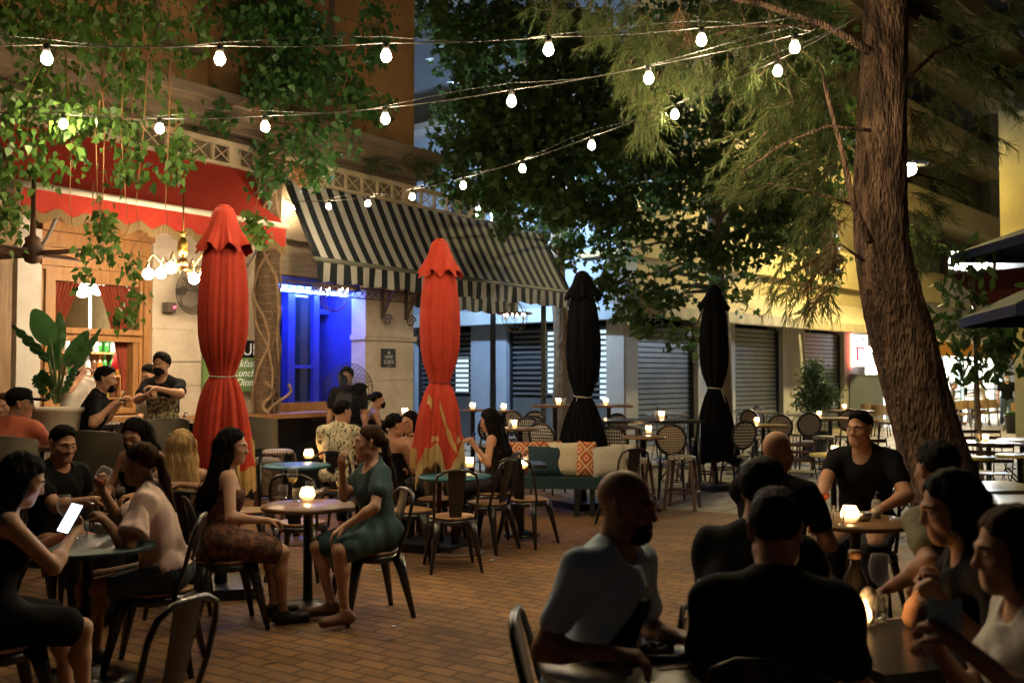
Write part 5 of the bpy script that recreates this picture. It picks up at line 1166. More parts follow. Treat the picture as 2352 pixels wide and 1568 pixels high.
        acc = np.zeros((len(idx), 3)); cnt = np.zeros(len(idx))
        CO = [(i, j, k) for i in (0, 1) for j in (0, 1) for k in (0, 1)]
        V8 = {c: F[idx[:, 0] + c[0], idx[:, 1] + c[1], idx[:, 2] + c[2]].astype(float) for c in CO}
        for c in CO:
            for a in range(3):
                if c[a]: continue
                e = list(c); e[a] = 1; va, vb = V8[c], V8[tuple(e)]; m = (va < 0) != (vb < 0); t = np.where(m, va / np.where(m, va - vb, 1), 0)
                p = np.tile(np.array(c, float), (len(idx), 1)); p[:, a] += t; acc += p * m[:, None]; cnt += m
        V = lo + h * (idx + acc / cnt[:, None])
        Q = []
        for a in range(3):
            b, c = (a + 1) % 3, (a + 2) % 3
            sa = [slice(None)] * 3; sb = [slice(None)] * 3; sa[a] = slice(0, -1); sb[a] = slice(1, None)
            A, Bq = S[tuple(sa)], S[tuple(sb)]; E = np.argwhere(A != Bq)
            E = E[(E[:, b] > 0) & (E[:, c] > 0) & (E[:, b] < S.shape[b] - 1) & (E[:, c] < S.shape[c] - 1)]
            if not len(E): continue
            ins = A[tuple(E.T)]
            def cell(db, dc):
                q = E.copy(); q[:, b] -= db; q[:, c] -= dc; return ID[tuple(q.T)]
            q = np.stack([cell(1, 1), cell(0, 1), cell(0, 0), cell(1, 0)], 1); q[~ins] = q[~ins][:, ::-1]; Q.append(q)
        return V, np.concatenate(Q) if Q else np.zeros((0, 4), int)

def vol_obj(vol, name, m, parent, h):
    V, Q = vol.mesh(h)
    me = bpy.data.meshes.new(name); me.vertices.add(len(V)); me.vertices.foreach_set('co', V.ravel())
    me.loops.add(len(Q) * 4); me.loops.foreach_set('vertex_index', Q.ravel().astype(np.int32))
    me.polygons.add(len(Q)); me.polygons.foreach_set('loop_start', np.arange(0, len(Q) * 4, 4, dtype=np.int32))
    me.polygons.foreach_set('use_smooth', np.ones(len(Q), bool)); me.update(calc_edges=True); me.validate()
    me.materials.append(m); o = bpy.data.objects.new(name, me); COL.objects.link(o); o.parent = parent; return o

def skinmat(name, c):
    m = mat(name, c, tuple(x * .86 for x in c), scale=9, rough=.55, bump=.06, bscale=120, spec=.3); b = m.node_tree.nodes['Principled BSDF']
    b.inputs['Subsurface Weight'].default_value = .12; b.inputs['Subsurface Radius'].default_value = (.02, .008, .004); b.inputs['Subsurface Scale'].default_value = .5; return m
SKIN = {'fair': skinmat('skin_fair', (.56, .33, .23)), 'tan': skinmat('skin_tan', (.44, .235, .145)), 'olive': skinmat('skin_olive', (.36, .19, .115))}
def hairmat(n, c): return mat('hair_' + n, c, tuple(x * 1.7 + .001 for x in c), scale=30, rough=.65, spec=.06, bump=.5, bscale=90, stretch=(1, 1, .06))
HAIR = {'black': hairmat('black', (.004, .003, .0025)), 'brown': hairmat('brown', (.028, .014, .008)), 'blond': hairmat('blond', (.30, .19, .085))}
def cloth(n, c, c2=None, sc=60, rough=.9, **k): return mat('cloth_' + n, c, c2 or tuple(x * .8 for x in c), scale=sc, rough=rough, bump=.12, bscale=250, sheen=.0, **k)
DENIM = cloth('denim', (.035, .055, .09), (.06, .09, .13)); BLKC = cloth('black', (.005, .005, .006), spec=.15); DKTROU = cloth('dark_trousers', (.02, .02, .026))
eye_w = mat('eye_white', (.7, .66, .62), rough=.25); eye_d = mat('eye_iris', (.02, .012, .008), rough=.15)
def nz(v): v = np.array(v, float); return v / max(np.linalg.norm(v), 1e-9)
def ik(S, T, l1, l2, pole):
    S, T = np.array(S, float), np.array(T, float); d = T - S; L = np.linalg.norm(d); mx = (l1 + l2) * .995
    if L > mx: T = S + d / L * mx; d = T - S; L = mx
    L = max(L, abs(l1 - l2) + .02); u = d / np.linalg.norm(d); a = (l1 * l1 - l2 * l2 + L * L) / (2 * L); hh = math.sqrt(max(l1 * l1 - a * a, 1e-6))
    p = np.array(pole, float); p = p - u * (p @ u); p = nz(p) if np.linalg.norm(p) > 1e-5 else nz(np.cross(u, (1, 0, 0)))
    return S + u * a + p * hh, T
def rotm(ax, deg): return np.array(Matrix.Rotation(R(deg), 3, ax))

def person(lab, head, face, sit=True, lean=4, side=0, twist=0, hyaw=0, hpitch=5, hroll=0, sex='m', s=1.0, skin='tan', hair=('short', 'black'), top=('tee', BLKC), bottom=('pants', DKTROU),
           hR=None, hL=None, gripR=.5, gripL=.5, pnR=None, pnL=None, poleR=None, poleL=None, fR=None, fL=None, kR=None, kL=None, shoes=None, beard=0, mask=None, h=None, eyes=True, hz=None, fat=1.0, cap=None, extra=None, group=None):
    Hx, Hy, Hd = head; hw = px(Hx, Hy, Hd); f = sex == 'f'; sc = s * (.95 if f else 1.0)
    h = h or .0062 + .00062 * Hd
    u = rotm('X', -lean) @ rotm('Y', side) @ np.array((0, 0, 1.)); u = nz(u)
    r0 = np.array((1., 0, 0)); rr = nz(r0 - u * (r0 @ u)); ff = np.cross(u, rr)            # pelvis-level axes of the trunk
    T = np.array(Matrix.Rotation(R(-twist), 3, Vector(u))); rs, fs = T @ rr, T @ ff       # shoulder axes
    P = np.zeros(3); at = lambda a, x=0, y=0, w=.0: P + (u * a + (rr * (1 - w) + rs * w) * x + (ff * (1 - w) + fs * w) * y) * sc
    nb = at(.5); shw = .158 if f else .185; SH = {'R': at(.445, shw, -.01, 1), 'L': at(.445, -shw, -.01, 1)}
    HQ = np.array(Matrix((Vector(nz(rr)), Vector(nz(np.cross((0, 0, 1.), rr))), Vector((0, 0, 1)))).transposed())
    HQ = HQ @ rotm('Z', -hyaw) @ rotm('X', -hpitch) @ rotm('Y', hroll)
    hc = nb + u * .022 * sc + np.array((0, 0, .022)) * sc + HQ @ np.array((0, .028, .118)) * sc
    hp = lambda x, y, z: hc + HQ @ np.array((x, y, z)) * sc
    ht = hp(0, -.01, .118)
    hipz = hz if hz is not None else hw.z - ht[2]
    if hipz < .42 or hipz > 1.05: print('hip height', round(hipz, 2), lab[:40])
    off = np.array((0, 0, hipz)); a = R(face); ca, sa = math.cos(a), math.sin(a)
    base = Vector((hw.x - (ca * ht[0] + sa * ht[1]), hw.y - (-sa * ht[0] + ca * ht[1]), 0))
    root = thing('person', lab, 'person', base, -a, group); Wi = np.array(root.matrix_basis.inverted())
    def tgt(q):      # hand or foot goal: local tuple, or ('w', x, y, Y) in the photo at distance Y
        if q[0] == 'w':
            w = px(*q[1:]); v = Wi @ np.array((w.x, w.y, w.z, 1)); return v[:3] - off
        return np.array(q, float) - off
    k = .86 if f else 1.0; k *= fat; body = Vol(); arms = {}; legs = {}
    tors = [('e', at(.03), (.158 * (1.06 if f else 1) * fat, .118 * fat, .115)), ('e', at(.17), ((.125 if f else .148) * fat, .100 * fat, .125)), ('e', at(.335, 0, .005, 1), ((.142 if f else .168) * fat, (.105 if f else .118) * fat, .16)),
            ('c', at(.435, shw * .82, -.01, 1), at(.435, -shw * .82, -.01, 1), .055 * k, .055 * k), ('c', at(.50, 0, -.01), at(.455, shw * .6, -.012, 1), .048 * k, .05 * k), ('c', at(.50, 0, -.01), at(.455, -shw * .6, -.012, 1), .048 * k, .05 * k)]
    TQ = np.stack([rr, ff, u], 1)
    if f: tors += [('e', at(.305, .066, .070, 1), (.060, .056, .062)), ('e', at(.305, -.066, .070, 1), (.060, .056, .062))]
    tors += [('e', at(-.01, .08, -.04 if sit else -.025), (.09, .10 if sit else .085, .095)), ('e', at(-.01, -.08, -.04 if sit else -.025), (.09, .10 if sit else .085, .095))]
    def put(v, prim, g=0., kk=.05):
        if prim[0] == 'e': v.ell(prim[1], (np.array(prim[2]) * sc + g), TQ, kk)
        else: v.cone(prim[1], prim[2], prim[3] * sc + g, prim[4] * sc + g, kk)
    for t in tors: put(body, t)
    body.cone(at(.47, 0, -.005), hp(0, -.022, -.06), .062 * k * sc, .052 * (.85 if f else 1.02) * sc, .03)
    for sd, sx in (('R', 1), ('L', -1)):
        goal = hR if sd == 'R' else hL
        if goal is None: goal = (sx * .12 * sc, .36 * sc, hipz + .16) if sit else (sx * .26, .08, hipz - .12)
        pole = (poleR if sd == 'R' else poleL) or (sx * .6, -.5, -.9)
        E, Wr = ik(SH[sd], tgt(goal), .285 * sc, .245 * sc, pole); arms[sd] = (SH[sd], E, Wr)
        body.cone(SH[sd], E, .052 * k * sc, .041 * k * sc, .03).cone(E, Wr, .041 * k * sc, .027 * k * sc, .02)
        body.ell(E + (Wr - E) * .25, (.043 * k * sc,) * 3, None, .03)
        d = nz(Wr - E); pn = np.array((pnR if sd == 'R' else pnL) or (0, 0, -1), float); pn = nz(pn - d * (pn @ d)); sidev = nz(np.cross(d, pn)) * (1 if sd == 'L' else -1)   # towards the thumb
        hs = (.9 if f else 1.0) * sc; g = gripR if sd == 'R' else gripL
        for j, (o_, ln) in enumerate(((.026, .9), (.009, 1.0), (-.009, .95), (-.025, .76))):
            kn = Wr + d * .088 * hs * (1 - .05 * abs(j - 1)) + sidev * o_ * hs; body.cone(Wr + sidev * o_ * .5 * hs + d * .01, kn, .0155 * hs, .0125 * hs, .014)
            p0 = kn; cu = 0.12
            for L_, rad in ((.042, .0095), (.027, .0085), (.022, .0078)):
                cu += g * 1.15 * (1 if j else .92); dv = d * math.cos(cu) + pn * math.sin(cu); p1 = p0 + dv * L_ * ln * hs; body.cone(p0, p1, rad * hs * 1.05, rad * hs * .97, .004); p0 = p1
        tb = Wr + d * .03 * hs + sidev * .024 * hs + pn * .006; t1 = tb + nz(d * .75 + sidev * .75 + pn * (.25 + .5 * g)) * .038 * hs; t2 = t1 + nz(d * (.9 - .3 * g) + sidev * (.25 - .3 * g) + pn * (.3 + .6 * g)) * .034 * hs
        body.cone(Wr + d * .012, tb, .017 * hs, .0145 * hs, .014).cone(tb, t1, .0135 * hs, .011 * hs, .006).cone(t1, t2, .011 * hs, .009 * hs, .004)
        arms[sd] += (d, pn, sidev)
        goal = fR if sd == 'R' else fL; hj = at(-.005, sx * .09, 0)
        if goal is None: goal = (sx * .11, .44 * sc, .08) if sit else (sx * .1, 0.02, .08)
        kp = (kR if sd == 'R' else kL) or ((sx * .12, .35, 1.0) if sit else (sx * .05, 1, .05))
        Kn, An = ik(hj, tgt(goal), .43 * sc, .42 * sc, kp); legs[sd] = (hj, Kn, An)
        body.cone(hj, Kn, .088 * k * sc, .058 * k * sc, .04).cone(Kn, An, .055 * k * sc, .036 * k * sc, .03)
        back = nz((0, -1, 0)); cm = Kn * .68 + An * .32 + back * .018; body.ell(cm, (.05 * k * sc,) * 3, None, .04)
        sh = nz(An - Kn); toe = nz(np.array((sx * .15, 1, 0)) - sh * .0); An0 = An.copy(); fl = An[2] - .045
        body.cone(An, An + np.array((0, -.03, -.045)) * sc, .034 * sc, .032 * sc, .02).cone(An + np.array((0, .01, -.035)) * sc, An + (toe * .15 + np.array((0, 0, -.055))) * sc, .032 * sc, .024 * sc, .03)
        legs[sd] += (toe,)
    # head
    Hb = lambda v, c, r, kk, sub=False: v.ell(hp(*c), np.array(r) * sc, HQ, kk * sc, sub)
    fw = .95 if f else 1.0
    Hb(body, (0, -.014, .032), (.073, .093, .086), .02); Hb(body, (0, .030, -.045), (.056 * fw, .060, .076), .04)
    body.cone(hp(-.018, .066, -.098), hp(.018, .066, -.098), .021 * fw * sc, .021 * fw * sc, .03)
    for x in (-1, 1):
        Hb(body, (x * .044, .056, -.026), (.024, .022, .022), .03); Hb(body, (x * .050 * fw, .018, -.072), (.018, .03, .026), .03)
        body.cone(hp(x * .012, .085, .018), hp(x * .045, .068, .016), .011 * sc, .009 * sc, .018)
        Hb(body, (x * .031, .098, -.004), (.017, .016, .012), .014, True)
        Hb(body, (x * .031, .073, -.004), (.0145, .0145, .0145), .004)
        body.cone(hp(x * .0765, -.012, .016), hp(x * .074, -.004, -.03), .013 * sc, .009 * sc, .008); Hb(body, (x * .084, -.002, .0), (.006, .01, .014), .005, True)
        Hb(body, (x * .0125, .098, -.036), (.0085, .011, .008), .008)
    body.cone(hp(0, .084, .008), hp(0, .106, -.031), .007 * sc, .011 * sc, .014)
    body.cone(hp(-.020, .083, -.064), hp(.020, .083, -.064), .008 * sc, .008 * sc, .008).cone(hp(-.017, .081, -.076), hp(.017, .081, -.076), .009 * sc, .009 * sc, .008)
    body.cone(hp(-.022, .0935, -.0695), hp(.022, .0935, -.0695), .0025 * sc, .0025 * sc, .004, True)
    body.ops = [o if o[0] not in 'cen' else o for o in body.ops]
    def lift(v):
        out = []
        for o in v.ops:
            o = list(o)
            if o[0] in 'ep': o[1] = o[1] + off
            elif o[0] == 'c': o[1] = o[1] + off; o[2] = o[2] + off
            out.append(tuple(o))
        v.ops = out; return v
    bo = vol_obj(lift(body), 'body', SKIN[skin], root, h)
    if eyes:
        for x in (-1, 1):
            c = hp(x * .031, .0755, -.003) + off; B = MB(); Lf = Vector(HQ @ np.array((0, 1, 0))); Lr = Vector(HQ @ np.array((1, 0, 0))); Lu = Vector(HQ @ np.array((0, 0, 1)))
            vs = []; 
            for i in range(7):
                for j in range(10):
                    th = math.pi * .55 * i / 6; ph = 2 * math.pi * j / 10; rad = .0132 * sc; vs.append(Vector(c) + (Lf * math.cos(th) + (Lr * math.cos(ph) + Lu * .62 * math.sin(ph)) * math.sin(th)) * rad)
            fsx = [(i * 10 + j, i * 10 + (j + 1) % 10, (i + 1) * 10 + (j + 1) % 10, (i + 1) * 10 + j) for i in range(6) for j in range(10)]
            B.v = [tuple(v) for v in vs]; B.f = fsx; B.m = [1 if q < 20 else 0 for q in range(60)]; B.sm = [True] * 60
            B.build('eye', [eye_w, eye_d], root, world=False)
            if hair[1] is not None:
                B = MB(); B.tube([Vector(hp(x * .015, .094, .019) + off), Vector(hp(x * .032, .090, .0225) + off), Vector(hp(x * .051, .074, .017) + off)], [.0035, .004, .0025], 6, flat=(1, .8)); B.build('eyebrow', HAIR[hair[1]], root, world=False)
    # hair
    st, hm = hair
    if st not in ('bald',):
        v = Vol(); gr = {'short': .002, 'fade': -.001, 'curly': .014, 'bun': .004, 'long': .009, 'bob': .009, 'pony': .004}[st]
        Hb(v, (0, -.017, .037), (.0775 + gr, .0965 + gr, .0875 + gr), .02)
        if st in ('short', 'curly', 'fade'): Hb(v, (0, .022, .092), (.058, .058, .034 + gr), .03)
        pn = HQ @ nz((0, .727, -1.)); v.plane(hp(0, .078, .066), pn)
        if st in ('long', 'bob', 'pony'):
            pass
        Hb(v, (0, .108, .006), (.069, .068, .086), .012, True)
        ln = {'long': .22, 'bob': .40}.get(st)
        if ln:
            CH = []
            for x in (-.07, -.045, 0, .045, .07):
                a1 = hp(x * 1.05, -.045 - (.03 if abs(x) < .05 else 0), .02); a2 = hp(x * 1.1, -.06 - (.025 if abs(x) < .05 else -.02), -.10); a3 = at(ln + .1, x * 1.5, -.10 if st == 'long' else -.06, 1); a4 = at(ln, x * 1.15, -.115, 1)
                CH.append((hp(x * .7, -.03, .115), a1 + HQ @ np.array((x * .25, -.03, 0)), a2, a3, a4))
                v.cone(a1, a2, .036 * sc, .042 * sc, .03).cone(a2, a3, .042 * sc, .04 * sc, .03)
                if st == 'long': v.cone(a3, a4, .04 * sc, .024 * sc, .03)
            for x in (-1, 1): v.cone(hp(x * .072, .01, .04), hp(x * .082, .005, -.07), .018 * sc, .022 * sc, .02).cone(hp(x * .082, .005, -.07), at(.42, x * .1, -.02, 1), .022 * sc, .018 * sc, .02)
        if ln:      # loose strands over the mass of hair
            rs_ = np.random.default_rng(int(abs(Hx * 7 + Hy))); B = MB()
            for q in range(170):
                c0 = CH[int(rs_.integers(0, 5))]; o1 = rs_.normal(0, .017, 3); o1[1] = -abs(o1[1]) - .008; o2 = o1 * 1.15 + rs_.normal(0, .008, 3); cut = 5 if st == 'long' else 4
                pts = [Vector(p + (o1 * (.35 + .2 * i) if i < 2 else o2) * (1 if i else .4) + off) for i, p in enumerate(c0[:cut])]; pts[-1] += Vector(rs_.normal(0, .012, 3))
                sm_ = []
                for i in range(len(pts) - 1):
                    p0, p1, p2, p3 = pts[max(i - 1, 0)], pts[i], pts[i + 1], pts[min(i + 2, len(pts) - 1)]
                    for t in (0, .33, .66): sm_.append(.5 * ((2 * p1) + (p2 - p0) * t + (2 * p0 - 5 * p1 + 4 * p2 - p3) * t * t + (3 * p1 - p0 - 3 * p2 + p3) * t ** 3))
                B.tube(sm_ + [pts[-1]], [.0013] * (len(sm_)) + [.0008], 3, caps=False)
            B.build('hair_strand', HAIR[hm], root, world=False)['kind'] = 'stuff'
        if st == 'bun': Hb(v, (0, -.12, .03), (.045, .045, .045), .015); v.noise(.002, 160, 'strand')
        if st == 'pony':
            Hb(v, (0, -.115, .01), (.03, .03, .03), .02); v.cone(hp(0, -.12, .0), hp(0, -.14, -.10), .026 * sc, .03 * sc, .02).cone(hp(0, -.14, -.10), at(.33, 0, -.125), .03 * sc, .012 * sc, .02)
        if st == 'curly': v.noise(.007, 130, 'lump')
        elif st in ('short', 'fade'): v.noise(.004, 120, 'lump')
        else: v.noise(.0028, 150, 'strand')
        vol_obj(lift(v), 'hair', HAIR[hm], root, h * .9)
    if beard:
        v = Vol(); Hb(v, (0, .036, -.055), (.060, .062, .074), .02); v.cone(hp(-.018, .068, -.1), hp(.018, .068, -.1), .025 * sc, .025 * sc, .03); Hb(v, (0, .11, -.07), (.026, .03, .009), .006, True)
        v.plane(hp(0, .1, -.05), HQ @ nz((0, -.22, 1.))); v.plane(hp(0, .0, 0), HQ @ nz((0, -1., 0))); v.noise(.002, 200, 'lump'); vol_obj(lift(v), 'beard', HAIR['black'], root, h * .9)
    if mask:
        v = Vol(); Hb(v, (0, .040, -.058), (.064, .066, .062), .02); v.cone(hp(0, .095, -.03), hp(0, .086, -.09), .022 * sc, .022 * sc, .04); v.plane(hp(0, .1, -.022), HQ @ nz((0, -.1, 1.))); v.plane(hp(0, .015, 0), HQ @ nz((0, -1., 0))); vol_obj(lift(v), 'face_mask', mask, root, h * .9)
    if cap:
        v = Vol(); Hb(v, (0, -.018, .045), (.088, .106, .090), .02); v.plane(hp(0, .0, .035), HQ @ nz((0, .12, -1.))); vol_obj(lift(v), 'cap', cap, root, h)
        v = Vol(); Hb(v, (0, .12, .045), (.075, .085, .012), .01); vol_obj(lift(v), 'cap_brim', cap, root, h * .8)
    # clothes
    kind, m = top[0], top[1]; g = .012 + .25 * h
    v = Vol(); dress = 'dress' in kind
    for t in tors: put(v, t, g + (.004 if t[0] == 'e' else .001), .05)
    low = (.02 if kind == 'blouse' else -.08) if not dress else -.2
    strap = 'strap' in kind
    slv = {'tee': .62, 'vneck': .58, 'polo': .62, 'blouse': .3, 'shirt': .6, 'dress': .5}.get(kind.replace('_dress', ''), .6)
    if not strap:
        for sd in 'RL':
            S_, E_ = arms[sd][0], arms[sd][1]; e = S_ + (E_ - S_) * slv; fl = {'blouse': .02, 'dress': .03}.get(kind, .013)
            v.cone(S_, e, .054 * k * sc + g, .043 * k * sc + fl + .3 * g, .03)
            if kind == 'blouse':
                w = Vol(); A_, B_ = S_ + (E_ - S_) * .1, S_ + (E_ - S_) * 1.0; w.cone(A_, B_, .052 * sc, .108 * sc, .01); w.noise(.007, 75, 'pleat'); w.plane(S_ + (E_ - S_) * .74, nz(E_ - S_)); vol_obj(lift(w), 'sleeve_ruffle', m, root, h * .8)
    for q in (slv,):
        if not strap:
            for sd in 'RL': pass
    if dress or kind == 'skirted':
        fr = .82
        for sd in 'RL':
            hj, Kn = legs[sd][0], legs[sd][1]; v.cone(hj, hj + (Kn - hj) * fr, .10 * k * sc + g, .078 * k * sc + g + .01, .07)
        mid = (legs['R'][1] + legs['L'][1]) / 2; v.cone(at(0, 0, .05), mid * fr * .92 + at(0) * (1 - fr * .92) - np.array((0, 0, .02)), .09 * sc, .06 * sc, .08)
    v.noise(.0055, 26) if kind not in ('blouse', 'dress') else v.noise(.006, 62, 'pleat')
    if not dress: v.plane(at(low), -u)
    if strap: v.plane(at(.375, 0, 0), u)
    else:
        nr = {'vneck': (.07, .09, .12), 'dress': (.115, .1, .085), 'blouse': (.09, .09, .075), 'strap': (.1, .1, .1)}.get(kind, (.072, .085, .07))
        v.ell(at(.53, 0, .055 if kind != 'polo' else .03), np.array(nr) * sc, TQ, .006, True)
        for sd in 'RL':
            S_, E_ = arms[sd][0], arms[sd][1]; e = S_ + (E_ - S_) * slv; d = nz(E_ - S_); v.ops.append(('cutcap', e, d)) if False else None
    if strap:
        for x in (-1, 1):
            v.cone(at(.37, x * .07, .095, 1), at(.49, x * .085, .03, 1), .008, .008, .004).cone(at(.49, x * .085, .03, 1), at(.47, x * .08, -.06, 1), .008, .008, .004).cone(at(.47, x * .08, -.06, 1), at(.34, -x * .03 if kind == 'cross_strap' else x * .06, -.112, 1), .008, .008, .004)
    vol_obj(lift(v), {'tee': 'tee_shirt', 'vneck': 'tee_shirt', 'polo': 'polo_shirt', 'blouse': 'blouse', 'shirt': 'shirt', 'dress': 'dress', 'strap_dress': 'dress', 'strap': 'top', 'cross_strap': 'top'}.get(kind, 'shirt'), m, root, h)
    if kind in ('polo', 'shirt'):
        v = Vol(); v.cone(at(.505, -.03, .0), at(.505, .03, .0), .072 * sc, .072 * sc, .02); v.ell(at(.53, 0, .03), np.array((.068, .07, .09)) * sc, TQ, .004, True); v.plane(at(.535, 0, 0), u); vol_obj(lift(v), 'collar', m, root, h)
    if bottom:
        kind, m = bottom; v = Vol()
        for t in tors[:1] + tors[-2:]: put(v, t, g - .006, .04)
        for sd in 'RL':
            hj, Kn, An = legs[sd][:3]
            if kind == 'pants': v.cone(hj, Kn, .102 * k * sc + .8 * g, .074 * k * sc + .8 * g, .04).cone(Kn, An, .074 * k * sc + .8 * g, .054 * k * sc + .6 * g, .03)
            else: v.cone(hj, hj + (Kn - hj) * (.55 if kind == 'shorts' else .85), .096 * k * sc + .7 * g, .088 * k * sc + g, .05)
        v.noise(.003, 28); v.plane(at(-.0 if top[0] not in ('strap', 'cross_strap', 'blouse') else .08), u); vol_obj(lift(v), {'pants': 'trousers', 'shorts': 'shorts'}.get(kind, 'skirt'), m, root, h)
    if shoes:
        for sd in 'RL':
            An, toe = legs[sd][2], legs[sd][3]; v = Vol(); v.cone(An + np.array((0, -.035, -.04)) * sc, An + (toe * .16 + np.array((0, 0, -.05))) * sc, .043 * sc, .034 * sc, .02); v.cone(An + np.array((0, 0, -.01)), An + np.array((0, .01, -.05)), .042 * sc, .04 * sc, .03); v.plane(An + np.array((0, 0, -.078)), np.array((0, 0, -1.))); vol_obj(lift(v), 'shoe', shoes, root, h)
    if extra: extra(root, dict(at=at, off=off, hp=hp, arms=arms, legs=legs, h=h, lift=lift, TQ=TQ, sc=sc, tors=tors, put=put, u=u))
    root['_hip'] = hipz
    I = dict(root=root, base=base, face=face, hip=hipz)
    for sd in 'RL':
        w = arms[sd]; g_ = w[2] + off + (w[3] * .085 + w[4] * .035) * sc; I['hand' + sd] = root.matrix_basis @ Vector(g_)
    return I
# ------------------------------------------------------------------ the people in the photo
def seat_under(I, kind, lab, group=None, back=.0, face=None, dz=0):
    a = R(I['face'] if face is None else face); p = I['base'] + Vector((math.sin(a), math.cos(a), 0)) * (.06 - back)
    return kind.place((p.x, p.y, 0), -a, lab, group)
def place_hand(kind, I, hand, lab, dz=-.12, group=None, tilt=None, d=(0, 0, 0)):
    p = I['hand' + hand] + Vector(d); o = kind.place((p.x, p.y, p.z + dz), 0, lab, group)
    if tilt: o.rotation_euler = tilt
    return o
def make_phone(lit):
    def f():
        o = thing('phone', '', 'phone'); B = MB(); B.box((0, 0, 0), (.072, .148, .008)); B.build('case', m_dark, o, world=False); B = MB(); B.box((0, 0, .0045), (.066, .14, .001)); B.build('screen', emis('screen_lit', (.75, .82, 1), 5) if lit else m_shglass, o, world=False); return o
    return f
PH, PH2 = Proto(make_phone(True)), Proto(make_phone(False))
TEAL = cloth('teal', (.045, .095, .105)); PINK = cloth('dusty_pink', (.86, .64, .59)); WHITE = cloth('white', (.6, .57, .52)); KHAKI = cloth('khaki', (.20, .18, .115)); SALMON = cloth('salmon', (.52, .125, .065), (.46, .11, .055)); LBLUE = cloth('light_blue', (.60, .78, 1.0)); GREYC = cloth('grey', (.3, .3, .3)); JEAN = DENIM
PRINT = mat('cloth_brown_print', (.16, .07, .035), (.05, .025, .018), scale=22, rough=.9, contrast=(.45, .55)); FLORAL = mat('cloth_floral', (.55, .48, .33), (.035, .04, .02), scale=40, rough=.9, contrast=(.54, .60), det=2, stretch=(1, 1, .55)); CAMO = mat('cloth_camo', (.36, .30, .18), (.06, .05, .03), scale=26, rough=.9, contrast=(.47, .55), det=2)
SHOE = mat('dark_leather', (.02, .016, .014), rough=.5); SAND = mat('brown_leather', (.16, .07, .035), rough=.5)
pale_mask = cloth('pale_blue_mask', (.45, .62, .75))
# nearest on the left
I = person('dark haired woman seen from behind at lower left looking at her lit phone', (72, 1045, 4.6), 48, sex='f', skin='fair', hair=('long', 'black'), top=('strap_dress', BLKC), bottom=None, lean=12, hpitch=22, hyaw=10, hR=('w', 165, 1228, 4.72), hL=('w', 140, 1232, 4.85), gripR=.7, gripL=.7, poleR=(.8, -.2, -1), pnR=(0, 0, 1), pnL=(0, 0, 1), shoes=mat('pale_shoe', (.5, .46, .4), rough=.6))
seat_under(I, MC, 'black metal chair under woman with the lit phone', MCg)
p = px(162, 1190, 4.72); o = PH.place(p, 0, 'lit phone held by the dark haired woman at lower left'); o.matrix_basis = Matrix.Translation(p) @ Matrix.Rotation(R(-35), 4, 'Z') @ Matrix.Rotation(R(58), 4, 'X') @ Matrix.Rotation(R(14), 4, 'Y')
I = person('woman in dusty pink ruffled blouse holding a glass, seated in profile', (322, 1018, 5.65), -98, sex='f', skin='olive', hair=('pony', 'brown'), top=('blouse', PINK), bottom=('shorts', DENIM), lean=14, fat=1.12, hyaw=8, hR=('w', 236, 1128, 5.75), hL=('w', 240, 1196, 5.45), gripR=.75, gripL=.6, pnR=(0, 0, 0.01), poleR=(.3, -.3, -1), poleL=(-.7, -.4, -.8), h=.0085, shoes=SHOE)
seat_under(I, MC, 'black metal chair under woman in the pink blouse', MCg)
o = place_hand(WGr, I, 'R', 'round glass of reddish drink held by pink blouse woman', -.14, tilt=(0, .5, 0), d=(-.06, -.02, .0))
B = MB(); w = px(285, 1203, 5.42); B.lathe([(.0, -.005), (.017, -.005), (.017, .005), (0, .005)], n=14); o = B.build('wristwatch', STEEL); tag(o, 'round silver watch on wrist of the pink blouse woman', 'watch'); o.location = w; o.rotation_euler = (1.3, 0, .2)
I = person('woman with very long dark hair and brown print dress seen from behind', (535, 985, 6.6), 62, sex='f', skin='fair', hair=('long', 'black'), top=('strap_dress', PRINT), bottom=None, lean=8, hyaw=25, hL=('w', 415, 1112, 6.9), hR=('w', 612, 1195, 6.45), poleL=(-.2, 1, -.4), h=.009, shoes=SHOE)
seat_under(I, MC, 'black metal chair under the woman with print dress', MCg)
I = person('woman in teal dress facing left with one hand raised', (852, 978, 6.9), -118, sex='f', skin='fair', hair=('pony', 'brown'), top=('dress', TEAL), bottom=None, lean=6, hyaw=15, hpitch=-2, hR=('w', 786, 1078, 6.75), hL=('w', 790, 1210, 6.55), gripR=.35, gripL=.3, pnR=(.6, -.6, 0), poleR=(.5, -.2, -1), poleL=(-.8, -.3, -.4), fL=('w', 792, 1405, 6.55), fR=('w', 762, 1385, 6.85), kL=(-.15, .4, 1), h=.0085, shoes=SAND)
seat_under(I, MC, 'black metal chair under the woman in teal dress', MCg)
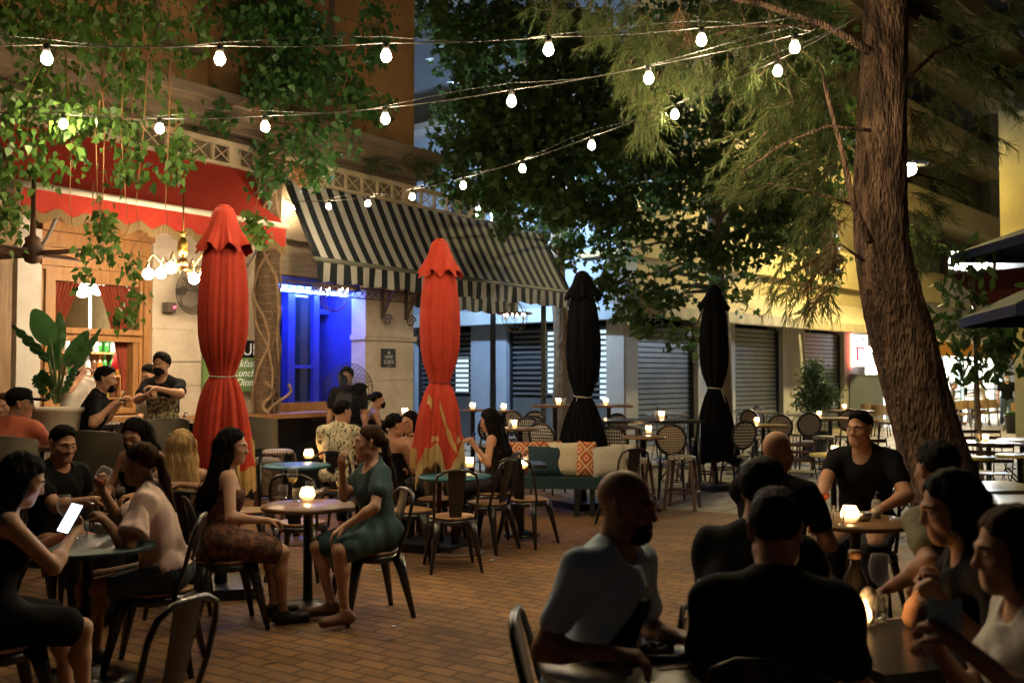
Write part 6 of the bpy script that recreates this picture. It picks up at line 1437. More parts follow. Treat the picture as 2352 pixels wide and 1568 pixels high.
# second row, left
I = person('man with short faded hair and black tee looking right', (147, 978, 6.7), 118, skin='tan', hair=('fade', 'black'), top=('tee', BLKC), lean=6, hyaw=8, hpitch=12, hR=('w', 215, 1148, 6.5), hL=('w', 225, 1130, 6.9), h=.009); seat_under(I, MC, 'black metal chair under short haired man in black tee', MCg)
I = person('woman with dark hair and bare shoulder looking down', (302, 965, 7.5), 192, sex='f', skin='tan', hair=('bob', 'black'), top=('strap', BLKC), lean=10, hpitch=26, hyaw=0, h=.0095); seat_under(I, MC, 'black metal chair under woman looking down', MCg)
I = person('woman with long straight blonde hair seen from behind', (418, 988, 7.05), -15, sex='f', skin='fair', hair=('long', 'blond'), top=('strap', BLKC), lean=4, h=.009); seat_under(I, MC, 'black metal chair under the blonde woman', MCg)
I = person('man in salmon polo shirt and black cap seen from behind', (48, 893, 8.1), 8, skin='tan', hair=('short', 'black'), top=('polo', SALMON), cap=BLKC, fat=1.15, lean=12, hyaw=62, hR=('w', 130, 1035, 8.6), hL=('w', 10, 1035, 8.7), fR=(.15, .3, .3), fL=(-.15, .3, .3)); seat_under(I, ST2, 'tall stool under the man in salmon polo', g4)
p = px(110, 1018, 8.5); o = PH.place(p, 0, 'lit phone beside the salmon polo man'); o.matrix_basis = Matrix.Translation(p) @ Matrix.Rotation(R(20), 4, 'Z') @ Matrix.Rotation(R(50), 4, 'X')
I = person('woman with dark hair at the far left edge facing camera', (8, 905, 9.4), 168, sex='f', skin='tan', hair=('long', 'brown'), top=('strap', BLKC), fR=(.15, .3, .3), fL=(-.15, .3, .3)); seat_under(I, ST2, 'tall stool under woman at the far left edge', g4)
# staff and standing people at the bar
I = person('laughing man in black polo leaning at the high table, profile', (243, 842, 9.7), 72, sit=False, skin='tan', hair=('short', 'black'), top=('polo', BLKC), lean=20, beard=1, hyaw=10, hR=('w', 258, 930, 9.45), hL=('w', 275, 925, 10.0), shoes=SHOE, h=.010)
def apron(root, q):
    v = Vol(); g = .022 + .25 * q['h']
    for t in q['tors'][:3] + q['tors'][-2:]: q['put'](v, t, g, .06)
    for sd in 'RL': hj, Kn = q['legs'][sd][:2]; v.cone(hj, hj + (Kn - hj) * .7, .12, .11, .1)
    v.plane(q['at'](0, 0, .02), np.array((0, -1., 0))); v.plane(q['at'](.33), q['u']); v.plane(q['at'](-.4), -q['u']); v.noise(.004, 24); vol_obj(q['lift'](v), 'apron', CAMO, root, q['h'])
    v = Vol(); g += .012
    for t in q['tors'][:2]: q['put'](v, t, g, .06)
    v.plane(q['at'](.03), q['u']); v.plane(q['at'](-.10), -q['u']); v.plane(q['at'](0, 0, .0), np.array((0, -1., 0))); vol_obj(q['lift'](v), 'waist_pouch', mat('maroon_leather', (.07, .015, .015), rough=.5), root, q['h'])
I = person('waiter with curly hair, black mask and camouflage apron standing by pilaster', (371, 812, 10.6), 188, sit=False, skin='tan', hair=('curly', 'black'), top=('tee', BLKC), mask=BLKC, hpitch=4, hR=('w', 343, 905, 10.28), hL=('w', 360, 892, 10.26), poleL=(-1, -.3, -.4), poleR=(1, -.3, -.6), gripR=.8, gripL=.6, shoes=SHOE, h=.010, extra=apron)
person('man in white tee partly hidden behind the masked waiter', (342, 838, 11.1), 205, sit=False, skin='tan', hair=('short', 'black'), top=('tee', WHITE), hpitch=14, hyaw=0, hR=('w', 322, 955, 11.0), shoes=SHOE, h=.011)
person('bearded bartender in white shirt inside the pub window, hand at mouth', (178, 818, 12.4), 128, sit=False, skin='fair', hair=('short', 'black'), top=('tee', WHITE), beard=1, hR=('w', 190, 858, 12.15), gripR=.8, h=.012)
# middle
I = person('man in cream leaf print shirt seen from behind', (787, 920, 10.6), 10, skin='tan', hair=('short', 'black'), top=('shirt', FLORAL), hyaw=35, lean=4, h=.011); seat_under(I, MC, 'black metal chair under man in the leaf print shirt', MCg)
I = person('woman with tied dark hair seated by the stone pilaster in profile', (868, 900, 14.0), 78, sex='f', skin='tan', hair=('bun', 'black'), top=('strap', BLKC), mask=BLKC, fR=(.15, .3, .2), fL=(-.15, .3, .2)); seat_under(I, RC1, 'rattan chair under woman by the stone pilaster', g3)
person('standing dark clothed person with bushy hair behind the pedestal fan', (797, 845, 13.3), 185, sit=False, skin='olive', hair=('curly', 'black'), top=('tee', BLKC), shoes=SHOE)
I = person('woman seen from behind with crossed thin straps on bare back', (908, 950, 9.9), 28, sex='f', skin='tan', hair=('pony', 'black'), top=('cross_strap', BLKC), hyaw=35, lean=6, h=.011); seat_under(I, MC, 'black metal chair under woman with crossed straps', MCg)
I = person('dark haired woman facing left beside the fringed red parasol', (940, 945, 10.5), -150, sex='f', skin='tan', hair=('bob', 'black'), top=('strap', BLKC), h=.011, hL=('w', 965, 1010, 10.3)); seat_under(I, MC, 'black metal chair under dark haired woman beside parasol', MCg)
I = person('woman with long straight black hair and black top looking at a phone, facing left', (1120, 940, 10.3), -72, sex='f', skin='tan', hair=('long', 'black'), top=('strap', BLKC), lean=6, hpitch=14, hL=('w', 1090, 1022, 10.05), hR=('w', 1086, 1018, 10.3), gripL=.7, gripR=.7, poleL=(-.6, -.2, -1), poleR=(.6, -.2, -1), pnL=(1, 0, 0), h=.010); seat_under(I, MC, 'black metal chair under the woman with long black hair', MCg)
p = px(1083, 1008, 10.15); o = PH2.place(p, 0, 'dark phone held by the woman with long black hair'); o.matrix_basis = Matrix.Translation(p) @ Matrix.Rotation(R(-70), 4, 'Z') @ Matrix.Rotation(R(60), 4, 'X')
# right side, around the tables
I = person('bald man in black tee seen from behind', (1786, 990, 5.6), 32, skin='tan', hair=('bald', None), top=('tee', BLKC), lean=8, hyaw=10, fat=1.06, hR=('w', 1880, 1215, 5.6), hL=('w', 1880, 1190, 6.0), h=.009); seat_under(I, MC, 'black metal chair under the bald man', MCg)
def chain(root, q):
    B = MB(); P = [Vector(q['at'](.475 - .05 * max(0, math.cos(a)), .075 * math.sin(a), .02 + .075 * math.cos(a)) + q['off']) for a in [2 * math.pi * k / 20 for k in range(20)]]; B.tube(P, .0035, 5, closed=True); B.build('necklace', STEEL, root, world=False)
I = person('man in black V neck shirt facing left, lit by the candle', (1976, 944, 6.85), 212, skin='tan', hair=('fade', 'black'), top=('vneck', BLKC), fat=1.08, lean=10, hyaw=18, hpitch=2, hR=('w', 1885, 1150, 6.55), hL=('w', 2022, 1168, 6.5), gripR=.4, gripL=.4, poleL=(-1, -.2, -.6), poleR=(1, -.2, -.6), h=.0085, extra=chain); seat_under(I, MC, 'black metal chair under the V neck man', MCg)
def emblem(root, q):
    v = Vol(); v.cone(q['at'](.30, .02, .1, 1), q['at'](.19, -.03, .1, 1), .10, .085, .04); g = .0165 + .25 * q['h']; v2 = Vol()
    for t in q['tors']: q['put'](v2, t, g + (.011 if t[0] == 'e' else .007), .05)
    v2.noise(.0055, 26); v2.plane(q['at'](.37), q['u']); v2.plane(q['at'](.10), -q['u']); a = np.array(q['TQ'][:, 0]); v2.plane(q['at'](.2, .11, .1, 1), nz(a + .35 * q['u'])); v2.plane(q['at'](.2, -.12, .1, 1), nz(-a - .3 * q['u'])); v2.plane(q['at'](.2, 0, .03, 1), nz(-np.array(q['TQ'][:, 1]) ) ); vol_obj(q['lift'](v2), 'shirt_print', cloth('print_dark', (.012, .015, .03)), root, q['h'])
I = person('man with shaved head and beard in light blue printed tee at lower right', (1440, 1080, 3.3), 112, skin='olive', hair=('bald', 'black'), top=('tee', LBLUE), beard=1, lean=10, twist=18, hyaw=2, hpitch=6, hR=('w', 1405, 1500, 3.05), hL=('w', 1565, 1462, 3.3), poleL=(-.6, -.3, -.8), poleR=(.25, -.6, -1), h=.0075, extra=emblem, fat=.94, s=.95); seat_under(I, MC, 'black metal chair under man in the light blue tee', MCg, .06, 96)
I = person('man with dark hair in black tee seen from behind, middle of right group', (1752, 1055, 3.75), 40, skin='olive', hair=('short', 'black'), top=('tee', BLKC), lean=10, h=.008, fat=1.08); seat_under(I, MC, 'black metal chair under black tee man in middle of right group', MCg)
I = person('large dark silhouette of a person seen from behind at bottom right', (1780, 1126, 3.1), 18, skin='olive', hair=('short', 'black'), top=('tee', BLKC), fat=1.05, lean=10, h=.0075); seat_under(I, MC, 'black metal chair under large dark silhouette', MCg)
I = person('man in khaki tee leaning forward, seen from behind right of candle', (2152, 1015, 4.35), -28, skin='olive', hair=('short', 'black'), top=('tee', KHAKI), lean=18, hyaw=15, hL=('w', 2052, 1345, 4.15), hR=('w', 2150, 1330, 4.5), poleL=(-.7, -.2, -1), h=.008); seat_under(I, MC, 'black metal chair under man in khaki tee', MCg)
I = person('woman with short dark hair in profile facing left, fists raised', (2172, 1085, 3.45), -82, sex='f', skin='tan', hair=('bob', 'black'), top=('tee', BLKC), lean=16, hpitch=12, hL=('w', 2168, 1385, 3.25), hR=('w', 2125, 1335, 3.5), gripR=.9, gripL=.9, poleL=(-.6, .4, -1), poleR=(.6, .4, -1), pnL=(1, 0, 0), pnR=(-1, 0, 0), h=.0075, s=1.05); seat_under(I, MC, 'black metal chair under woman with raised fists', MCg)
I = person('woman with long hair and white top cut off by right edge, facing left', (2318, 1168, 2.75), -84, sex='f', skin='tan', hair=('long', 'brown'), top=('tee', WHITE), lean=10, hpitch=6, hL=('w', 2205, 1478, 2.55), hR=('w', 2160, 1500, 2.75), gripL=.6, gripR=.6, poleL=(-.8, -.3, -.6), h=.0075); seat_under(I, MC, 'black metal chair under woman at right edge', MCg)
v = Vol(); p = px(2168, 1418, 2.6); B = MB(); P = [[Vector((-.05 + .1 * i / 8, .012 * math.cos((i - 4) * .5), .045 - .09 * j / 6 + .006 * math.sin(i * .9 + j))) for i in range(9)] for j in range(7)]; B.sheet(P); B.sheet([[q + Vector((0, .003, 0)) for q in r[::-1]] for r in P]); o = thing('face_mask', 'pale blue surgical mask held by woman at right edge', 'mask', p, .2); B.build('cloth', pale_mask, o, world=False); B = MB(); B.tube([(-.05, 0, .04), (-.09, 0, .02), (-.09, 0, -.02), (-.05, 0, -.04)], .0015, 4); B.build('ear_loop', WHITE, o, world=False)
# far right
person('far waiter in black tee, jeans and pale mask walking before the lit restaurant', (2313, 858, 31.5), 195, sit=False, skin='tan', hair=('short', 'black'), top=('tee', BLKC), bottom=('pants', JEAN), mask=pale_mask, hR=(.28, .15, .85), hL=(-.22, .25, .95), fR=(.12, -.25, .14), fL=(-.1, .3, .08), shoes=SHOE, h=.018)
I = person('diner in grey hood bent over a table in the lit restaurant', (2192, 876, 33.2), 120, skin='tan', hair=('short', 'black'), top=('tee', GREYC), cap=GREYC, lean=25, h=.02); seat_under(I, TC, 'tan armchair under diner in grey hood', g8)
I = person('diner in white shirt with raised arm in the lit restaurant', (2248, 868, 33.8), -80, skin='tan', hair=('short', 'black'), top=('tee', WHITE), lean=8, hL=('w', 2222, 905, 33.6), h=.02); seat_under(I, TC, 'tan armchair under diner in white shirt', g8)
# ------------------------------------------------------------------ trees and plants
rg = np.random.default_rng(5)
def bark(name, c1, c2, sc=5, st=(1, 1, .16), bump=1.0):
    m = mat(name, c1, c2, scale=sc, rough=.9, stretch=st, contrast=(.35, .62)); nt = m.node_tree; L = nt.links; b = nt.nodes['Principled BSDF']
    mp = [n for n in nt.nodes if n.type == 'MAPPING'][0]; v = nt.nodes.new('ShaderNodeTexVoronoi'); v.inputs['Scale'].default_value = sc * 5; v.feature = 'F1'; L.new(mp.outputs[0], v.inputs['Vector'])
    n = nt.nodes.new('ShaderNodeTexNoise'); n.inputs['Scale'].default_value = sc * 8; n.inputs['Detail'].default_value = 6; L.new(mp.outputs[0], n.inputs['Vector'])
    ad = nt.nodes.new('ShaderNodeMath'); L.new(v.outputs['Distance'], ad.inputs[0]); L.new(n.outputs[0], ad.inputs[1])
    bp = nt.nodes.new('ShaderNodeBump'); bp.inputs['Strength'].default_value = bump; bp.inputs['Distance'].default_value = .07; L.new(ad.outputs[0], bp.inputs['Height']); L.new(bp.outputs[0], b.inputs['Normal']); return m
m_pine = bark('pine_bark', (.04, .022, .013), (.24, .145, .09), 9, (1, 1, .3), 1.0); m_plane = bark('plane_bark', (.16, .12, .08), (.26, .21, .15), 3, (1, 1, .4), .5); m_vinebark = bark('vine_bark', (.17, .11, .065), (.10, .065, .04), 4, (1, 1, .5), .6)
m_twig = mat('twig', (.20, .11, .06), (.12, .07, .04), scale=9, rough=.8); m_redtwig = mat('red_twig', (.30, .15, .07), rough=.7)
def trunk(pts, rad, m, parent, name='trunk', ridge=.05, n=40, sub=10):
    pts = [Vector(p) for p in pts]; P = []; Rr = []
    for i in range(len(pts) - 1):
        p0, p1, p2, p3 = pts[max(i - 1, 0)], pts[i], pts[i + 1], pts[min(i + 2, len(pts) - 1)]
        for k in range(sub):
            t = k / sub; P.append(.5 * ((2 * p1) + (p2 - p0) * t + (2 * p0 - 5 * p1 + 4 * p2 - p3) * t * t + (3 * p1 - p0 - 3 * p2 + p3) * t ** 3)); Rr.append(rad[i] * (1 - t) + rad[i + 1] * t)
    P.append(pts[-1]); Rr.append(rad[-1]); B = MB(); B.tube(P, Rr, n, caps=True)
    vs = []
    for q, v in enumerate(B.v):
        i, k = divmod(q, n); c = P[min(i, len(P) - 1)]; a = 2 * math.pi * k / n; w = 1 + ridge * (math.sin(9 * a + .25 * i + 2 * math.sin(.3 * i)) * .5 + math.sin(17 * a - .5 * i) * .5 + math.sin(2 * a + .2 * i) * .8 + rnd.uniform(-.5, .5)); vs.append(tuple(c + (Vector(v) - c) * w))
    B.v = vs; return B.build(name, m, parent)
LEAF = {'poplar': np.array([(0, 0), (.18, -.08), (.42, .12), (.36, .42), (.16, .78), (0, 1.12), (-.16, .78), (-.36, .42), (-.42, .12), (-.18, -.08)]) * np.array((1, 1)),
        'plane': np.array([(0, 0), (.22, -.1), (.52, .05), (.40, .25), (.62, .52), (.30, .52), (.16, .70), (0, 1.05), (-.16, .70), (-.30, .52), (-.62, .52), (-.40, .25), (-.52, .05), (-.22, -.1)]),
        'oval': np.array([(0, 0), (.14, .15), (.22, .42), (.17, .72), (0, 1.1), (-.17, .72), (-.22, .42), (-.14, .15)])}
def leaf_mesh(cl, shape, size, name, m, parent, hang=.75, dens=1.0, sub=None):
    """cl: clusters (x, y, Y, rx, ry, depth) in photo pixels and metres; leaves gather in small bunches inside"""
    O = LEAF[shape]; k = len(O); C = []
    for (x, y, Y, rx, ry, dz) in cl:
        s = Y / FOC; nb = max(4, int((2.6 if rx > 45 else 4.6) * dens * rx * ry * s * s * (8.0 if dz < 1 else 12.0) / (size * size) / 5)); c = np.array(px(x, y, Y))
        ctr = rg.normal(0, .5, (nb, 3)); ctr /= np.maximum(1, np.linalg.norm(ctr, axis=1, keepdims=True) / 1.05)
        ctr = c + ctr * np.array((rx * s, dz * .6, ry * s)); q = np.repeat(ctr, 5, axis=0) + rg.normal(0, size * .75, (nb * 5, 3)); C.append(q)
    C = np.concatenate(C); n = len(C); sz = size * rg.uniform(.6, 1.15, n)
    tip = rg.normal(0, .55, (n, 3)); tip[:, 2] -= hang * 1.3; tip /= np.linalg.norm(tip, axis=1, keepdims=True)
    nr = rg.normal(0, 1, (n, 3)); nr -= tip * (nr * tip).sum(1, keepdims=True); nr /= np.linalg.norm(nr, axis=1, keepdims=True); sd = np.cross(tip, nr)
    V = C[:, None, :] + (sd[:, None, :] * O[None, :, 0:1] + tip[:, None, :] * O[None, :, 1:2] + nr[:, None, :] * (np.abs(O[None, :, 0:1]) * .35 - .25 * O[None, :, 1:2] ** 2)) * sz[:, None, None]
    V = V.reshape(-1, 3); return raw(V, k, name, m, parent)
def raw(V, k, name, m, parent):
    if parent is not None: V = V - np.array(parent.matrix_basis.translation)
    n = len(V) // k; me = bpy.data.meshes.new(name); me.vertices.add(len(V)); me.vertices.foreach_set('co', V.ravel()); me.loops.add(len(V)); me.loops.foreach_set('vertex_index', np.arange(len(V), dtype=np.int32))
    me.polygons.add(n); me.polygons.foreach_set('loop_start', np.arange(0, len(V), k, dtype=np.int32)); me.update(calc_edges=True); me.materials.append(m); o = bpy.data.objects.new(name, me); COL.objects.link(o); o.parent = parent; return o
m_lpop = leafmat('poplar_leaf', (.04, .105, .018), (.10, .19, .035), .35); m_livy = leafmat('ivy_leaf', (.03, .10, .025), (.065, .17, .04), .3); m_lpl = leafmat('plane_leaf', (.045, .085, .022), (.09, .14, .035), .5); m_lfic = leafmat('ficus_leaf', (.06, .12, .04), (.14, .20, .08), .25); m_need = leafmat('pine_needle', (.06, .10, .026), (.12, .15, .05), .35, .6); m_needb = leafmat('dry_needle', (.07, .04, .016), (.12, .07, .03), .2, .7); m_lbig = leafmat('broad_leaf', (.05, .10, .03), (.08, .14, .04), .3)

# hanging poplar-like branches, upper left
wt = thing('weeping_tree', 'tree with long hanging leafy branches filling the upper left before the red awning', 'tree', gp(-420, 1300) * 1.0, 0)
trunk([gp(-420, 1300), px(-380, 700, 9.2), px(-300, 200, 9.0), px(-120, -120, 8.9), px(120, -200, 8.8)], [.22, .18, .15, .10, .05], m_plane, wt)
CW = [(150, 20, 9.0, 160, 45, 1.2), (50, 60, 9.4, 80, 70, 1), (270, 70, 9.2, 60, 80, .8), (335, 55, 9.6, 60, 60, .8), (250, 150, 9.0, 75, 60, .8), (310, 195, 9.0, 60, 60, .8), (130, 205, 9.2, 90, 55, .9), (70, 250, 9.0, 80, 70, .8), (225, 285, 8.8, 85, 38, .6), (45, 315, 8.8, 65, 60, .6), (135, 300, 9.0, 45, 50, .5), (35, 385, 8.8, 50, 50, .5), (90, 385, 8.8, 30, 30, .4), (20, 460, 8.8, 28, 50, .4), (20, 520, 8.8, 36, 26, .4), (300, 345, 9.0, 24, 55, .3), (305, 395, 9.0, 42, 32, .35), (405, 335, 9.0, 28, 40, .3), (410, 390, 9.0, 36, 36, .3), (395, 258, 9.1, 18, 24, .3), (270, 300, 8.8, 50, 40, .5), (190, 260, 8.9, 60, 45, .5), (165, 380, 8.9, 20, 26, .25),
      (240, 478, 9.2, 18, 26, .2), (232, 540, 9.2, 26, 38, .25), (250, 585, 9.2, 40, 18, .25), (300, 598, 9.2, 22, 14, .2), (205, 640, 9.2, 30, 12, .2), (300, 640, 9.2, 18, 9, .15), (288, 712, 9.2, 28, 26, .2), (315, 690, 9.2, 20, 10, .15), (440, 40, 9.8, 60, 40, .8), (400, 110, 9.8, 50, 40, .6), (160, 110, 9.8, 80, 40, .8)]
leaf_mesh(CW, 'poplar', .075, 'foliage', m_lpop, wt, .8, .58)
B = MB()
for (x, y, Y, rx, ry, dz) in CW:
    for k in range(1 if rx < 60 else 2):
        ex = x + rg.uniform(-.6, .6) * rx; yt = max(-40, y - 2.4 * ry - 30); p = [px(ex + rg.uniform(-34, 34), yt, Y + .1), px(ex + rg.uniform(-22, 22), yt + (y - yt) * .35, Y + .05), px(ex + rg.uniform(-12, 12), yt + (y - yt) * .7, Y), px(ex + rg.uniform(-8, 8), y, Y - .03), px(ex + rg.uniform(-8, 8), y + ry * .5, Y)]; B.tube(p, [.006, .005, .004, .003, .002], 4)
for x0, x1, x2 in ((232, 240, 236), (285, 278, 290), (245, 220, 225), (340, 330, 312), (392, 388, 380), (150, 165, 160)): B.tube([px(x0, 120, 8.9), px(x1, 300, 8.9), px(x2, 470, 9.0), px(x2 + 6, 520, 9.1)], [.009, .007, .004, .002], 5)
B.build('hanging_branch', m_redtwig, wt)
# vine clad trunk beside the pub
vt = thing('vine_clad_tree', 'straight tree trunk wrapped in twisting vines between the red and striped awnings', 'tree', fa(-.22, .32, 0), 0)
trunk([fa(-.22, .32, 0), fa(-.22, .32, 1.2), fa(-.23, .34, 3.0), fa(-.2, .4, 4.6), fa(-.2, .6, 7.5), fa(-.4, .9, 10)], [.19, .165, .155, .14, .13, .08], m_vinebark, vt, ridge=.03)
B = MB()
for k in range(5):
    ph = k * 1.4; P = []; 
    for i in range(30):
        z = 1.05 + i * .12; a = ph + 1.1 * math.sin(i * .23 + k * 2) + .5 * math.sin(i * .5 + k); P.append(fa(-.23 +   .175 * math.sin(a), .33 + .175 * math.cos(a), z) + Vector((.01 * math.sin(i * 1.7), 0, 0)))
    B.tube(P, [.022 - .004 * (k % 3)] * 30, 6)
for k in range(22): z = 1.2 + k * .11; B.tube([fa(-.23 + .18 * math.sin(a), .33 + .18 * math.cos(a), z + .02 * math.sin(a * 2 + k)) for a in [2 * math.pi * q / 14 for q in range(14)]], .0035, 4, closed=True)
P = [fa(-.23 - .16 - .08 * math.sin(i * .5), .55 + .05 * math.cos(i * .5), 1.1 + .03 * i) for i in range(16)]; B.tube(P, .026, 6); P = [fa(-.19 - .2 * math.cos(i * .3), .56, 1.15 + .028 * i) for i in range(14)]; B.tube(P, .022, 6)
B.build('vine_stem', mat('vine_stem', (.30, .20, .12), (.2, .13, .08), scale=9, rough=.8), vt)
CV = [(640, 50, 12.8, 100, 60, 1), (555, 50, 13, 60, 60, 1), (700, 90, 12.6, 90, 90, .9), (600, 160, 12.8, 55, 80, .6), (730, 195, 12.6, 95, 50, .7), (640, 215, 12.6, 60, 55, .6), (810, 235, 12.8, 50, 40, .5), (690, 300, 12.5, 60, 50, .5), (770, 320, 12.5, 50, 40, .5), (720, 370, 12.4, 60, 36, .4), (735, 405, 12.4, 30, 20, .3), (612, 350, 12.6, 26, 20, .3), (625, 398, 12.5, 36, 28, .3), (600, 440, 12.6, 20, 12, .2), (500, 260, 13, 40, 40, .5), (860, 60, 13, 50, 60, .6), (830, 130, 13, 50, 40, .6), (700, 180, 12.7, 110, 70, .8), (870, 250, 13.3, 60, 26, .4)]
leaf_mesh(CV, 'poplar', .10, 'foliage', m_livy, vt, .6, .75); B = MB()
for (x, y, Y, rx, ry, dz) in CV: B.tube([px(618, y - 40, 13.1), px((618 + x) / 2, y - 30, 12.9), px(x, y, Y), px(x + rg.uniform(-20, 20), y + ry * .7, Y)], [.012, .009, .006, .003], 5)
B.build('branch', m_twig, vt); leaf_mesh([(690, 395, 12.3, 12, 26, .2), (1105 * .62, 290, 12.5, 16, 8, .2), (590, 250, 12.6, 18, 9, .2)], 'oval', .05, 'dry_seeds', leafmat('dry_red', (.35, .13, .05), (.45, .2, .08)), vt, .6, .7)
cs = thing('creeper_sprig', 'bright green leafy sprig hanging at right end of the red awning', 'plant', px(583, 520, 12.2), 0); leaf_mesh([(585, 520, 12.0, 26, 20, .2), (570, 500, 12.0, 10, 10, .1), (600, 545, 12.0, 12, 10, .1)], 'plane', .085, 'leaves', m_lpop, cs, .5, .8); B = MB(); B.tube([px(612, 340, 12.4), px(596, 420, 12.2), px(588, 480, 12.1), px(585, 520, 12.0)], [.006, .005, .004, .002], 4); B.tube([px(590, 470, 12.1), px(565, 510, 12.05)], [.004, .002], 4); B.build('stem', m_redtwig, cs)
# plane trees
def plane_tree(lab, x, Y, cl, h, dens=.8, size=.135, twig=True):
    b = at_(x, Y); o = thing('plane_tree', lab, 'tree', b, 0, 'plane trees before the shop block'); trunk([b, b + Vector((.02, 0, 2.2)), b + Vector((-.08, .05, 4.5)), b + Vector((.05, 0, h))], [.24, .18, .15, .08], m_plane, o, ridge=.04, n=24)
    leaf_mesh(cl, 'plane', size, 'crown', m_lpl, o, .55, dens); B = MB(); t = b + Vector((0, 0, 4))
    for (cx, cy_, cY, rx, ry, dz) in cl: e = px(cx, cy_, cY); s = t.lerp(Vector((b.x, b.y, max(3, min(h, e.z)))), .7); B.tube([s, s.lerp(e, .5) + Vector((0, 0, .25)), e], [.05, .03, .01], 5)
    B.build('limb', m_plane, o); return o
plane_tree('big dark plane tree in the photo centre behind the striped awning', 1290, 21.2, [(1010, 30, 17.5, 50, 60, 1.2), (1075, 120, 17.5, 70, 80, 1.2), (1090, 240, 17.5, 90, 60, 1.2), (1050, 345, 17.0, 80, 50, 1), (1150, 330, 17.3, 110, 90, 1.2), (1110, 440, 17.2, 90, 40, 1), (1210, 430, 17.4, 90, 60, 1.2), (1240, 240, 18, 140, 110, 1.6), (1340, 130, 18, 120, 110, 1.6), (1400, 310, 18, 130, 130, 1.6), (1300, 470, 17.6, 100, 60, 1.2), (1200, 60, 18, 120, 70, 1.4), (1160, 520, 17.3, 50, 22, .6), (1400, 470, 18, 70, 80, 1), (1310, 560, 18.5, 30, 40, .6), (950, 30, 17.5, 16, 30, .5), (1490, 220, 18.5, 90, 110, 1.4), (1500, 380, 18.5, 80, 90, 1.2), (1000, 400, 17, 36, 20, .5), (1250, 350, 18.2, 150, 110, 1.5), (1130, 60, 18.5, 80, 70, 1)], 10, .95)
plane_tree('leafy plane tree lit yellow from behind, right of the nearer black parasol', 1655, 19.3, [(1400, 580, 18.5, 50, 60, .8), (1450, 520, 18.6, 70, 55, 1), (1470, 640, 18.3, 85, 45, .8), (1540, 700, 18.2, 75, 45, .8), (1440, 700, 18.2, 60, 50, .8), (1600, 570, 18.5, 90, 60, 1), (1560, 470, 18.8, 80, 60, 1.2), (1700, 570, 18.8, 80, 65, 1), (1620, 630, 18.4, 50, 40, .8), (1770, 500, 19, 90, 70, 1), (1590, 775, 18, 55, 22, .5), (1700, 675, 18.6, 50, 30, .6), (1840, 530, 19, 70, 80, 1), (1600, 380, 19.2, 90, 90, 1.4), (1720, 400, 19.4, 110, 100, 1.4), (1840, 400, 19.6, 90, 110, 1.2), (1900, 600, 19.4, 50, 60, .8), (1380, 660, 18.2, 30, 40, .5), (1480, 745, 18, 50, 25, .5), (1650, 240, 19.4, 120, 100, 1.4), (1800, 260, 19.6, 110, 90, 1.4), (1660, 60, 19.6, 120, 80, 1.4), (1840, 110, 19.8, 120, 90, 1.4), (1780, 0, 19.8, 130, 50, 1.4), (1940, 300, 20, 60, 120, 1.2), (1530, 60, 19.4, 80, 80, 1.4), (1740, 470, 19.2, 60, 60, 1)], 9, .55)
cf_ = thing('fir_branch', 'dark drooping fir branch over the cornice end', 'branch', px(915, 375, 15.5), 0)
# leaning pine
PY = 8.5; sP = PY / FOC
pn = thing('leaning_pine', 'tall leaning pine with rough brown bark and drooping needles at right', 'tree', gp(2228, 1304) , 0)
tp = [(2234, 1330, 96), (2205, 1230, 86), (2180, 1160, 80), (2145, 1041, 75), (2110, 920, 71), (2080, 806, 69), (2052, 700, 66), (2030, 595, 62), (2022, 500, 60), (2022, 400, 56), (2025, 258, 53), (2032, 100, 51), (2036, 0, 50), (2040, -150, 48), (2050, -500, 40)]
trunk([px(x, y, PY) for x, y, w in tp], [w * sP for x, y, w in tp], m_pine, pn, ridge=.035, n=72, sub=8)
def needles(cl, name, m, parent, nl=.17, dens=1.0, down=.6):
    Vs = []; TW = MB()
    for (x, y, Y, rx, ry, dz, dx, dy) in cl:
        s = Y / FOC; c = np.array(px(x, y, Y)); nt_ = max(3, int(dens * rx * ry / 110)); 
        for _ in range(nt_):
            o = rg.normal(0, .5, 3); o /= max(1, np.linalg.norm(o)); p = c + o * np.array((rx * s, dz, ry * s)); d = np.array((dx, rg.normal(0, .4), -dy)) + rg.normal(0, .42, 3); d /= np.linalg.norm(d); L = rg.uniform(.12, .34)
            TW.tube([Vector(p), Vector(p + d * L * .5 + np.array((0, 0, -.006))), Vector(p + d * L)], [.005, .004, .002], 3)
            k = 34; t = rg.uniform(.1, 1.0, k); base = p + np.outer(t * L, d); nd = rg.normal(0, .45, (k, 3)) + d * .9; nd[:, 2] -= .22; nd /= np.linalg.norm(nd, axis=1, keepdims=True)
            w = rg.normal(0, 1, (k, 3)); w -= nd * (w * nd).sum(1, keepdims=True); w /= np.linalg.norm(w, axis=1, keepdims=True); ln = nl * rg.uniform(.6, 1.1, k)[:, None]; hw_ = .0028
            mid = base + nd * ln * .5 + np.array((0, 0, -.004)); e = base + nd * ln + np.array((0, 0, -.018))
            Vs.append(np.stack([base - w * hw_, mid - w * hw_, e, mid + w * hw_, base + w * hw_], 1).reshape(-1, 3))
    o = raw(np.concatenate(Vs), 5, name, m, parent); TW.build('twig', m_twig, parent); return o
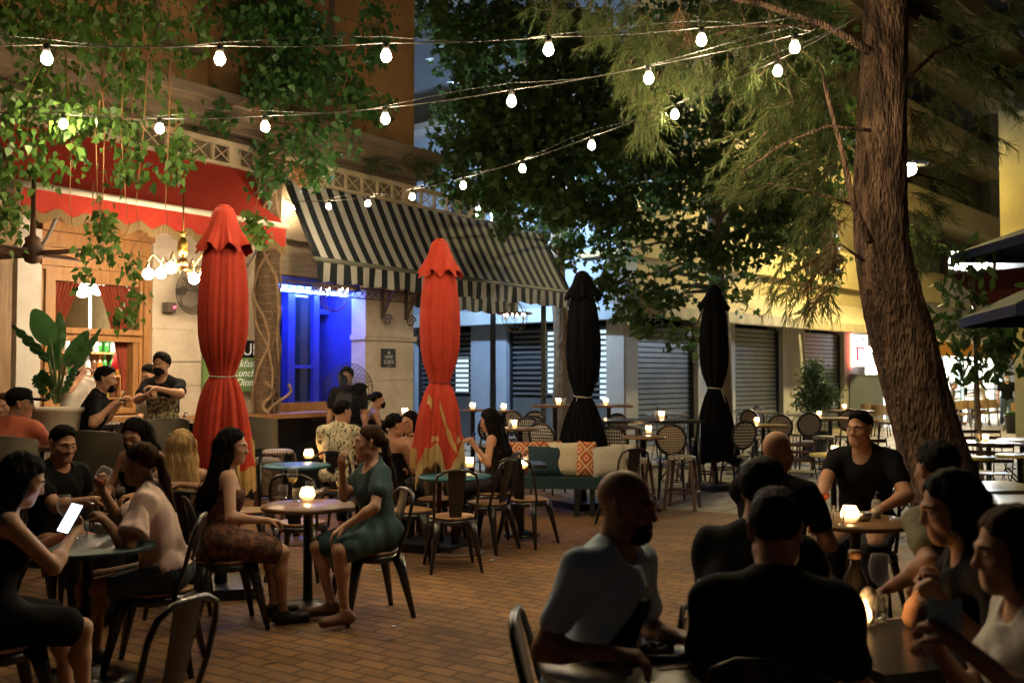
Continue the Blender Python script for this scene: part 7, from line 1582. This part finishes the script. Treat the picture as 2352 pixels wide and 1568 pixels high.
NP = [(1400, 30, 8.3, 100, 40, .4, -.4, .7), (1470, 80, 8.1, 80, 60, .4, -.3, .8), (1450, 160, 8.0, 40, 60, .3, -.2, 1), (1500, 190, 8.0, 50, 60, .3, 0, 1), (1490, 255, 8.0, 42, 36, .3, .1, 1), (1560, 50, 8.3, 90, 50, .4, -.3, .7), (1700, 40, 8.5, 120, 50, .4, -.4, .6), (1640, 130, 8.3, 90, 45, .4, -.4, .7), (1750, 150, 8.3, 80, 60, .4, -.4, .8), (1850, 50, 8.7, 100, 60, .4, -.5, .5), (1830, 190, 8.6, 60, 70, .4, -.7, .8), (1810, 265, 8.6, 70, 55, .4, -.8, .7), (1750, 335, 8.6, 75, 40, .4, -.9, .6), (1890, 300, 8.9, 50, 120, .3, -.5, .9), (1790, 400, 8.7, 100, 55, .4, -.9, .6), (1720, 420, 8.7, 70, 26, .3, -1, .5), (1900, 440, 8.9, 50, 90, .3, -.5, 1), (1860, 560, 8.8, 55, 60, .3, -.4, 1), (1870, 660, 8.7, 60, 40, .3, -.3, 1), (1790, 655, 8.7, 65, 26, .3, -.7, .8), (1930, 180, 9.0, 40, 120, .3, -.5, .8), (1290, 20, 8.7, 90, 26, .4, -.3, .8),
      (2130, 365, 9.2, 60, 26, .3, .9, .1), (2150, 425, 9.2, 70, 22, .3, 1, .2), (2120, 470, 9.2, 50, 30, .3, .7, .7), (2110, 540, 9.4, 36, 50, .3, .4, 1), (2130, 260, 9.4, 50, 60, .4, .6, .6), (2180, 120, 9.4, 80, 70, .4, .6, .6), (2220, 330, 9.6, 50, 40, .4, .8, .4), (2140, 40, 9.4, 60, 60, .4, .5, .6), (2270, 60, 9.8, 70, 60, .4, .6, .6), (2300, 180, 9.8, 60, 60, .4, .6, .7)]
needles(NP, 'needles', m_need, pn, .15, .75); needles([(1925, 560, 8.0, 26, 70, .15, -.6, 1), (1900, 640, 8.0, 20, 40, .15, -.7, 1), (1580, 30, 7.6, 40, 20, .3, -.3, 1), (2085, 250, 8.6, 10, 30, .1, .2, 1)], 'dry_needles', m_needb, pn, .17, .5)
B = MB()
for P, r in (([(2000, 560), (1960, 470), (1935, 350), (1900, 220), (1880, 130)], .035), ([(2000, 120), (1900, 60), (1750, 10), (1600, -20), (1400, -30)], .04), ([(1900, 60), (1700, 60), (1560, 110), (1500, 200)], .014), ([(2000, 300), (1900, 290), (1800, 330), (1700, 400)], .018), ([(1960, 470), (1860, 440), (1760, 420)], .012), ([(1985, 600), (1930, 560), (1880, 620), (1850, 680)], .014), ([(2060, 420), (2110, 400), (2200, 430)], .02), ([(2060, 200), (2150, 120), (2260, 80)], .025), ([(1700, 10), (1720, 90), (1700, 180)], .008), ([(1560, -10), (1590, 90), (1620, 200)], .007), ([(1480, -20), (1430, 60), (1450, 150), (1420, 240)], .007), ([(1760, 0), (1780, 100), (1830, 260)], .008), ([(1290, -30), (1260, 60), (1270, 130)], .006)):
    B.tube([px(x, y, 8.1 if x < 2050 else 9.0) for x, y in P], [r * (1 - .7 * i / (len(P) - 1)) for i in range(len(P))], 6)
B.each('limb', m_pine, pn)
needles([(915, 372, 15.4, 50, 10, .3, 1, .3), (960, 380, 15.4, 30, 10, .3, 1, .4), (880, 368, 15.4, 25, 8, .2, -1, .2)], 'needles', leafmat('fir_needle', (.03, .05, .02), (.05, .08, .03)), cf_, .22, 3)
# small street tree on the right
stt = thing('young_tree', 'young thin tree with large drooping leaves under the navy parasol', 'tree', at_(2252, 14.2), 0); b = at_(2252, 14.2); trunk([b, px(2245, 900, 14.2), px(2240, 760, 14.2), px(2238, 640, 14.2)], [.035, .03, .026, .015], m_plane, stt, n=12)
CS = [(2195, 600, 14, 45, 22, .3), (2190, 690, 14, 50, 22, .4), (2200, 770, 14, 55, 35, .4), (2250, 750, 14, 50, 40, .4), (2300, 770, 14, 45, 40, .4), (2338, 800, 14, 30, 50, .4), (2235, 830, 14, 40, 26, .3), (2185, 840, 14, 30, 14, .3), (2290, 830, 14, 22, 22, .3), (2330, 720, 14, 40, 24, .3), (2230, 660, 14, 30, 20, .3)]
leaf_mesh(CS, 'oval', .21, 'foliage', m_lbig, stt, .6, 1.3); B = MB()
for (x, y, Y, rx, ry, dz) in CS: B.tube([px(2241, min(850, y + 20), 14.2), px((2241 + x) / 2, y - 20, 14.1), px(x, y, Y)], [.012, .009, .004], 5)
B.build('branch', m_plane, stt)
# broad-leaved pot plant by the pub
pb = px(130, 935, 9.5); pp = thing('potted_plant', 'large bird of paradise plant in wide stone pot at left', 'plant', (pb.x, pb.y, 0), 0); B = MB(); B.lathe([(.20, .0), (.22, .06), (.12, .12), (.12, .45), (.16, .55), (.2, 1.0), (.24, pb.z - .05), (.265, pb.z - .03), (.265, pb.z), (.23, pb.z), (.2, pb.z - .05), (0, pb.z - .05)], n=28); B.build('pot', m_stone, pp, world=False)
m_bop = leafmat('paddle_leaf', (.03, .09, .025), (.05, .13, .04), .2, .35)
def paddle(x0, y0, x1, y1, wd, Y, bend=0.0, torn=False):
    a, b = px(x0, y0, Y), px(x1, y1, Y); st = px(132 + (x0 - 132) * .15, 925, 9.5); ax = b - a; L = ax.length; ax.normalize(); sd = Vector((ax.z, .25, -ax.x)).normalized(); nr = ax.cross(sd); B = MB(); rows = []
    for i in range(15):
        t = i / 14; w = wd * (math.sin(math.pi * min(1, t * .92 + .06)) ** .6) * (1 - .25 * t); c = a + ax * L * t + nr * (bend * t * t * L) + Vector((0, 0, -.12 * L * t * t * abs(bend) * 3)); row = []
        for j in range(9):
            u_ = j / 4 - 1; q = c + sd * (w * u_) + nr * (-.12 * w * (1 - abs(u_)) + (.03 * math.sin(i * 2.2 + j) if torn else .008 * math.sin(i * 1.3)))
            if torn and i % 3 == 0 and abs(u_) > .4: q = c + sd * (w * u_ * .62)
            row.append(q)
        rows.append(row)
    B.sheet(rows); o = B.build('leaf', m_bop, pp); B = MB(); B.tube([st, st.lerp(a, .5) + Vector((0, 0, .03)), a, a + ax * L * .9 + nr * (bend * .8 * L)], [.016, .013, .010, .003], 6); B.build('stem', mat('green_stem', (.09, .14, .04), (.06, .1, .03), scale=5, rough=.5), o, world=True) if False else B.build('stem', mat('green_stem', (.09, .14, .04), (.06, .1, .03), scale=5, rough=.5), pp)
for q in ((118, 790, 75, 705, .125, 9.3, .1, False), (112, 830, 22, 735, .06, 9.5, .15, True), (140, 800, 135, 712, .06, 9.6, .1, False), (150, 840, 205, 755, .085, 9.4, -.1, False), (110, 880, 72, 860, .10, 9.2, .3, True), (128, 850, 120, 770, .08, 9.7, .1, False), (158, 870, 235, 748, .05, 9.6, -.1, True), (104, 905, 90, 885, .05, 9.3, .3, False), (150, 900, 172, 840, .05, 9.5, .1, True), (95, 850, 118, 890, .07, 9.1, .2, True), (120, 905, 95, 915, .04, 9.3, .4, False)): paddle(*q)
# ficus in a pot before the shutters
fb = at_(1873, 20.6); fc = thing('potted_ficus', 'bushy potted ficus standing before red lit shutter', 'plant', fb, 0); B = MB(); B.lathe([(.2, 0), (.28, .45), (.3, .5), (.25, .5), (.24, .42), (0, .42)], (0, 0, 0), 18); B.build('pot', m_dark, fc, world=False); trunk([fb + Vector((0, 0, .4)), fb + Vector((.03, 0, 1.2)), fb + Vector((0, 0, 2.0))], [.03, .025, .012], m_plane, fc, n=8)
leaf_mesh([(1868, 850, 20.5, 22, 28, .25), (1870, 880, 20.5, 28, 24, .3), (1880, 908, 20.4, 34, 28, .35), (1905, 905, 20.4, 22, 20, .25), (1845, 905, 20.5, 18, 22, .25), (1860, 930, 20.4, 34, 14, .3), (1853, 868, 20.6, 12, 8, .15)], 'oval', .085, 'foliage', m_lfic, fc, .4, 1.6)
bpl = thing('balcony_plant', 'green shrubs growing on the yellow balcony right of the trunk', 'plant', px(2110, 590, 34), 0); leaf_mesh([(2110, 560, 35.2, 34, 42, .6), (2090, 600, 35.2, 26, 16, .5), (2125, 520, 35.2, 22, 24, .5), (2080, 560, 35.2, 20, 40, .5)], 'oval', .22, 'foliage', m_lfic, bpl, .3, 1.2); B = MB(); B.box(px(2100, 612, 35.3), (1.6, .4, .4)); B.build('trough', m_dark, bpl)

V = []
for q in range(70):
    x, y = rg.uniform(-4, 5), rg.uniform(3.5, 16); c = np.array((x, y, .008)); a = rg.uniform(0, 6.28); sz = rg.uniform(.03, .07); O = LEAF['oval']; d = np.array((math.cos(a), math.sin(a), 0)); e = np.array((-d[1], d[0], 0)); V.append(c + (O[:, 1:2] * d + O[:, 0:1] * 1.6 * e) * sz + np.array((0, 0, 1)) * (O[:, 1:2] * rg.uniform(0, .25) * sz))
tag(raw(np.concatenate(V), len(LEAF['oval']), 'fallen_leaves', leafmat('fallen_leaf', (.16, .09, .03), (.10, .10, .03), .1), None), 'small dry leaves fallen on the brick paving', 'leaves', kind='stuff')
